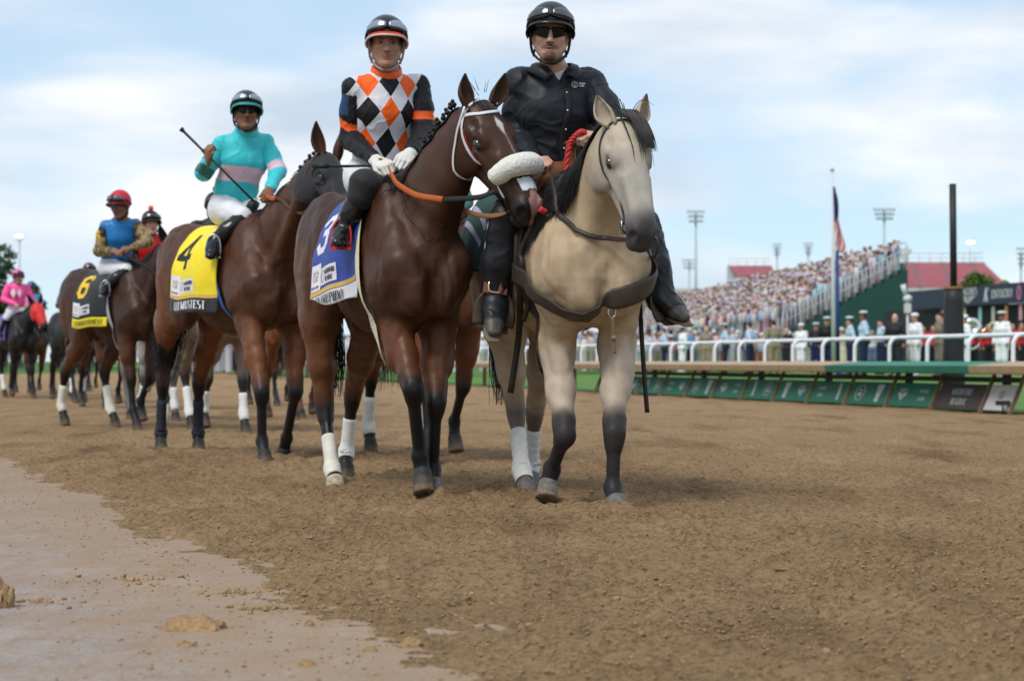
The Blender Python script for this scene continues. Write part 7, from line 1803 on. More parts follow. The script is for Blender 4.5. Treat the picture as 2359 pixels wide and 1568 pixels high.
# ------------------------------------------------------------------ horse 6 and its rider
h6 = std_horse(F6, 'racehorse', 'dark bay racehorse with black and yellow number 6 cloth behind the bay in blinkers', 'brown', 1, 0.014, sc_=1.05, head=(1.06, 0.0, 1.90), mz=(1.46, 0.10, 1.42), N=(0.7, 0.2, 0.65), wraps=(sock, ('HR', 'HL')), seed=21)
CL6 = Cloth(h6['pr'], -0.28, 0.30, 0.78, 0.012)
blk = fabric('cloth_black', (0.012, 0.013, 0.016), rough=0.6); amber = fabric('cloth_amber', srgb(228, 186, 30), rough=0.6)
number_cloth(F6, CL6, 'black saddle cloth with yellow number 6 and a yellow name band', blk, '6', amber, fabric('band_yellow', srgb(224, 208, 24)), 'COMMANDMENT', mat('print_olive', (0.20, 0.16, 0.02), rough=0.7), None, sx=1.1, tw=0.82, nh=0.26)
J6 = joints(F6, 19, dict(pelvis=(262, 612, 19.15), waist=(268, 582, 19.1), chest=(276, 545, 19.05), neck=(279, 506, 19.0), head=(277, 473, 18.95),
    shR=(244, 522, 19.0), shL=(312, 518, 19.12), elR=(229, 578, 18.95), elL=(340, 556, 18.95), wrR=(264, 580, 18.72), wrL=(304, 572, 18.72),
    hipR=(250, 618, 19.08), hipL=(283, 616, 19.25), knR=(292, 622, 18.72), knL=(318, 620, 18.85), anR=(246, 658, 18.74), anL=(320, 660, 19.05), toR=(236, 676, 18.6), toL=(326, 676, 18.9)),
    face=(-0.35, -0.93, -0.22), up=(-0.05, -0.1, 1.0), hsz=1.05)
J6['hdR'] = F6.dirl((0.9, -0.4, 0.0)); J6['hnR'] = F6.dirl((0, -0.5, 0.8)); J6['hdL'] = F6.dirl((-0.9, -0.4, 0)); J6['hnL'] = F6.dirl((0, -0.5, 0.8))
BLU = srgb(38, 116, 178)
def sleeve6(V, C, t):
    n = fbm(V*30, 2, 5); C = np.where((n > 0)[:, None], np.array(srgb(150, 128, 88)), np.array(srgb(96, 80, 48)))
    if t == 'R':
        s = (V - J6['shR']) @ nrm(J6['elR'] - J6['shR']); C = np.where(((s > 0.02) & (s < 0.13) & (V[:, 1] < J6['shR'][1] + 0.01))[:, None], np.array([0.012, 0.012, 0.012]), C)
    return C
rp6 = jockey(F6, 'person', 'jockey in blue silks with mottled gold sleeves and red cap on the horse numbered 6', J6, SKIN['brown'], dict(shirt_paint=plain_paint(BLU)), voxel=0.010, shirt_m=vmat('silk_satin', rough=0.35, var=0.12, bump=0.35, bscale=14), sleeve_paint=sleeve6, sleeve_m=silkv,
    helmet_kw=dict(m=mat('cap_red', srgb(196, 42, 56), rough=0.5), brim=mat('cap_peak', (0.08, 0.012, 0.014), rough=0.4), gog=black_plastic, strap=black_strap, lens=(0.05, 0.06, 0.08)), paint=face_paint(J6), collar=None, eyes_on=False)
dq = [tuple((u - 0.03, v - 0.045) for u, v in q_) for q_ in digit_quads('6', 0.09, 0.2)]
ac = J6['shR']*0.62 + J6['elR']*0.38; an_ = nrm(F6.dirl((-0.55, -0.83, 0))); al_ = nrm(np.cross(np.array([0, 0, 1.0]), an_))
put_quads('number', dq, lambda u, v, o: ac + an_*(0.075 + o) + al_*u + np.array([0, 0, v]), amber, rp6)
race_saddle(F6, h6, 'black racing saddle with grey girth on the horse numbered 6', fabric('girth_grey', (0.45, 0.45, 0.46)), J=J6, gx=0.22, gxb=0.36)
rope('rein', push_out(h6['pr'], spline([J6['wrR'] + nrm(J6['hdR'])*0.08, np.array([0.75, -0.16, 1.66]), h6['bit-1']], 18), 0.015), 1.0, rein_c, h6['root'], 18, flat=(0.014, 0.005), up=(0, -1, 0.2))
# ------------------------------------------------------------------ ponies and riders further back
G_ = 'horses and ponies at the back of the parade'
def std_rider(fr, label, hat, shirt, bre=(0.6, 0.6, 0.63), sk='mid', voxel=0.014, pom=None, group='riders at the back of the parade', lean=0.0, sleeve=None, h=0.0, face=(1, 0, -0.05), peak=None):
    J = seat_joints(lean=lean, h=h, face=face)
    return jockey(fr, 'person', label, J, SKIN[sk], dict(shirt_paint=plain_paint(shirt)), voxel=voxel, shirt_m=silkv, sleeve_paint=lambda V, C, t: np.tile(np.array(sleeve or shirt, np.float32), (len(V), 1)), sleeve_m=silkv,
        helmet_kw=dict(m=mat('cap_%d' % (abs(hash(hat)) % 99999), hat, rough=0.45), brim=mat('pk_%d' % (abs(hash(peak or hat)) % 99999), peak or hat, rough=0.45), gog=black_plastic, strap=black_strap, pom=pom),
        paint=face_paint(J), eyes_on=False, bre_m=fabric('bre_%d' % (abs(hash(bre)) % 99999), bre), group=group)
def pad_cloth(fr, h, label, m, x0=-0.38, x1=0.26, s=0.56):
    C_ = Cloth(h['pr'], x0, x1, s, 0.012); e = empty('saddle_cloth', fr.M, label, 'saddle cloth'); solid(obj('cloth', C_.mesh('cloth'), m, e), 0.008); return C_, e
FA = Frame(-0.60, 12.75, 20); hA = std_horse(FA, 'lead_pony', 'brown pony with white hind bandages mostly hidden behind the dark bay in front', 'chestnut' if False else 'bay', 1, 0.018, G_, wraps=(bandage, ('HR', 'HL')), head=(0.90, 0.05, 1.66), mz=(1.25, 0.08, 1.20), seed=31)
std_rider(FA, 'pony rider in dark clothes hidden behind the jockey in diamond silks', (0.55, 0.42, 0.03), (0.05, 0.20, 0.19), (0.012, 0.012, 0.014), 'fair', 0.013, h=-0.07)
pad_cloth(FA, hA, 'dark saddle cloth on the brown pony hidden behind the front dark bay', matte_black)
FB = Frame(-2.92, 18.2, 24); hB = std_horse(FB, 'lead_pony', 'dun pony with white bandages behind the legs of the bay in blinkers', 'dun', 0, 0.018, G_, wraps=(bandage, ('FL', 'FR', 'HL', 'HR')), head=(0.92, 0.1, 1.64), mz=(1.28, 0.14, 1.20), seed=32)
std_rider(FB, 'rider in dark clothes and black pompom helmet behind the jockey in turquoise', (0.010, 0.010, 0.011), (0.012, 0.012, 0.014), (0.02, 0.025, 0.04), 'fair', 0.014, pom=black_strap, h=-0.09)
pad_cloth(FB, hB, 'dark green saddle pad on the dun pony behind the bay in blinkers', green)
FC = Frame(-2.55, 22.0, 20); hC = std_horse(FC, 'lead_pony', 'chestnut pony seen between the legs of the bay in blinkers', 'chestnut', 1, 0.020, G_, head=(0.96, 0.0, 1.25), mz=(1.22, 0.06, 0.80), seed=33)
FD = Frame(-4.25, 21.8, 26); hD = std_horse(FD, 'lead_pony', 'grey pony following beside the horse numbered 6', 'grey', 0, 0.018, G_, head=(0.93, 0.15, 1.66), mz=(1.28, 0.25, 1.22), wraps=(bandage, ('FL', 'FR')), seed=34)
std_rider(FD, 'rider with orange pompom on black helmet behind the jockey in blue', (0.012, 0.012, 0.013), srgb(190, 30, 28), (0.03, 0.03, 0.04), 'fair', 0.014, pom=mat('pom_orange', srgb(238, 88, 60), rough=0.8), h=0.02, sleeve=(0.015, 0.015, 0.017))
pad_cloth(FD, hD, 'black saddle cloth on the grey pony beside the horse numbered 6', blk)
FE = Frame(-9.35, 35.2, 30); hE = std_horse(FE, 'racehorse', 'black racehorse with red hood under the jockey in pink', 'black', 0, 0.024, G_, head=(1.02, 0.1, 1.80), mz=(1.36, 0.2, 1.32), wraps=(sock, ('HR',)), seed=35)
hood(hE, fabric('hood_red', srgb(206, 34, 30), rough=0.6))
rpE = std_rider(FE, 'jockey in bright pink silks with white diamonds on the black horse', srgb(236, 96, 160), srgb(240, 92, 158), voxel=0.018, sk='mid', peak=(0.10, 0.01, 0.04))
for (y_, z_) in ((0.0, 1.98), (-0.11, 1.98)):
    put_quads('diamond', [((0, -0.09), (0.045, 0), (0, 0.09), (-0.045, 0))], lambda u, v, o, y_=y_, z_=z_: np.array([0.07 + math.sqrt(max(0.0, 0.145**2 - (0.75*(y_ + u))**2)) + 0.022, y_ + u, z_ + v]), white_cloth, rpE)
_, ce = pad_cloth(FE, hE, 'purple and white striped saddle cloth under the jockey in pink', fabric('cloth_purple', (0.10, 0.06, 0.32)), -0.42, 0.3, 0.66)
FF = Frame(-10.45, 40.5, 26); hF = std_horse(FF, 'racehorse', 'dark bay racehorse farther back at left under a rider in blue', 'brown', 1, 0.028, G_, seed=36)
std_rider(FF, 'rider in blue helmet and blue and white silks behind the jockey in pink', srgb(40, 78, 140), srgb(120, 160, 205), voxel=0.020, sk='brown')
FG = Frame(-7.05, 31.0, 26); hG = std_horse(FG, 'lead_pony', 'brown pony behind the rump of the horse numbered 6', 'bay', 0, 0.026, G_, seed=37, wraps=(bandage, ('FL', 'FR')))
std_rider(FG, 'rider in red shirt and dark red cap behind the horse numbered 6', (0.10, 0.02, 0.015), srgb(214, 40, 28), voxel=0.018, sk='brown', h=-0.10)
FH = Frame(-8.75, 37.0, 26); hH = std_horse(FH, 'racehorse', 'bay racehorse at the back left, left of the rider in red', 'bay', 1, 0.028, G_, seed=38)
std_rider(FH, 'rider with black helmet and orange badge at the back left', (0.012, 0.014, 0.014), (0.05, 0.05, 0.06), voxel=0.020, sk='fair', h=-0.06, pom=mat('badge_orange', srgb(240, 110, 80), rough=0.7))
FI = Frame(-11.6, 38.0, 24); hI = std_horse(FI, 'racehorse', 'dark racehorse cut by the left edge beside the black horse', 'black', 1, 0.028, G_, seed=39, wraps=(bandage, ('FL', 'FR', 'HL')))
std_rider(FI, 'rider in lilac silks at the very left edge', srgb(90, 90, 160), srgb(170, 170, 210), voxel=0.020, sk='mid')

def copy_tree(o, parent=None):
    c = o.copy(); link(c); c.parent = parent
    for ch in [q for q in KIDS.get(o.name, [])]: copy_tree(ch, c)
    return c
KIDS = {}
for o_ in bpy.data.objects:
    if o_.parent: KIDS.setdefault(o_.parent.name, []).append(o_)
for (src, fr, lab) in ((hG['root'], Frame(-4.75, 26.5, 28), 'brown pony glimpsed behind the legs of the horse numbered 6'), (hF['root'], Frame(-6.0, 27.5, 26), 'dark bay seen between the horse numbered 6 and the black horse'), (hH['root'], Frame(-3.7, 29.0, 24), 'bay glimpsed far behind the bay in blinkers'), (hI['root'], Frame(-7.9, 33.5, 28), 'black horse in the pack behind the red hood'), (hF['root'], Frame(-9.9, 43.5, 26), 'dark horse farthest back at left')):
    c_ = copy_tree(src); c_.matrix_world = fr.M; tag(c_, lab, 'horse', G_)
# ================================================================== people along the rail, stands, lights, far things
def cmat(name, col, rough=0.7, **k): return mat('bg_' + name, col, rough=rough, var=0.08, **k)
def zturf(D): return 0.28
PROTO = {}
def stander(style):
    """a standing figure in its own frame (faces -Y turned by the copy), feet at z = 0"""
    if style in PROTO: return PROTO[style]
    st = STYLES[style]; J = {}
    z = lambda v: v*st.get('h', 1.0)
    J.update(pelvis=(0, 0, z(0.95)), waist=(0, 0, z(1.08)), chest=(0.01, 0, z(1.29)), neck=(0.0, 0, z(1.47)), head=(0.03, 0, z(1.61)),
        shR=(0, -0.185, z(1.42)), shL=(0, 0.185, z(1.42)), hipR=(0, -0.09, z(0.92)), hipL=(0, 0.09, z(0.92)), knR=(0.02, -0.10, z(0.50)), knL=(0.02, 0.10, z(0.50)), anR=(0, -0.11, z(0.10)), anL=(0, 0.11, z(0.10)), toR=(0.15, -0.13, z(0.04)), toL=(0.15, 0.13, z(0.04)))
    if st.get('back'): J.update(elR=(-0.10, -0.26, z(1.14)), elL=(-0.10, 0.26, z(1.14)), wrR=(-0.15, -0.06, z(0.98)), wrL=(-0.16, 0.05, z(0.98)))
    else: J.update(elR=(0.0, -0.25, z(1.14)), elL=(0.0, 0.25, z(1.14)), wrR=(0.08, -0.24, z(0.91)), wrL=(0.08, 0.24, z(0.91)))
    J = {k: np.array(v, float) for k, v in J.items()}; J['hf'] = axes((1, 0, 0), (0, 0, 1)); J['hsz'] = 1.02
    for t in 'RL': J['hd'+t] = np.array([0.3, 0, -0.9]); J['hn'+t] = np.array([0, 1.0 if t == 'L' else -1.0, 0])
    root = empty('person', (0, 0, 0)); B = st.get('B', 1.0)
    body('body', person_prims(J, SKIN[st.get('sk', 'mid')], bulk=B*0.95), 0.020, SKIN_M(), root, paint=face_paint(J, hair=st.get('hair', (0.03, 0.02, 0.015))))
    sp = shirt_prims(J, 0.022, B, hem=J['pelvis']*0.9 + J['waist']*0.1); m = cmat('s_' + style, st['top'])
    s_ = body('shirt', sp, 0.020, m, root, warp=folds(sp, 0.008, 9, 3))
    for t in 'RL':
        q = sleeve_prims(J, t, 0.018, B, cuff=st.get('cuff', 0.95) if not st.get('short') else 0.05); body('sleeve', q[:2] if st.get('short') else q, 0.018, m, s_)
    lm = cmat('l_' + style, st['leg'])
    if st.get('dress'):
        q = [cone(J['waist'], J['pelvis'] - np.array([0, 0, 0.1]), (0.15, 0.12), (0.19, 0.17), 0.05), cone(J['pelvis'] - np.array([0, 0, 0.1]), np.array([0, 0, z(0.42)]), (0.19, 0.17), (0.27, 0.25), 0.05)]
        body('skirt', q, 0.02, lm, root, warp=folds(q, 0.012, 8, 5))
    else:
        q = breech_prims(J, 0.022, B, to=1.0)
        for t in 'RL': q.append(cone(J['kn'+t], J['an'+t], 0.070*B, 0.062*B, 0.04))
        tr = body('trousers', q, 0.021, lm, root, warp=folds(q, 0.007, 9, 9))
        if st.get('stripe'):
            for sg, t in ((-1, 'R'), (1, 'L')):
                mb = MB(); mb.tube([J['hip'+t] + np.array([0, sg*0.095, 0.02]), J['kn'+t] + np.array([0, sg*0.078, 0]), J['an'+t] + np.array([0, sg*0.068, 0])], 1.0, 6, flat=(0.02, 0.005), up=(0, 1, 0)); mb.build('stripe', cmat('stripe_red', (0.45, 0.02, 0.05)), tr)
    sm = cmat('shoe_w', (0.6, 0.6, 0.66)) if st.get('wshoe') else cmat('shoe_b', (0.015, 0.015, 0.016), 0.35)
    for t in 'RL':
        q = [cone(J['an'+t] - np.array([0.03, 0, 0.045]), J['to'+t] + np.array([0.0, 0, 0.0]), (0.045, 0.045), (0.042, 0.032), 0.03)]; body('shoe', q, 0.016, sm, root)
    c = J['head']; hat = st.get('hat')
    if hat == 'peaked' or hat == 'sailor':
        mb = MB(); mb.lathe(c + np.array([-0.005, 0, 0.06]), [(0.094, 0), (0.096, 0.035), (0.125 if hat == 'peaked' else 0.115, 0.062), (0.128 if hat == 'peaked' else 0.108, 0.078), (0.08, 0.098), (0.01, 0.104)] if hat == 'peaked' else [(0.094, 0.0), (0.112, 0.012), (0.115, 0.055), (0.092, 0.060), (0.09, 0.085), (0.05, 0.10), (0.01, 0.104)], 18); h_ = mb.build('cap', cmat('cap_w', (0.72, 0.73, 0.78), 0.5), root)
        if hat == 'peaked':
            mb = MB(); mb.sphere(c + np.array([0.092, 0, 0.058]), (0.052, 0.070, 0.008), 14, 6); mb.build('peak', black_plastic, h_); mb = MB(); mb.lathe(c + np.array([-0.005, 0, 0.060]), [(0.097, 0), (0.0985, 0.03)], 18); mb.build('cap_band', black_strap, h_)
    elif hat == 'beret':
        mb = MB(); mb.sphere(c + np.array([-0.012, 0.0, 0.068]), (0.105, 0.092, 0.058), 16, 10); mb.build('cap', cmat('cap_d', st.get('hatc', (0.015, 0.02, 0.05))), root)
    elif hat == 'sun':
        mb = MB(); mb.lathe(c + np.array([-0.01, 0, 0.055]), [(0.16, 0.0), (0.165, 0.006), (0.095, 0.022), (0.088, 0.085), (0.05, 0.10), (0.01, 0.102)], 18); mb.build('hat', cmat('hat_' + style, st.get('hatc', (0.6, 0.55, 0.4))), root)
    elif hat == 'shako':
        mb = MB(); mb.lathe(c + np.array([-0.005, 0, 0.05]), [(0.095, 0), (0.10, 0.10), (0.105, 0.17), (0.01, 0.175)], 14); mb.build('hat', black_strap, root)
    PROTO[style] = root; root['used'] = 0
    return root
LB, NV, WHT = (0.46, 0.58, 0.74), (0.012, 0.020, 0.055), (0.80, 0.81, 0.85)
STYLES = dict(
    sailor=dict(top=WHT, leg=WHT, hat='sailor', wshoe=True, sk='mid'), officer=dict(top=WHT, leg=WHT, hat='peaked', wshoe=True, sk='brown'),
    guard=dict(top=LB, leg=NV, hat='peaked', short=True, sk='mid', back=True), guard_big=dict(top=LB, leg=NV, hat='peaked', short=True, sk='brown', B=1.15, h=1.04, back=True), airman=dict(top=LB, leg=NV, hat='beret', short=True, sk='fair', back=True),
    soldier=dict(top=(0.20, 0.16, 0.12), leg=(0.17, 0.14, 0.115), hat='beret', hatc=(0.015, 0.018, 0.02), sk='fair', back=True), marine=dict(top=(0.012, 0.012, 0.016), leg=(0.012, 0.018, 0.07), hat='peaked', stripe=True, sk='mid'),
    khaki=dict(top=(0.25, 0.205, 0.15), leg=(0.30, 0.24, 0.16), sk='fair'), lady_cream=dict(top=(0.52, 0.47, 0.36), leg=(0.50, 0.46, 0.35), hat='sun', dress=True, sk='fair', h=0.95), lady_aqua=dict(top=(0.28, 0.55, 0.62), leg=(0.30, 0.58, 0.64), dress=True, sk='mid', h=0.93, hair=(0.05, 0.03, 0.015)),
    lady_pink=dict(top=(0.72, 0.25, 0.38), leg=(0.74, 0.28, 0.42), dress=True, sk='fair', h=0.94, hat='sun', hatc=(0.7, 0.2, 0.4)), man_grey=dict(top=(0.22, 0.24, 0.25), leg=(0.16, 0.17, 0.19), sk='fair'), band=dict(top=(0.55, 0.025, 0.03), leg=(0.012, 0.012, 0.014), sk='mid'), man_dark=dict(top=(0.02, 0.02, 0.025), leg=(0.02, 0.02, 0.03), sk='fair'),
    lady_red=dict(top=(0.50, 0.05, 0.12), leg=(0.45, 0.04, 0.09), dress=True, sk='fair', h=0.94), man_white=dict(top=(0.6, 0.6, 0.62), leg=(0.10, 0.14, 0.24), sk='mid'),
)
def put_person(style, x, ytop, label, yaw=0, group=None, H=1.86, D=None):
    """stands where the photo shows the cap at (x, ytop)"""
    st = STYLES[style]; r = stander(style)
    hh = (1.80 if st.get('hat') else 1.74)*st.get('h', 1.0)
    D = D or (hh + zturf(0) - CAM_H)*FPX/(HY - ytop); X = (x - CX)/FPX*D
    if r['used']:
        o = r.copy(); link(o)
        for ch in [c for c in bpy.data.objects if c.parent == r]:
            c = ch.copy(); link(c); c.parent = o
            for g in [q for q in bpy.data.objects if q.parent == ch]:
                d = g.copy(); link(d); d.parent = c
    else: o = r; r['used'] = 1
    o.matrix_world = Matrix.Translation((X, D, zturf(D))) @ Matrix.Rotation(R(yaw), 4, 'Z')
    tag(o, label, 'person', group)
    if 'used' in o and o is not r: del o['used']
    return o
GU = 'uniformed people lined up along the rail'
ROW = [('officer', 1573, 748, 'person in white uniform with white cap, leftmost in full white along the rail', 200), ('guard', 1671, 742, 'person in light blue shirt and white cap left of the aqua dress', 170), ('airman', 1728, 738, 'person in light blue shirt and dark beret beside the aqua dress', 150), ('khaki', 1783, 736, 'bareheaded person in khaki brown seen from behind', 100),
    ('sailor', 1847, 742, 'sailor in white with round cap left of the two in black tunics', 215), ('marine', 1880, 741, 'shorter of two in black tunic and white cap by the flagpole', 250), ('marine', 1905, 727, 'taller of two in black tunic and white cap by the flagpole', 265), ('lady_cream', 1939, 752, 'woman in cream dress and hat just right of the flagpole', 250),
    ('guard', 1959, 726, 'person in light blue shirt and white cap next to the cream dress', 170), ('guard_big', 1991, 713, 'largest person in light blue shirt with white peaked cap', 165), ('airman', 2031, 730, 'person in light blue shirt and dark beret right of the largest one', 190), ('airman', 2071, 738, 'shorter person in light blue shirt and dark cap left of the sailor in white', 185),
    ('sailor', 2109, 718, 'sailor in white between light blue shirt and black padded post', 205), ('soldier', 2167, 714, 'soldier in brown uniform and dark beret left of the padded post', 195), ('sailor', 2224, 722, 'sailor in white half hidden by the padded post', 190), ('officer', 2309, 714, 'person in white uniform and cap nearest the right edge', 215),
    ('airman', 1530, 752, 'person in light blue shirt at the left end behind the rider boot', 170), ('lady_pink', 1512, 772, 'woman in pink dress and hat beside the hanging boot', 250), ('khaki', 1627, 752, 'person in tan top between white uniform and light blue shirt', 260), ('lady_aqua', 1713, 790, 'woman in pale aqua dress standing behind the rail', 260),
    ('man_grey', 1650, 770, 'man in grey clothes behind the rail left of the aqua dress', 230), ('lady_red', 1688, 775, 'woman in dark red dress behind the rail', 270), ('man_white', 1760, 765, 'man in white shirt right of the aqua dress', 240), ('man_dark', 1812, 755, 'man in dark clothes right of the khaki figure', 260), ('man_dark', 2062, 722, 'man in black standing behind the light blue shirts', 250), ('lady_aqua', 1920, 775, 'woman in aqua between the black tunics and cream dress', 240),
    ('man_white', 2010, 760, 'man in white shirt glimpsed behind the light blue shirts', 250), ('lady_pink', 2330, 765, 'woman in pink at the right edge behind the rail', 240)]
for (stl, x, yt, lab, yaw) in ROW: put_person(stl, x, yt, lab, yaw, GU)
for i, (x, yt, lab) in enumerate(((2128, 768, 'band member in red coat left of the soldier'), (2150, 766, 'band member in red coat beside the soldier in brown'), (2215, 752, 'band member in red coat just right of the padded post'), (2240, 756, 'band member in red coat with large brass bell'), (2275, 752, 'band member in red coat left of the white uniform at right'), (2330, 754, 'band member in red coat right of the white uniform at right'), (2350, 752, 'band member in red coat at the right edge'))):
    put_person('band', x, yt, lab, 230 + 15*i, 'red coated band members', D=70 - i)
brass = mat('brass_horn', (0.75, 0.62, 0.42), rough=0.25, metal=1.0, var=0.1); silver = mat('silver_horn', (0.75, 0.74, 0.74), rough=0.25, metal=1.0, var=0.1)
for (x, yc, D, m, lab) in ((2236, 754, 66, silver, 'large silver sousaphone bell over the red coats'), (2288, 757, 66, brass, 'smaller brass sousaphone bell beside the white uniform')):
    c = P(x, yc, D); e = empty('sousaphone', c, lab, 'horn'); mb = MB(); rr = 0.33 if m is silver else 0.25; prof = [(0.05, -0.5), (0.07, -0.25), (0.13, -0.08), (rr, 0.0)]
    V = []; n = 20
    for (r_, y_) in prof:
        for k in range(n): a = 2*math.pi*k/n; V.append((r_*math.cos(a), -y_*0.6 - 0.3, r_*math.sin(a)))
    mb.add(V, [(i*n + k, i*n + (k+1) % n, (i+1)*n + (k+1) % n, (i+1)*n + k) for i in range(3) for k in range(n)]); solid(mb.build('bell', m, e), 0.01)
    mb = MB(); mb.tube([np.array([0.0, 0.1, 0.0]) + np.array([0.42*math.cos(t), 0.1*math.sin(t), -0.35 + 0.42*math.sin(t)]) for t in np.linspace(0.5, 6.0, 20)], 0.05, 8); mb.build('coil', m, e)
# ---- flagpole and limp flag
fp = P(1921, 760, 56); fb = np.array([fp[0], fp[1], 0.28]); fl = empty('flagpole', fb, 'white flagpole with limp striped flag before the stand', 'flagpole')
top = P(1917, 395, 56) - fb
mb = MB(); mb.tube([(0, 0, 0), top], [0.075, 0.035], 10); mb.build('pole', mat('pole_white', (0.62, 0.63, 0.64), rough=0.4), fl); mb = MB(); mb.sphere(top + np.array([0, 0, 0.05]), 0.07, 10, 8); mb.build('finial', mat('finial', (0.5, 0.5, 0.45), rough=0.4), fl)
def flagcol(V):
    t = V[:, 3]; u = V[:, 4]
    return None
f0, f1 = P(1919, 428, 55.9) - fb, P(1923, 578, 55.9) - fb; Vf, Cf = [], []; nu, nv = 12, 44
for j in range(nv + 1):
    v = j/nv; base = f0 + (f1 - f0)*v; w = 0.06 + 0.20*min(1, v*1.15)**1.3 + 0.04*math.sin(v*9)
    for i in range(nu + 1):
        u = i/nu; Vf.append(base + np.array([0.02 + w*u, 0.07*math.sin(u*8 + v*4), -0.10*u]))
        s_ = u*0.55 + v*0.9
        Cf.append((0.02, 0.03, 0.12) if v < 0.42 + 0.15*(1 - u) else ((0.55, 0.05, 0.05) if int((u*3.2 + v*5.0)*1.6) % 2 else (0.68, 0.66, 0.68)))
solid(obj('flag', mesh_np('flag', np.array(Vf), np.array([(j*(nu+1)+i, j*(nu+1)+i+1, (j+1)*(nu+1)+i+1, (j+1)*(nu+1)+i) for j in range(nv) for i in range(nu)]), True, np.array(Cf)), vmat('flag_cloth', rough=0.7), fl), 0.01)
bp_ = P(1930, 745, 57); e = empty('blue_pole', np.array([bp_[0], bp_[1], 0.28]), 'dark blue pole standing directly behind the flagpole', 'pole'); mb = MB(); mb.tube([(0, 0, 0), (-0.02, 0, P(1930, 575, 57)[2] - 0.28)], [0.075, 0.055], 10); mb.build('shaft', mat('pole_blue', (0.02, 0.05, 0.20), rough=0.5), e); mb = MB(); mb.lathe((0, 0, 0), [(0.22, 0), (0.22, 0.04), (0.11, 0.08)], 14); mb.build('foot', mat('pole_blue', (0.02, 0.05, 0.20)), e)
# ---- packed bleachers
ND = 104.0; nb_, nt_ = P(1800, 735, ND), P(2095, 562, ND - 0.5); NR = 15
dirB = nrm(np.array([17.4 - 22.2, 82.0, 0.0])); Lb = 92.0
up_s = nt_ - nb_; up_s[1] = 0.0
perp = np.array([dirB[1], -dirB[0], 0])
run = up_s[0]/perp[0]; rise = nt_[2] - 1.0 - nb_[2] + 0.6
step_r, step_h = run/NR, rise/NR
base = np.array([nb_[0], nb_[1], nb_[2] - 0.75])
bl = empty('bleachers', np.array([base[0], base[1], 0]), 'packed spectator stand with stepped dark green end wall', 'stand'); o0 = np.array([base[0], base[1], 0])
conc = cmat('deck_grey', (0.25, 0.25, 0.26)); gwall = mat('end_wall_green', srgb(34, 72, 66), rough=0.6, var=0.08, scale=0.4)
for k in range(NR):
    a = base + perp*step_r*k + np.array([0, 0, step_h*k]) - o0; b = a + dirB*Lb; d1 = perp*step_r; hh = np.array([0, 0, -step_h])
    mb = MB(); mb.add([a, a + d1, b + d1, b, a + hh, b + hh], [(0, 1, 2, 3), (4, 0, 3, 5)]); mb.build('tier', conc, bl, False)
V = []; 
for k in range(NR):
    a = base + perp*step_r*k + np.array([0, 0, step_h*k]) - o0; V += [a - dirB*0.4, a + perp*step_r - dirB*0.4]
n2 = len(V); lo = [np.array([v[0], v[1], 0.2]) for v in V]
mb = MB(); mb.add(V + lo, [(2*k, 2*k+1, n2 + 2*k + 1, n2 + 2*k) for k in range(NR)]); 
back = base + perp*step_r*NR + np.array([0, 0, step_h*(NR-1)]) - o0
mb.add([back - dirB*0.4, back + dirB*Lb, np.array([*(back + dirB*Lb)[:2], 0.2]), np.array([*(back - dirB*0.4)[:2], 0.2])], [(0, 1, 2, 3)])
fr_ = base - o0; mb.add([fr_ - dirB*0.4, fr_ + dirB*Lb, np.array([*(fr_ + dirB*Lb)[:2], 0.2]), np.array([*(fr_ - dirB*0.4)[:2], 0.2])], [(3, 2, 1, 0)])
mb.build('end_wall', gwall, bl, False)
rm = cmat('rail_grey', (0.5, 0.5, 0.52), 0.4)
mb = MB()
for k in range(NR*2 + 1):
    a = base + perp*step_r*k/2 + np.array([0, 0, step_h*int(k/2)]) - o0 - dirB*0.42; a[2] += 0.0; mb.tube([a, a + np.array([0, 0, 1.15])], 0.035, 5)
mb.tube([base - o0 - dirB*0.42 + np.array([0, 0, 1.1]), base + perp*run + np.array([0, 0, step_h*NR + 1.0]) - o0 - dirB*0.42], 0.04, 6); mb.tube([base - o0 - dirB*0.42 + np.array([0, 0, 0.6]), base + perp*run + np.array([0, 0, step_h*NR + 0.5]) - o0 - dirB*0.42], 0.03, 6); mb.build('stair_railing', rm, bl)
mb = MB()
for k in range(24): a = back + dirB*(k*4.0); mb.tube([a, a + np.array([0, 0, 1.6])], 0.04, 5)
mb.tube([back + np.array([0, 0, 1.55]), back + dirB*Lb + np.array([0, 0, 1.55])], 0.04, 6); mb.build('back_railing', rm, bl)
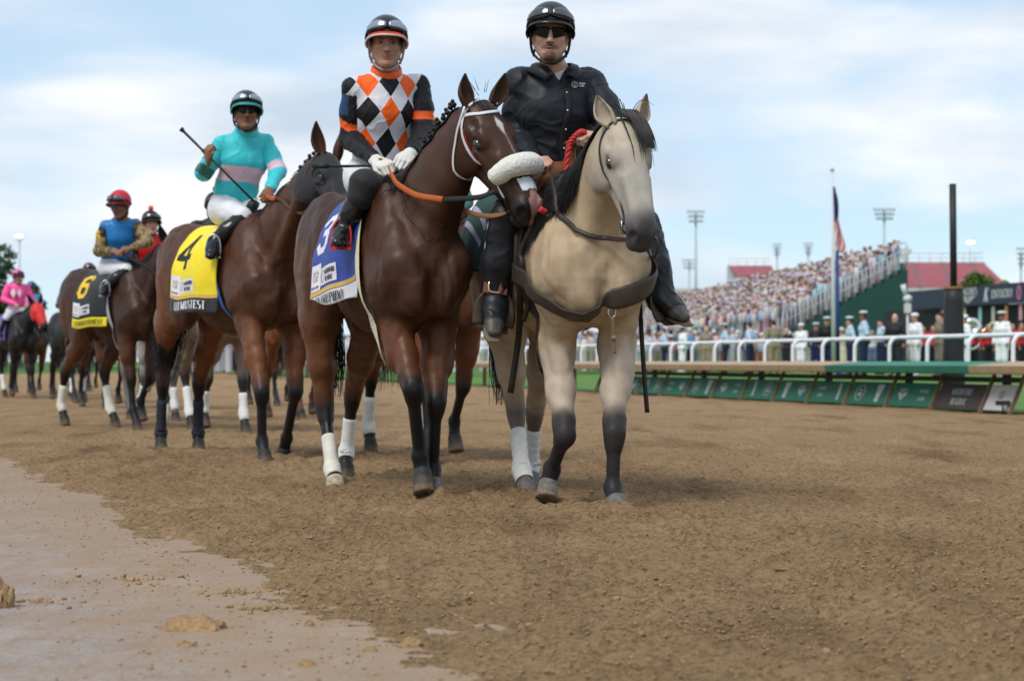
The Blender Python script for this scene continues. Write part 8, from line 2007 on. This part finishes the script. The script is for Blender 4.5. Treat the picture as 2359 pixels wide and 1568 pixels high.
# crowd: many little figures in one mass
def crowd(name, P0, yawd, label, seed, hmin=1.45, hmax=1.8):
    rg = np.random.RandomState(seed); n = len(P0)
    cols = np.array([(0.62, 0.62, 0.68), (0.55, 0.60, 0.70), (0.66, 0.40, 0.46), (0.30, 0.38, 0.52), (0.62, 0.55, 0.45), (0.10, 0.12, 0.18), (0.60, 0.24, 0.34), (0.02, 0.02, 0.03), (0.42, 0.10, 0.12), (0.35, 0.55, 0.62), (0.70, 0.66, 0.62), (0.50, 0.48, 0.52), (0.62, 0.16, 0.06), (0.12, 0.22, 0.42), (0.66, 0.5, 0.56), (0.28, 0.30, 0.34)])
    w = np.array([13, 8, 2.5, 4, 6, 3, 1.6, 3, 1.5, 2.5, 9, 6, 0.7, 2.5, 2.5, 5]); tc_ = cols[rg.choice(len(cols), n, p=w/w.sum())]*rg.uniform(0.7, 1.1, (n, 1)); lc_ = cols[rg.choice(len(cols), n, p=w/w.sum())]*0.8; sk_ = np.array(list(SKIN.values()))[rg.randint(0, 4, n)]
    hat = rg.rand(n); hc = np.where((hat < 0.62)[:, None], cols[rg.choice(len(cols), n, p=w/w.sum())], np.array([(0.03, 0.02, 0.015), (0.10, 0.06, 0.03), (0.25, 0.17, 0.08)])[rg.randint(0, 3, n)])
    H = rg.uniform(hmin, hmax, n); Wd = rg.uniform(0.9, 1.15, n)
    def ring(z, rx, ry, k=6): a = np.arange(k)*2*math.pi/k; return np.stack([rx*np.cos(a), ry*np.sin(a), np.full(k, z)], 1)
    T = np.concatenate([ring(0.0, 0.13, 0.11), ring(0.50, 0.16, 0.12), ring(0.52, 0.19, 0.13), ring(0.78, 0.235, 0.13), ring(0.845, 0.12, 0.08), ring(0.87, 0.06, 0.06), ring(0.93, 0.085, 0.09), ring(0.975, 0.09, 0.10), ring(1.02, 0.055, 0.06)])
    kind = np.repeat([0, 0, 1, 1, 1, 2, 2, 3, 3], 6)
    V = np.repeat(T[None], n, 0); V = V*np.stack([Wd, Wd, H], 1)[:, None]
    hatw = (hat < 0.22)
    V[hatw, 42:48, :2] *= 1.9
    a = rg.normal(0, 0.5, n) + yawd; ca, sa = np.cos(a)[:, None], np.sin(a)[:, None]; x, y = V[..., 0]*ca - V[..., 1]*sa, V[..., 0]*sa + V[..., 1]*ca
    V = np.stack([x, y, V[..., 2]], -1) + P0[:, None]
    C = np.stack([lc_, tc_, sk_, hc], 1)[:, kind]
    F = np.array([(r*6 + k, r*6 + (k+1) % 6, (r+1)*6 + (k+1) % 6, (r+1)*6 + k) for r in range(8) for k in range(6)]); FF = (np.arange(n)[:, None, None]*54 + F[None]).reshape(-1, 4); cap = (np.arange(n)[:, None]*54 + np.arange(48, 54)[None])
    o = obj(name, mesh_np(name, V.reshape(-1, 3), [FF, cap], True, C.reshape(-1, 3)), vmat('crowd_clothes', rough=0.8, var=0.05)); tag(o, label, 'crowd', kind='stuff'); return o
rg = np.random.RandomState(21); pts = []
for k in range(NR):
    s_ = np.arange(0.4, Lb - 0.3, 0.60) + rg.uniform(-0.15, 0.15, len(np.arange(0.4, Lb - 0.3, 0.60))); s_ = s_[rg.rand(len(s_)) < 0.93]
    pts.append(base + perp*step_r*(k + rg.uniform(0.2, 0.75, len(s_)))[:, None] + dirB*s_[:, None] + np.array([0, 0, step_h*k]))
crowd('stand_crowd', np.concatenate(pts), R(60), 'dense crowd of spectators in summer colours filling the stand', 4)
D_ = rg.uniform(78, 118, 900); x_ = rg.uniform(1180, 1900, 900); crowd('infield_crowd', np.stack([(x_ - CX)/FPX*D_, D_, 0*D_ + 0.3], 1), 0.0, 'loose crowd of spectators standing on the infield below the stand', 5)
D_ = rg.uniform(70, 150, 420); x_ = rg.uniform(380, 1180, 420); crowd('far_crowd', np.stack([(x_ - CX)/FPX*D_, D_, 0*D_ + 0.3], 1), 0.0, 'spectators beyond the rail glimpsed between the legs of the horses', 6)
# ---- red seating blocks behind
def red_stand(label, x0, x1, y0, y1, D, right_cut=0.0):
    """raked red seating seen from the front"""
    a = P(x0, y0, D); w = (x1 - x0)/FPX*D; zt_ = P(x0, y1, D)[2]; zb = a[2]; n = 12; e = empty('seating_block', np.array([a[0], D, 0]), label, 'stand')
    seat = mat('seat_red', (0.44, 0.17, 0.20), rough=0.6, var=0.12, scale=0.8); white = cmat('stand_white', (0.55, 0.55, 0.56))
    for k in range(n):
        z0, z1 = zb + (zt_ - zb)*k/n, zb + (zt_ - zb)*(k+1)/n; y_ = 0.9*k; ww = w - right_cut*w*max(0, 1 - k/n*1.6)*0
        mb = MB(); mb.box((0, y_, z0), (ww, y_ + 0.9, z1 - 0.05)); mb.build('tier', seat, e, False)
    for q in (0.22, 0.52, 0.82):
        mb = MB(); mb.add([(w*(q - 0.10), -0.05, zb), (w*(q - 0.07), -0.05, zb), (w*(q + 0.05), 0.9*n - 0.95, zt_ - 0.02), (w*(q + 0.02), 0.9*n - 0.95, zt_ - 0.02)], [(0, 1, 2, 3)])
        V_ = []
        for k in range(n):
            z0, z1 = zb + (zt_ - zb)*k/n, zb + (zt_ - zb)*(k+1)/n; xq = w*(q - 0.10 + 0.14*k/n); V_.append((xq, k, z0, z1))
        mb = MB()
        for (xq, k, z0, z1) in V_: mb.box((xq, 0.9*k - 0.06, z0 - 0.01), (xq + 0.035*w, 0.9*k + 0.9, z1 - 0.02))
        mb.build('aisle', cmat('aisle_grey', (0.30, 0.20, 0.21)), e, False)
    mb = MB(); mb.box((-0.2, 0, zb - 0.6), (w + 0.2, 0.9*n, zb - 0.02)); mb.build('front_wall', white, e, False)
    mb = MB(); mb.box((-0.3, 0.9*n, 0.2), (w + 0.3, 0.9*n + 0.5, zt_ + 0.1)); mb.build('back_wall', white, e, False)
    mb = MB(); mb.box((-0.1, 0.6, 0.2), (w + 0.1, 0.9*n - 0.1, zb - 0.7)); mb.build('under_wall', cmat('under', (0.2, 0.12, 0.12)), e, False)
    mb = MB()
    for i in range(int(w/1.2) + 1): mb.tube([(i*1.2, 0.9*n - 0.1, zt_ - 0.2), (i*1.2, 0.9*n - 0.1, zt_ + 1.0)], 0.04, 5)
    mb.tube([(0, 0.9*n - 0.1, zt_ + 1.0), (w, 0.9*n - 0.1, zt_ + 1.0)], 0.05, 6); mb.tube([(0, 0.9*n - 0.1, zt_ + 0.5), (w, 0.9*n - 0.1, zt_ + 0.5)], 0.04, 6); mb.build('top_railing', white, e)
    return e
red_stand('red raked seating block behind the padded post', 2088, 2325, 663, 592, 190)
red_stand('narrow red seating block far behind the crowd', 1702, 1800, 640, 603, 250)
e = empty('ramp_wall', P(2060, 600, 150)*np.array([1, 1, 0]), 'white sloping ramp edge beside the red seating block', 'wall'); c0_ = P(2060, 600, 150); o_ = np.array([c0_[0], c0_[1], 0])
mb = MB(); a_, b_ = P(2050, 606, 150) - o_, P(2100, 584, 150) - o_; mb.add([a_, b_, b_ + np.array([0, 0, 0.4]), a_ + np.array([0, 0, 0.4]), a_ + np.array([0, 1, 0]), b_ + np.array([0, 1, 0]), b_ + np.array([0, 1, 0.4]), a_ + np.array([0, 1, 0.4])], [(0, 1, 2, 3), (7, 6, 5, 4), (3, 2, 6, 7), (0, 4, 5, 1), (1, 5, 6, 2), (0, 3, 7, 4)]); mb.build('slab', cmat('stand_white', (0.55, 0.55, 0.56)), e, False)
mb = MB(); mb.box((-1.2, 0.2, 0), (1.0, 0.8, a_[2])); mb.build('wall', gwall, e, False)
# ---- long dark sign over the tote building
sl, sr = P(2092, 692, 92), P(2470, 676, 77); sv = sr - sl; sv[2] = 0; Ls = np.linalg.norm(sv); sx = sv/Ls; sn = np.array([sx[1], -sx[0], 0]); sn = sn if sn[1] < 0 else -sn
zc = 0.7 + (HY - 692)/FPX*92; sg = empty('building', np.array([sl[0], sl[1], 0]), 'low dark building with long navy sign band at the right', 'building')
navy = mat('sign_navy', srgb(38, 50, 66), rough=0.5, var=0.06); 
def sp3(u, v, o): return sx*u + np.array([0, 0, v]) + sn*o
hs_ = 0.44
mb = MB(); mb.obox(sp3(Ls/2, zc, -0.2), (sx, sn, np.array([0, 0, 1.0])), (Ls/2, 0.2, hs_)); sb = mb.build('sign_band', navy, sg, False)
def sgt(tx, x, h, zoff, m=mat('sign_white', (0.6, 0.62, 0.63), rough=0.6), cond=0.8, slant=0.0):
    u0 = None; k = (x - CX)/FPX; A_ = sl[0] + 0*k; u0 = (k*sl[1] - sl[0])/(sx[0] - k*sx[1]); q, w = text_quads(tx, h, cond, 0.2, 0.09); put_quads('lettering', [tuple((u0 + u + v*slant, zc + zoff + v) for u, v in qq) for qq in q], sp3, m, sb, 0.012, 0.001); return u0, w
u0, w0 = sgt('LONGINES', 2209, 0.30, 0.06, cond=1.05); put_quads('emblem', [((u0 + w0*0.05, zc + 0.0), (u0 + w0*0.46, zc + 0.0), (u0 + w0*0.5, zc - 0.36), (u0 + w0*0.49, zc - 0.36)), ((u0 + w0*0.54, zc), (u0 + w0*0.95, zc), (u0 + w0*0.51, zc - 0.36), (u0 + w0*0.5, zc - 0.36))], sp3, gw, sb, 0.012, 0.001)
sgt('K', 2266, 0.62, -0.30, cond=0.9, slant=0.25); sgt('ENTUCKY', 2284, 0.36, -0.17, cond=0.98, slant=0.12)
u1 = (((2348 - CX)/FPX)*sl[1] - sl[0])/(sx[0] - ((2348 - CX)/FPX)*sx[1]); put_quads('emblem', ring_quads(u1, zc, 0.20, 0.34, 0.12, 10), sp3, mat('pink_print', (0.55, 0.16, 0.30), rough=0.6), sb, 0.012, 0.001)
mb = MB(); mb.obox(sp3(Ls/2, (zc - hs_ + 0.3)/2, -0.9), (sx, sn, np.array([0, 0, 1.0])), (Ls/2 + 4, 0.3, (zc - hs_ - 0.3)/2)); mb.build('wall', mat('tote_dark', (0.018, 0.021, 0.024), rough=0.6), sg, False)
for (x, c_) in ((2165, (0.6, 0.25, 0.25)), (2215, (0.55, 0.48, 0.22)), (2251, (0.25, 0.50, 0.45)), (2281, (0.45, 0.45, 0.40)), (2311, (0.55, 0.22, 0.12)), (2344, (0.55, 0.30, 0.32))):
    k = (x - CX)/FPX; u = (k*sl[1] - sl[0])/(sx[0] - k*sx[1]); mb = MB(); mb.obox(sp3(u, zc - hs_ - 0.42, -0.15), (sx, sn, np.array([0, 0, 1.0])), (0.13, 0.015, 0.34)); mb.build('hanging_banner', mat('banner_%d' % x, c_, rough=0.7), sg, False)
# white loudspeaker cluster on a post left of the sign
lp_ = P(2091, 700, 88); e = empty('loudspeaker', np.array([lp_[0], lp_[1], 0.28]), 'white loudspeaker cluster on a post left of the navy sign', 'loudspeaker'); zz0 = lp_[2] - 0.28; wm = cmat('spk_white', (0.62, 0.62, 0.62), 0.5)
mb = MB(); mb.tube([(0, 0, 0), (0, 0, zz0 + 0.2)], 0.06, 8); mb.build('post', wm, e); mb = MB(); mb.sphere((0, 0, zz0 + 0.25), (0.22, 0.2, 0.19), 12, 8); mb.build('dome', wm, e); mb = MB(); mb.box((-0.14, -0.14, zz0 - 0.42), (0.14, 0.14, zz0 + 0.02)); mb.build('box', wm, e, False); mb = MB(); mb.tube([(-0.1, 0, zz0 + 0.4), (-0.22, 0, zz0 + 0.92)], [0.10, 0.13], 10); mb.build('horn', wm, e)
# ---- floodlight masts
def mast(x, yt, yb, D, hw, hh, label, lit=0, thick=0.16, rows=3):
    a = P(x, yt, D); e = empty('light_mast', np.array([a[0], D, 0]), label, 'light mast'); m = mat('mast_grey', (0.42, 0.47, 0.50), rough=0.6); zt_ = a[2]; w = hw/FPX*D; h = hh/FPX*D  # mast grey lightened so the colour itself carries distant haze
    mb = MB(); mb.tube([(0, 0, 0), (0, 0, zt_ - h*0.2)], [thick*1.5, thick*0.8], 8); mb.build('mast', m, e)
    mb = MB()
    for r_ in range(rows): z = zt_ - h*r_/max(1, rows - 1)*0.85; mb.box((-w/2*(1 - 0.12*r_), -0.1, z - 0.10), (w/2*(1 - 0.12*r_), 0.1, z + 0.06))
    mb.build('crossarm', m, e, False); n = 6 if not lit else 3
    for r_ in range(rows):
        z = zt_ - h*r_/max(1, rows - 1)*0.85
        for k in range(n):
            xx = (-0.5 + (k + 0.5)/n)*w*(1 - 0.12*r_); mb = MB(); mb.sphere((xx, -0.25, z - 0.15), (w/n*0.36, 0.3, w/n*0.36), 8, 6)
            on = lit and r_ == 0
            if on:
                nm = 'lamp_lit'; 
                if nm not in MATS:
                    mm, nt2, b2 = new_mat(nm); b2.inputs['Emission Color'].default_value = (1, 0.93, 0.85, 1); b2.inputs['Emission Strength'].default_value = 6.0; MATS[nm] = mm
            mb.build('floodlight', MATS['lamp_lit'] if on else m, e)
    return e
mast(1603, 486, 690, 230, 42, 26, 'tall floodlight mast right of the buckskin pony head')
mast(2037, 481, 560, 230, 52, 24, 'floodlight mast rising behind the top of the crowded stand')
mast(1790, 562, 600, 330, 22, 26, 'small far floodlight mast, left of a pair above the crowd', thick=0.2, rows=4); mast(1862, 560, 600, 330, 22, 26, 'small far floodlight mast, right of a pair above the crowd', thick=0.2, rows=4)
mast(1588, 598, 680, 360, 36, 20, 'low far floodlight mast just left of the tall one', thick=0.2)
mast(2235, 556, 640, 250, 18, 8, 'thin mast with lit lamps above the red seating', lit=1, thick=0.12, rows=1); mast(2352, 572, 650, 210, 22, 40, 'floodlight mast at the right edge of the picture', rows=4)
mast(45, 541, 640, 200, 16, 10, 'thin mast with lit lamps at upper left above the jockey in pink', lit=1, thick=0.10, rows=2)
# ---- brick building far left of the stand, shrubs, trees
bd = empty('building', np.array([P(1536, 700, 300)[0], 300, 0]), 'low brick building with pale roof band left of the crowd', 'building'); ox = P(1536, 700, 300)[0]; w_ = P(1690, 700, 300)[0] - ox; z1 = P(0, 690, 300)[2]; z2 = P(0, 664, 300)[2]
mb = MB(); mb.box((-6, 0, 0), (w_, 12, z1)); mb.build('wall', mat('brick_far', (0.30, 0.20, 0.15), rough=0.8, var=0.15, scale=1.0), bd, False); mb = MB(); mb.box((-6.3, -0.3, z1 + 0.02), (w_ + 0.3, 12.3, z2)); rf = mb.build('roof_band', cmat('roof_pale', (0.55, 0.56, 0.58)), bd, False)
tq, tw_ = text_quads('CHURCHILL DOWNS', 0.9, 0.9, 0.2, 0.1) if all(c in GL for c in 'CHURCHILL DOWNS') else ([], 0)
put_quads('lettering', [tuple((u + 1.0, v + z1 + 0.45) for u, v in q) for q in tq], lambda u, v, o: np.array([u, -0.31 - o, v]), mat('letter_red', (0.45, 0.12, 0.14), rough=0.6), rf, 0.01, 0.001) if tq else None
for i in range(7):
    f = MB(); f.box((-4.5 + i*2.2, -0.06, z1 - 3.0), (-3.2 + i*2.2, 0.02, z1 - 1.0)); wi = f.build('window', mat('win_glass', (0.10, 0.16, 0.16), rough=0.2), bd, False)
def leafy(name, label, c, r, trunk_h, n, seed, col=(0.05, 0.10, 0.025), leaf=0.22, cat='tree'):
    rg = np.random.RandomState(seed); e = empty(name, np.array([c[0], c[1], 0]), label, cat); 
    lob = rg.normal(0, 0.42, (14, 3))*r; lr = rg.uniform(0.30, 0.5, 14)*np.mean(r)
    k = rg.randint(0, 14, n); u = rg.normal(0, 1, (n, 3)); u /= np.linalg.norm(u, axis=1, keepdims=True); q = lob[k] + u*(lr[k]*rg.uniform(0.55, 1.05, n))[:, None]; q[:, 2] = np.maximum(q[:, 2], -r[2]*0.75); q = q + np.array([0, 0, c[2]])
    a = rg.normal(0, 1, (n, 3)); a /= np.linalg.norm(a, axis=1, keepdims=True); b = np.cross(a, rg.normal(0, 1, (n, 3))); b /= np.linalg.norm(b, axis=1, keepdims=True); s = leaf*rg.uniform(0.6, 1.2, (n, 1))
    V = np.stack([q - a*s, q + b*s*0.5, q + a*s, q - b*s*0.5], 1).reshape(-1, 3); C = np.repeat(np.array(col)[None]*rg.uniform(0.55, 1.4, (n, 1)), 4, 0)
    obj('crown', mesh_np('crown', V, np.arange(4*n).reshape(-1, 4), False, C), vmat('leaf', rough=0.6, var=0.2), e)
    mb = MB(); mb.tube([(0, 0, 0), (0.05, 0, trunk_h*0.5), (0, 0, c[2])], [0.28*r[0]/2.5, 0.22*r[0]/2.5, 0.08], 8)
    for j in range(6): mb.tube([(0, 0, trunk_h*0.7), lob[j]*0.6 + np.array([0, 0, c[2]])], [0.10, 0.03], 6)
    mb.build('trunk', mat('bark', (0.09, 0.065, 0.045), rough=0.9), e)
leafy('shrub', 'rounded green shrub behind the navy sign', P(2265, 668, 120), np.array([1.9, 1.4, 1.3]), 2.5, 2600, 3, (0.09, 0.15, 0.03), 0.16, 'shrub')
leafy('tree', 'dark leafy tree at the left edge behind the jockey in pink', P(-12, 690, 110), np.array([2.2, 2.0, 2.3]), 2.0, 4200, 5, (0.035, 0.075, 0.03), 0.2)
leafy('tree', 'low distant tree between the jockey in pink and the rider in blue', P(62, 700, 150), np.array([1.6, 1.6, 1.4]), 2.0, 1800, 6, (0.05, 0.08, 0.035), 0.22)
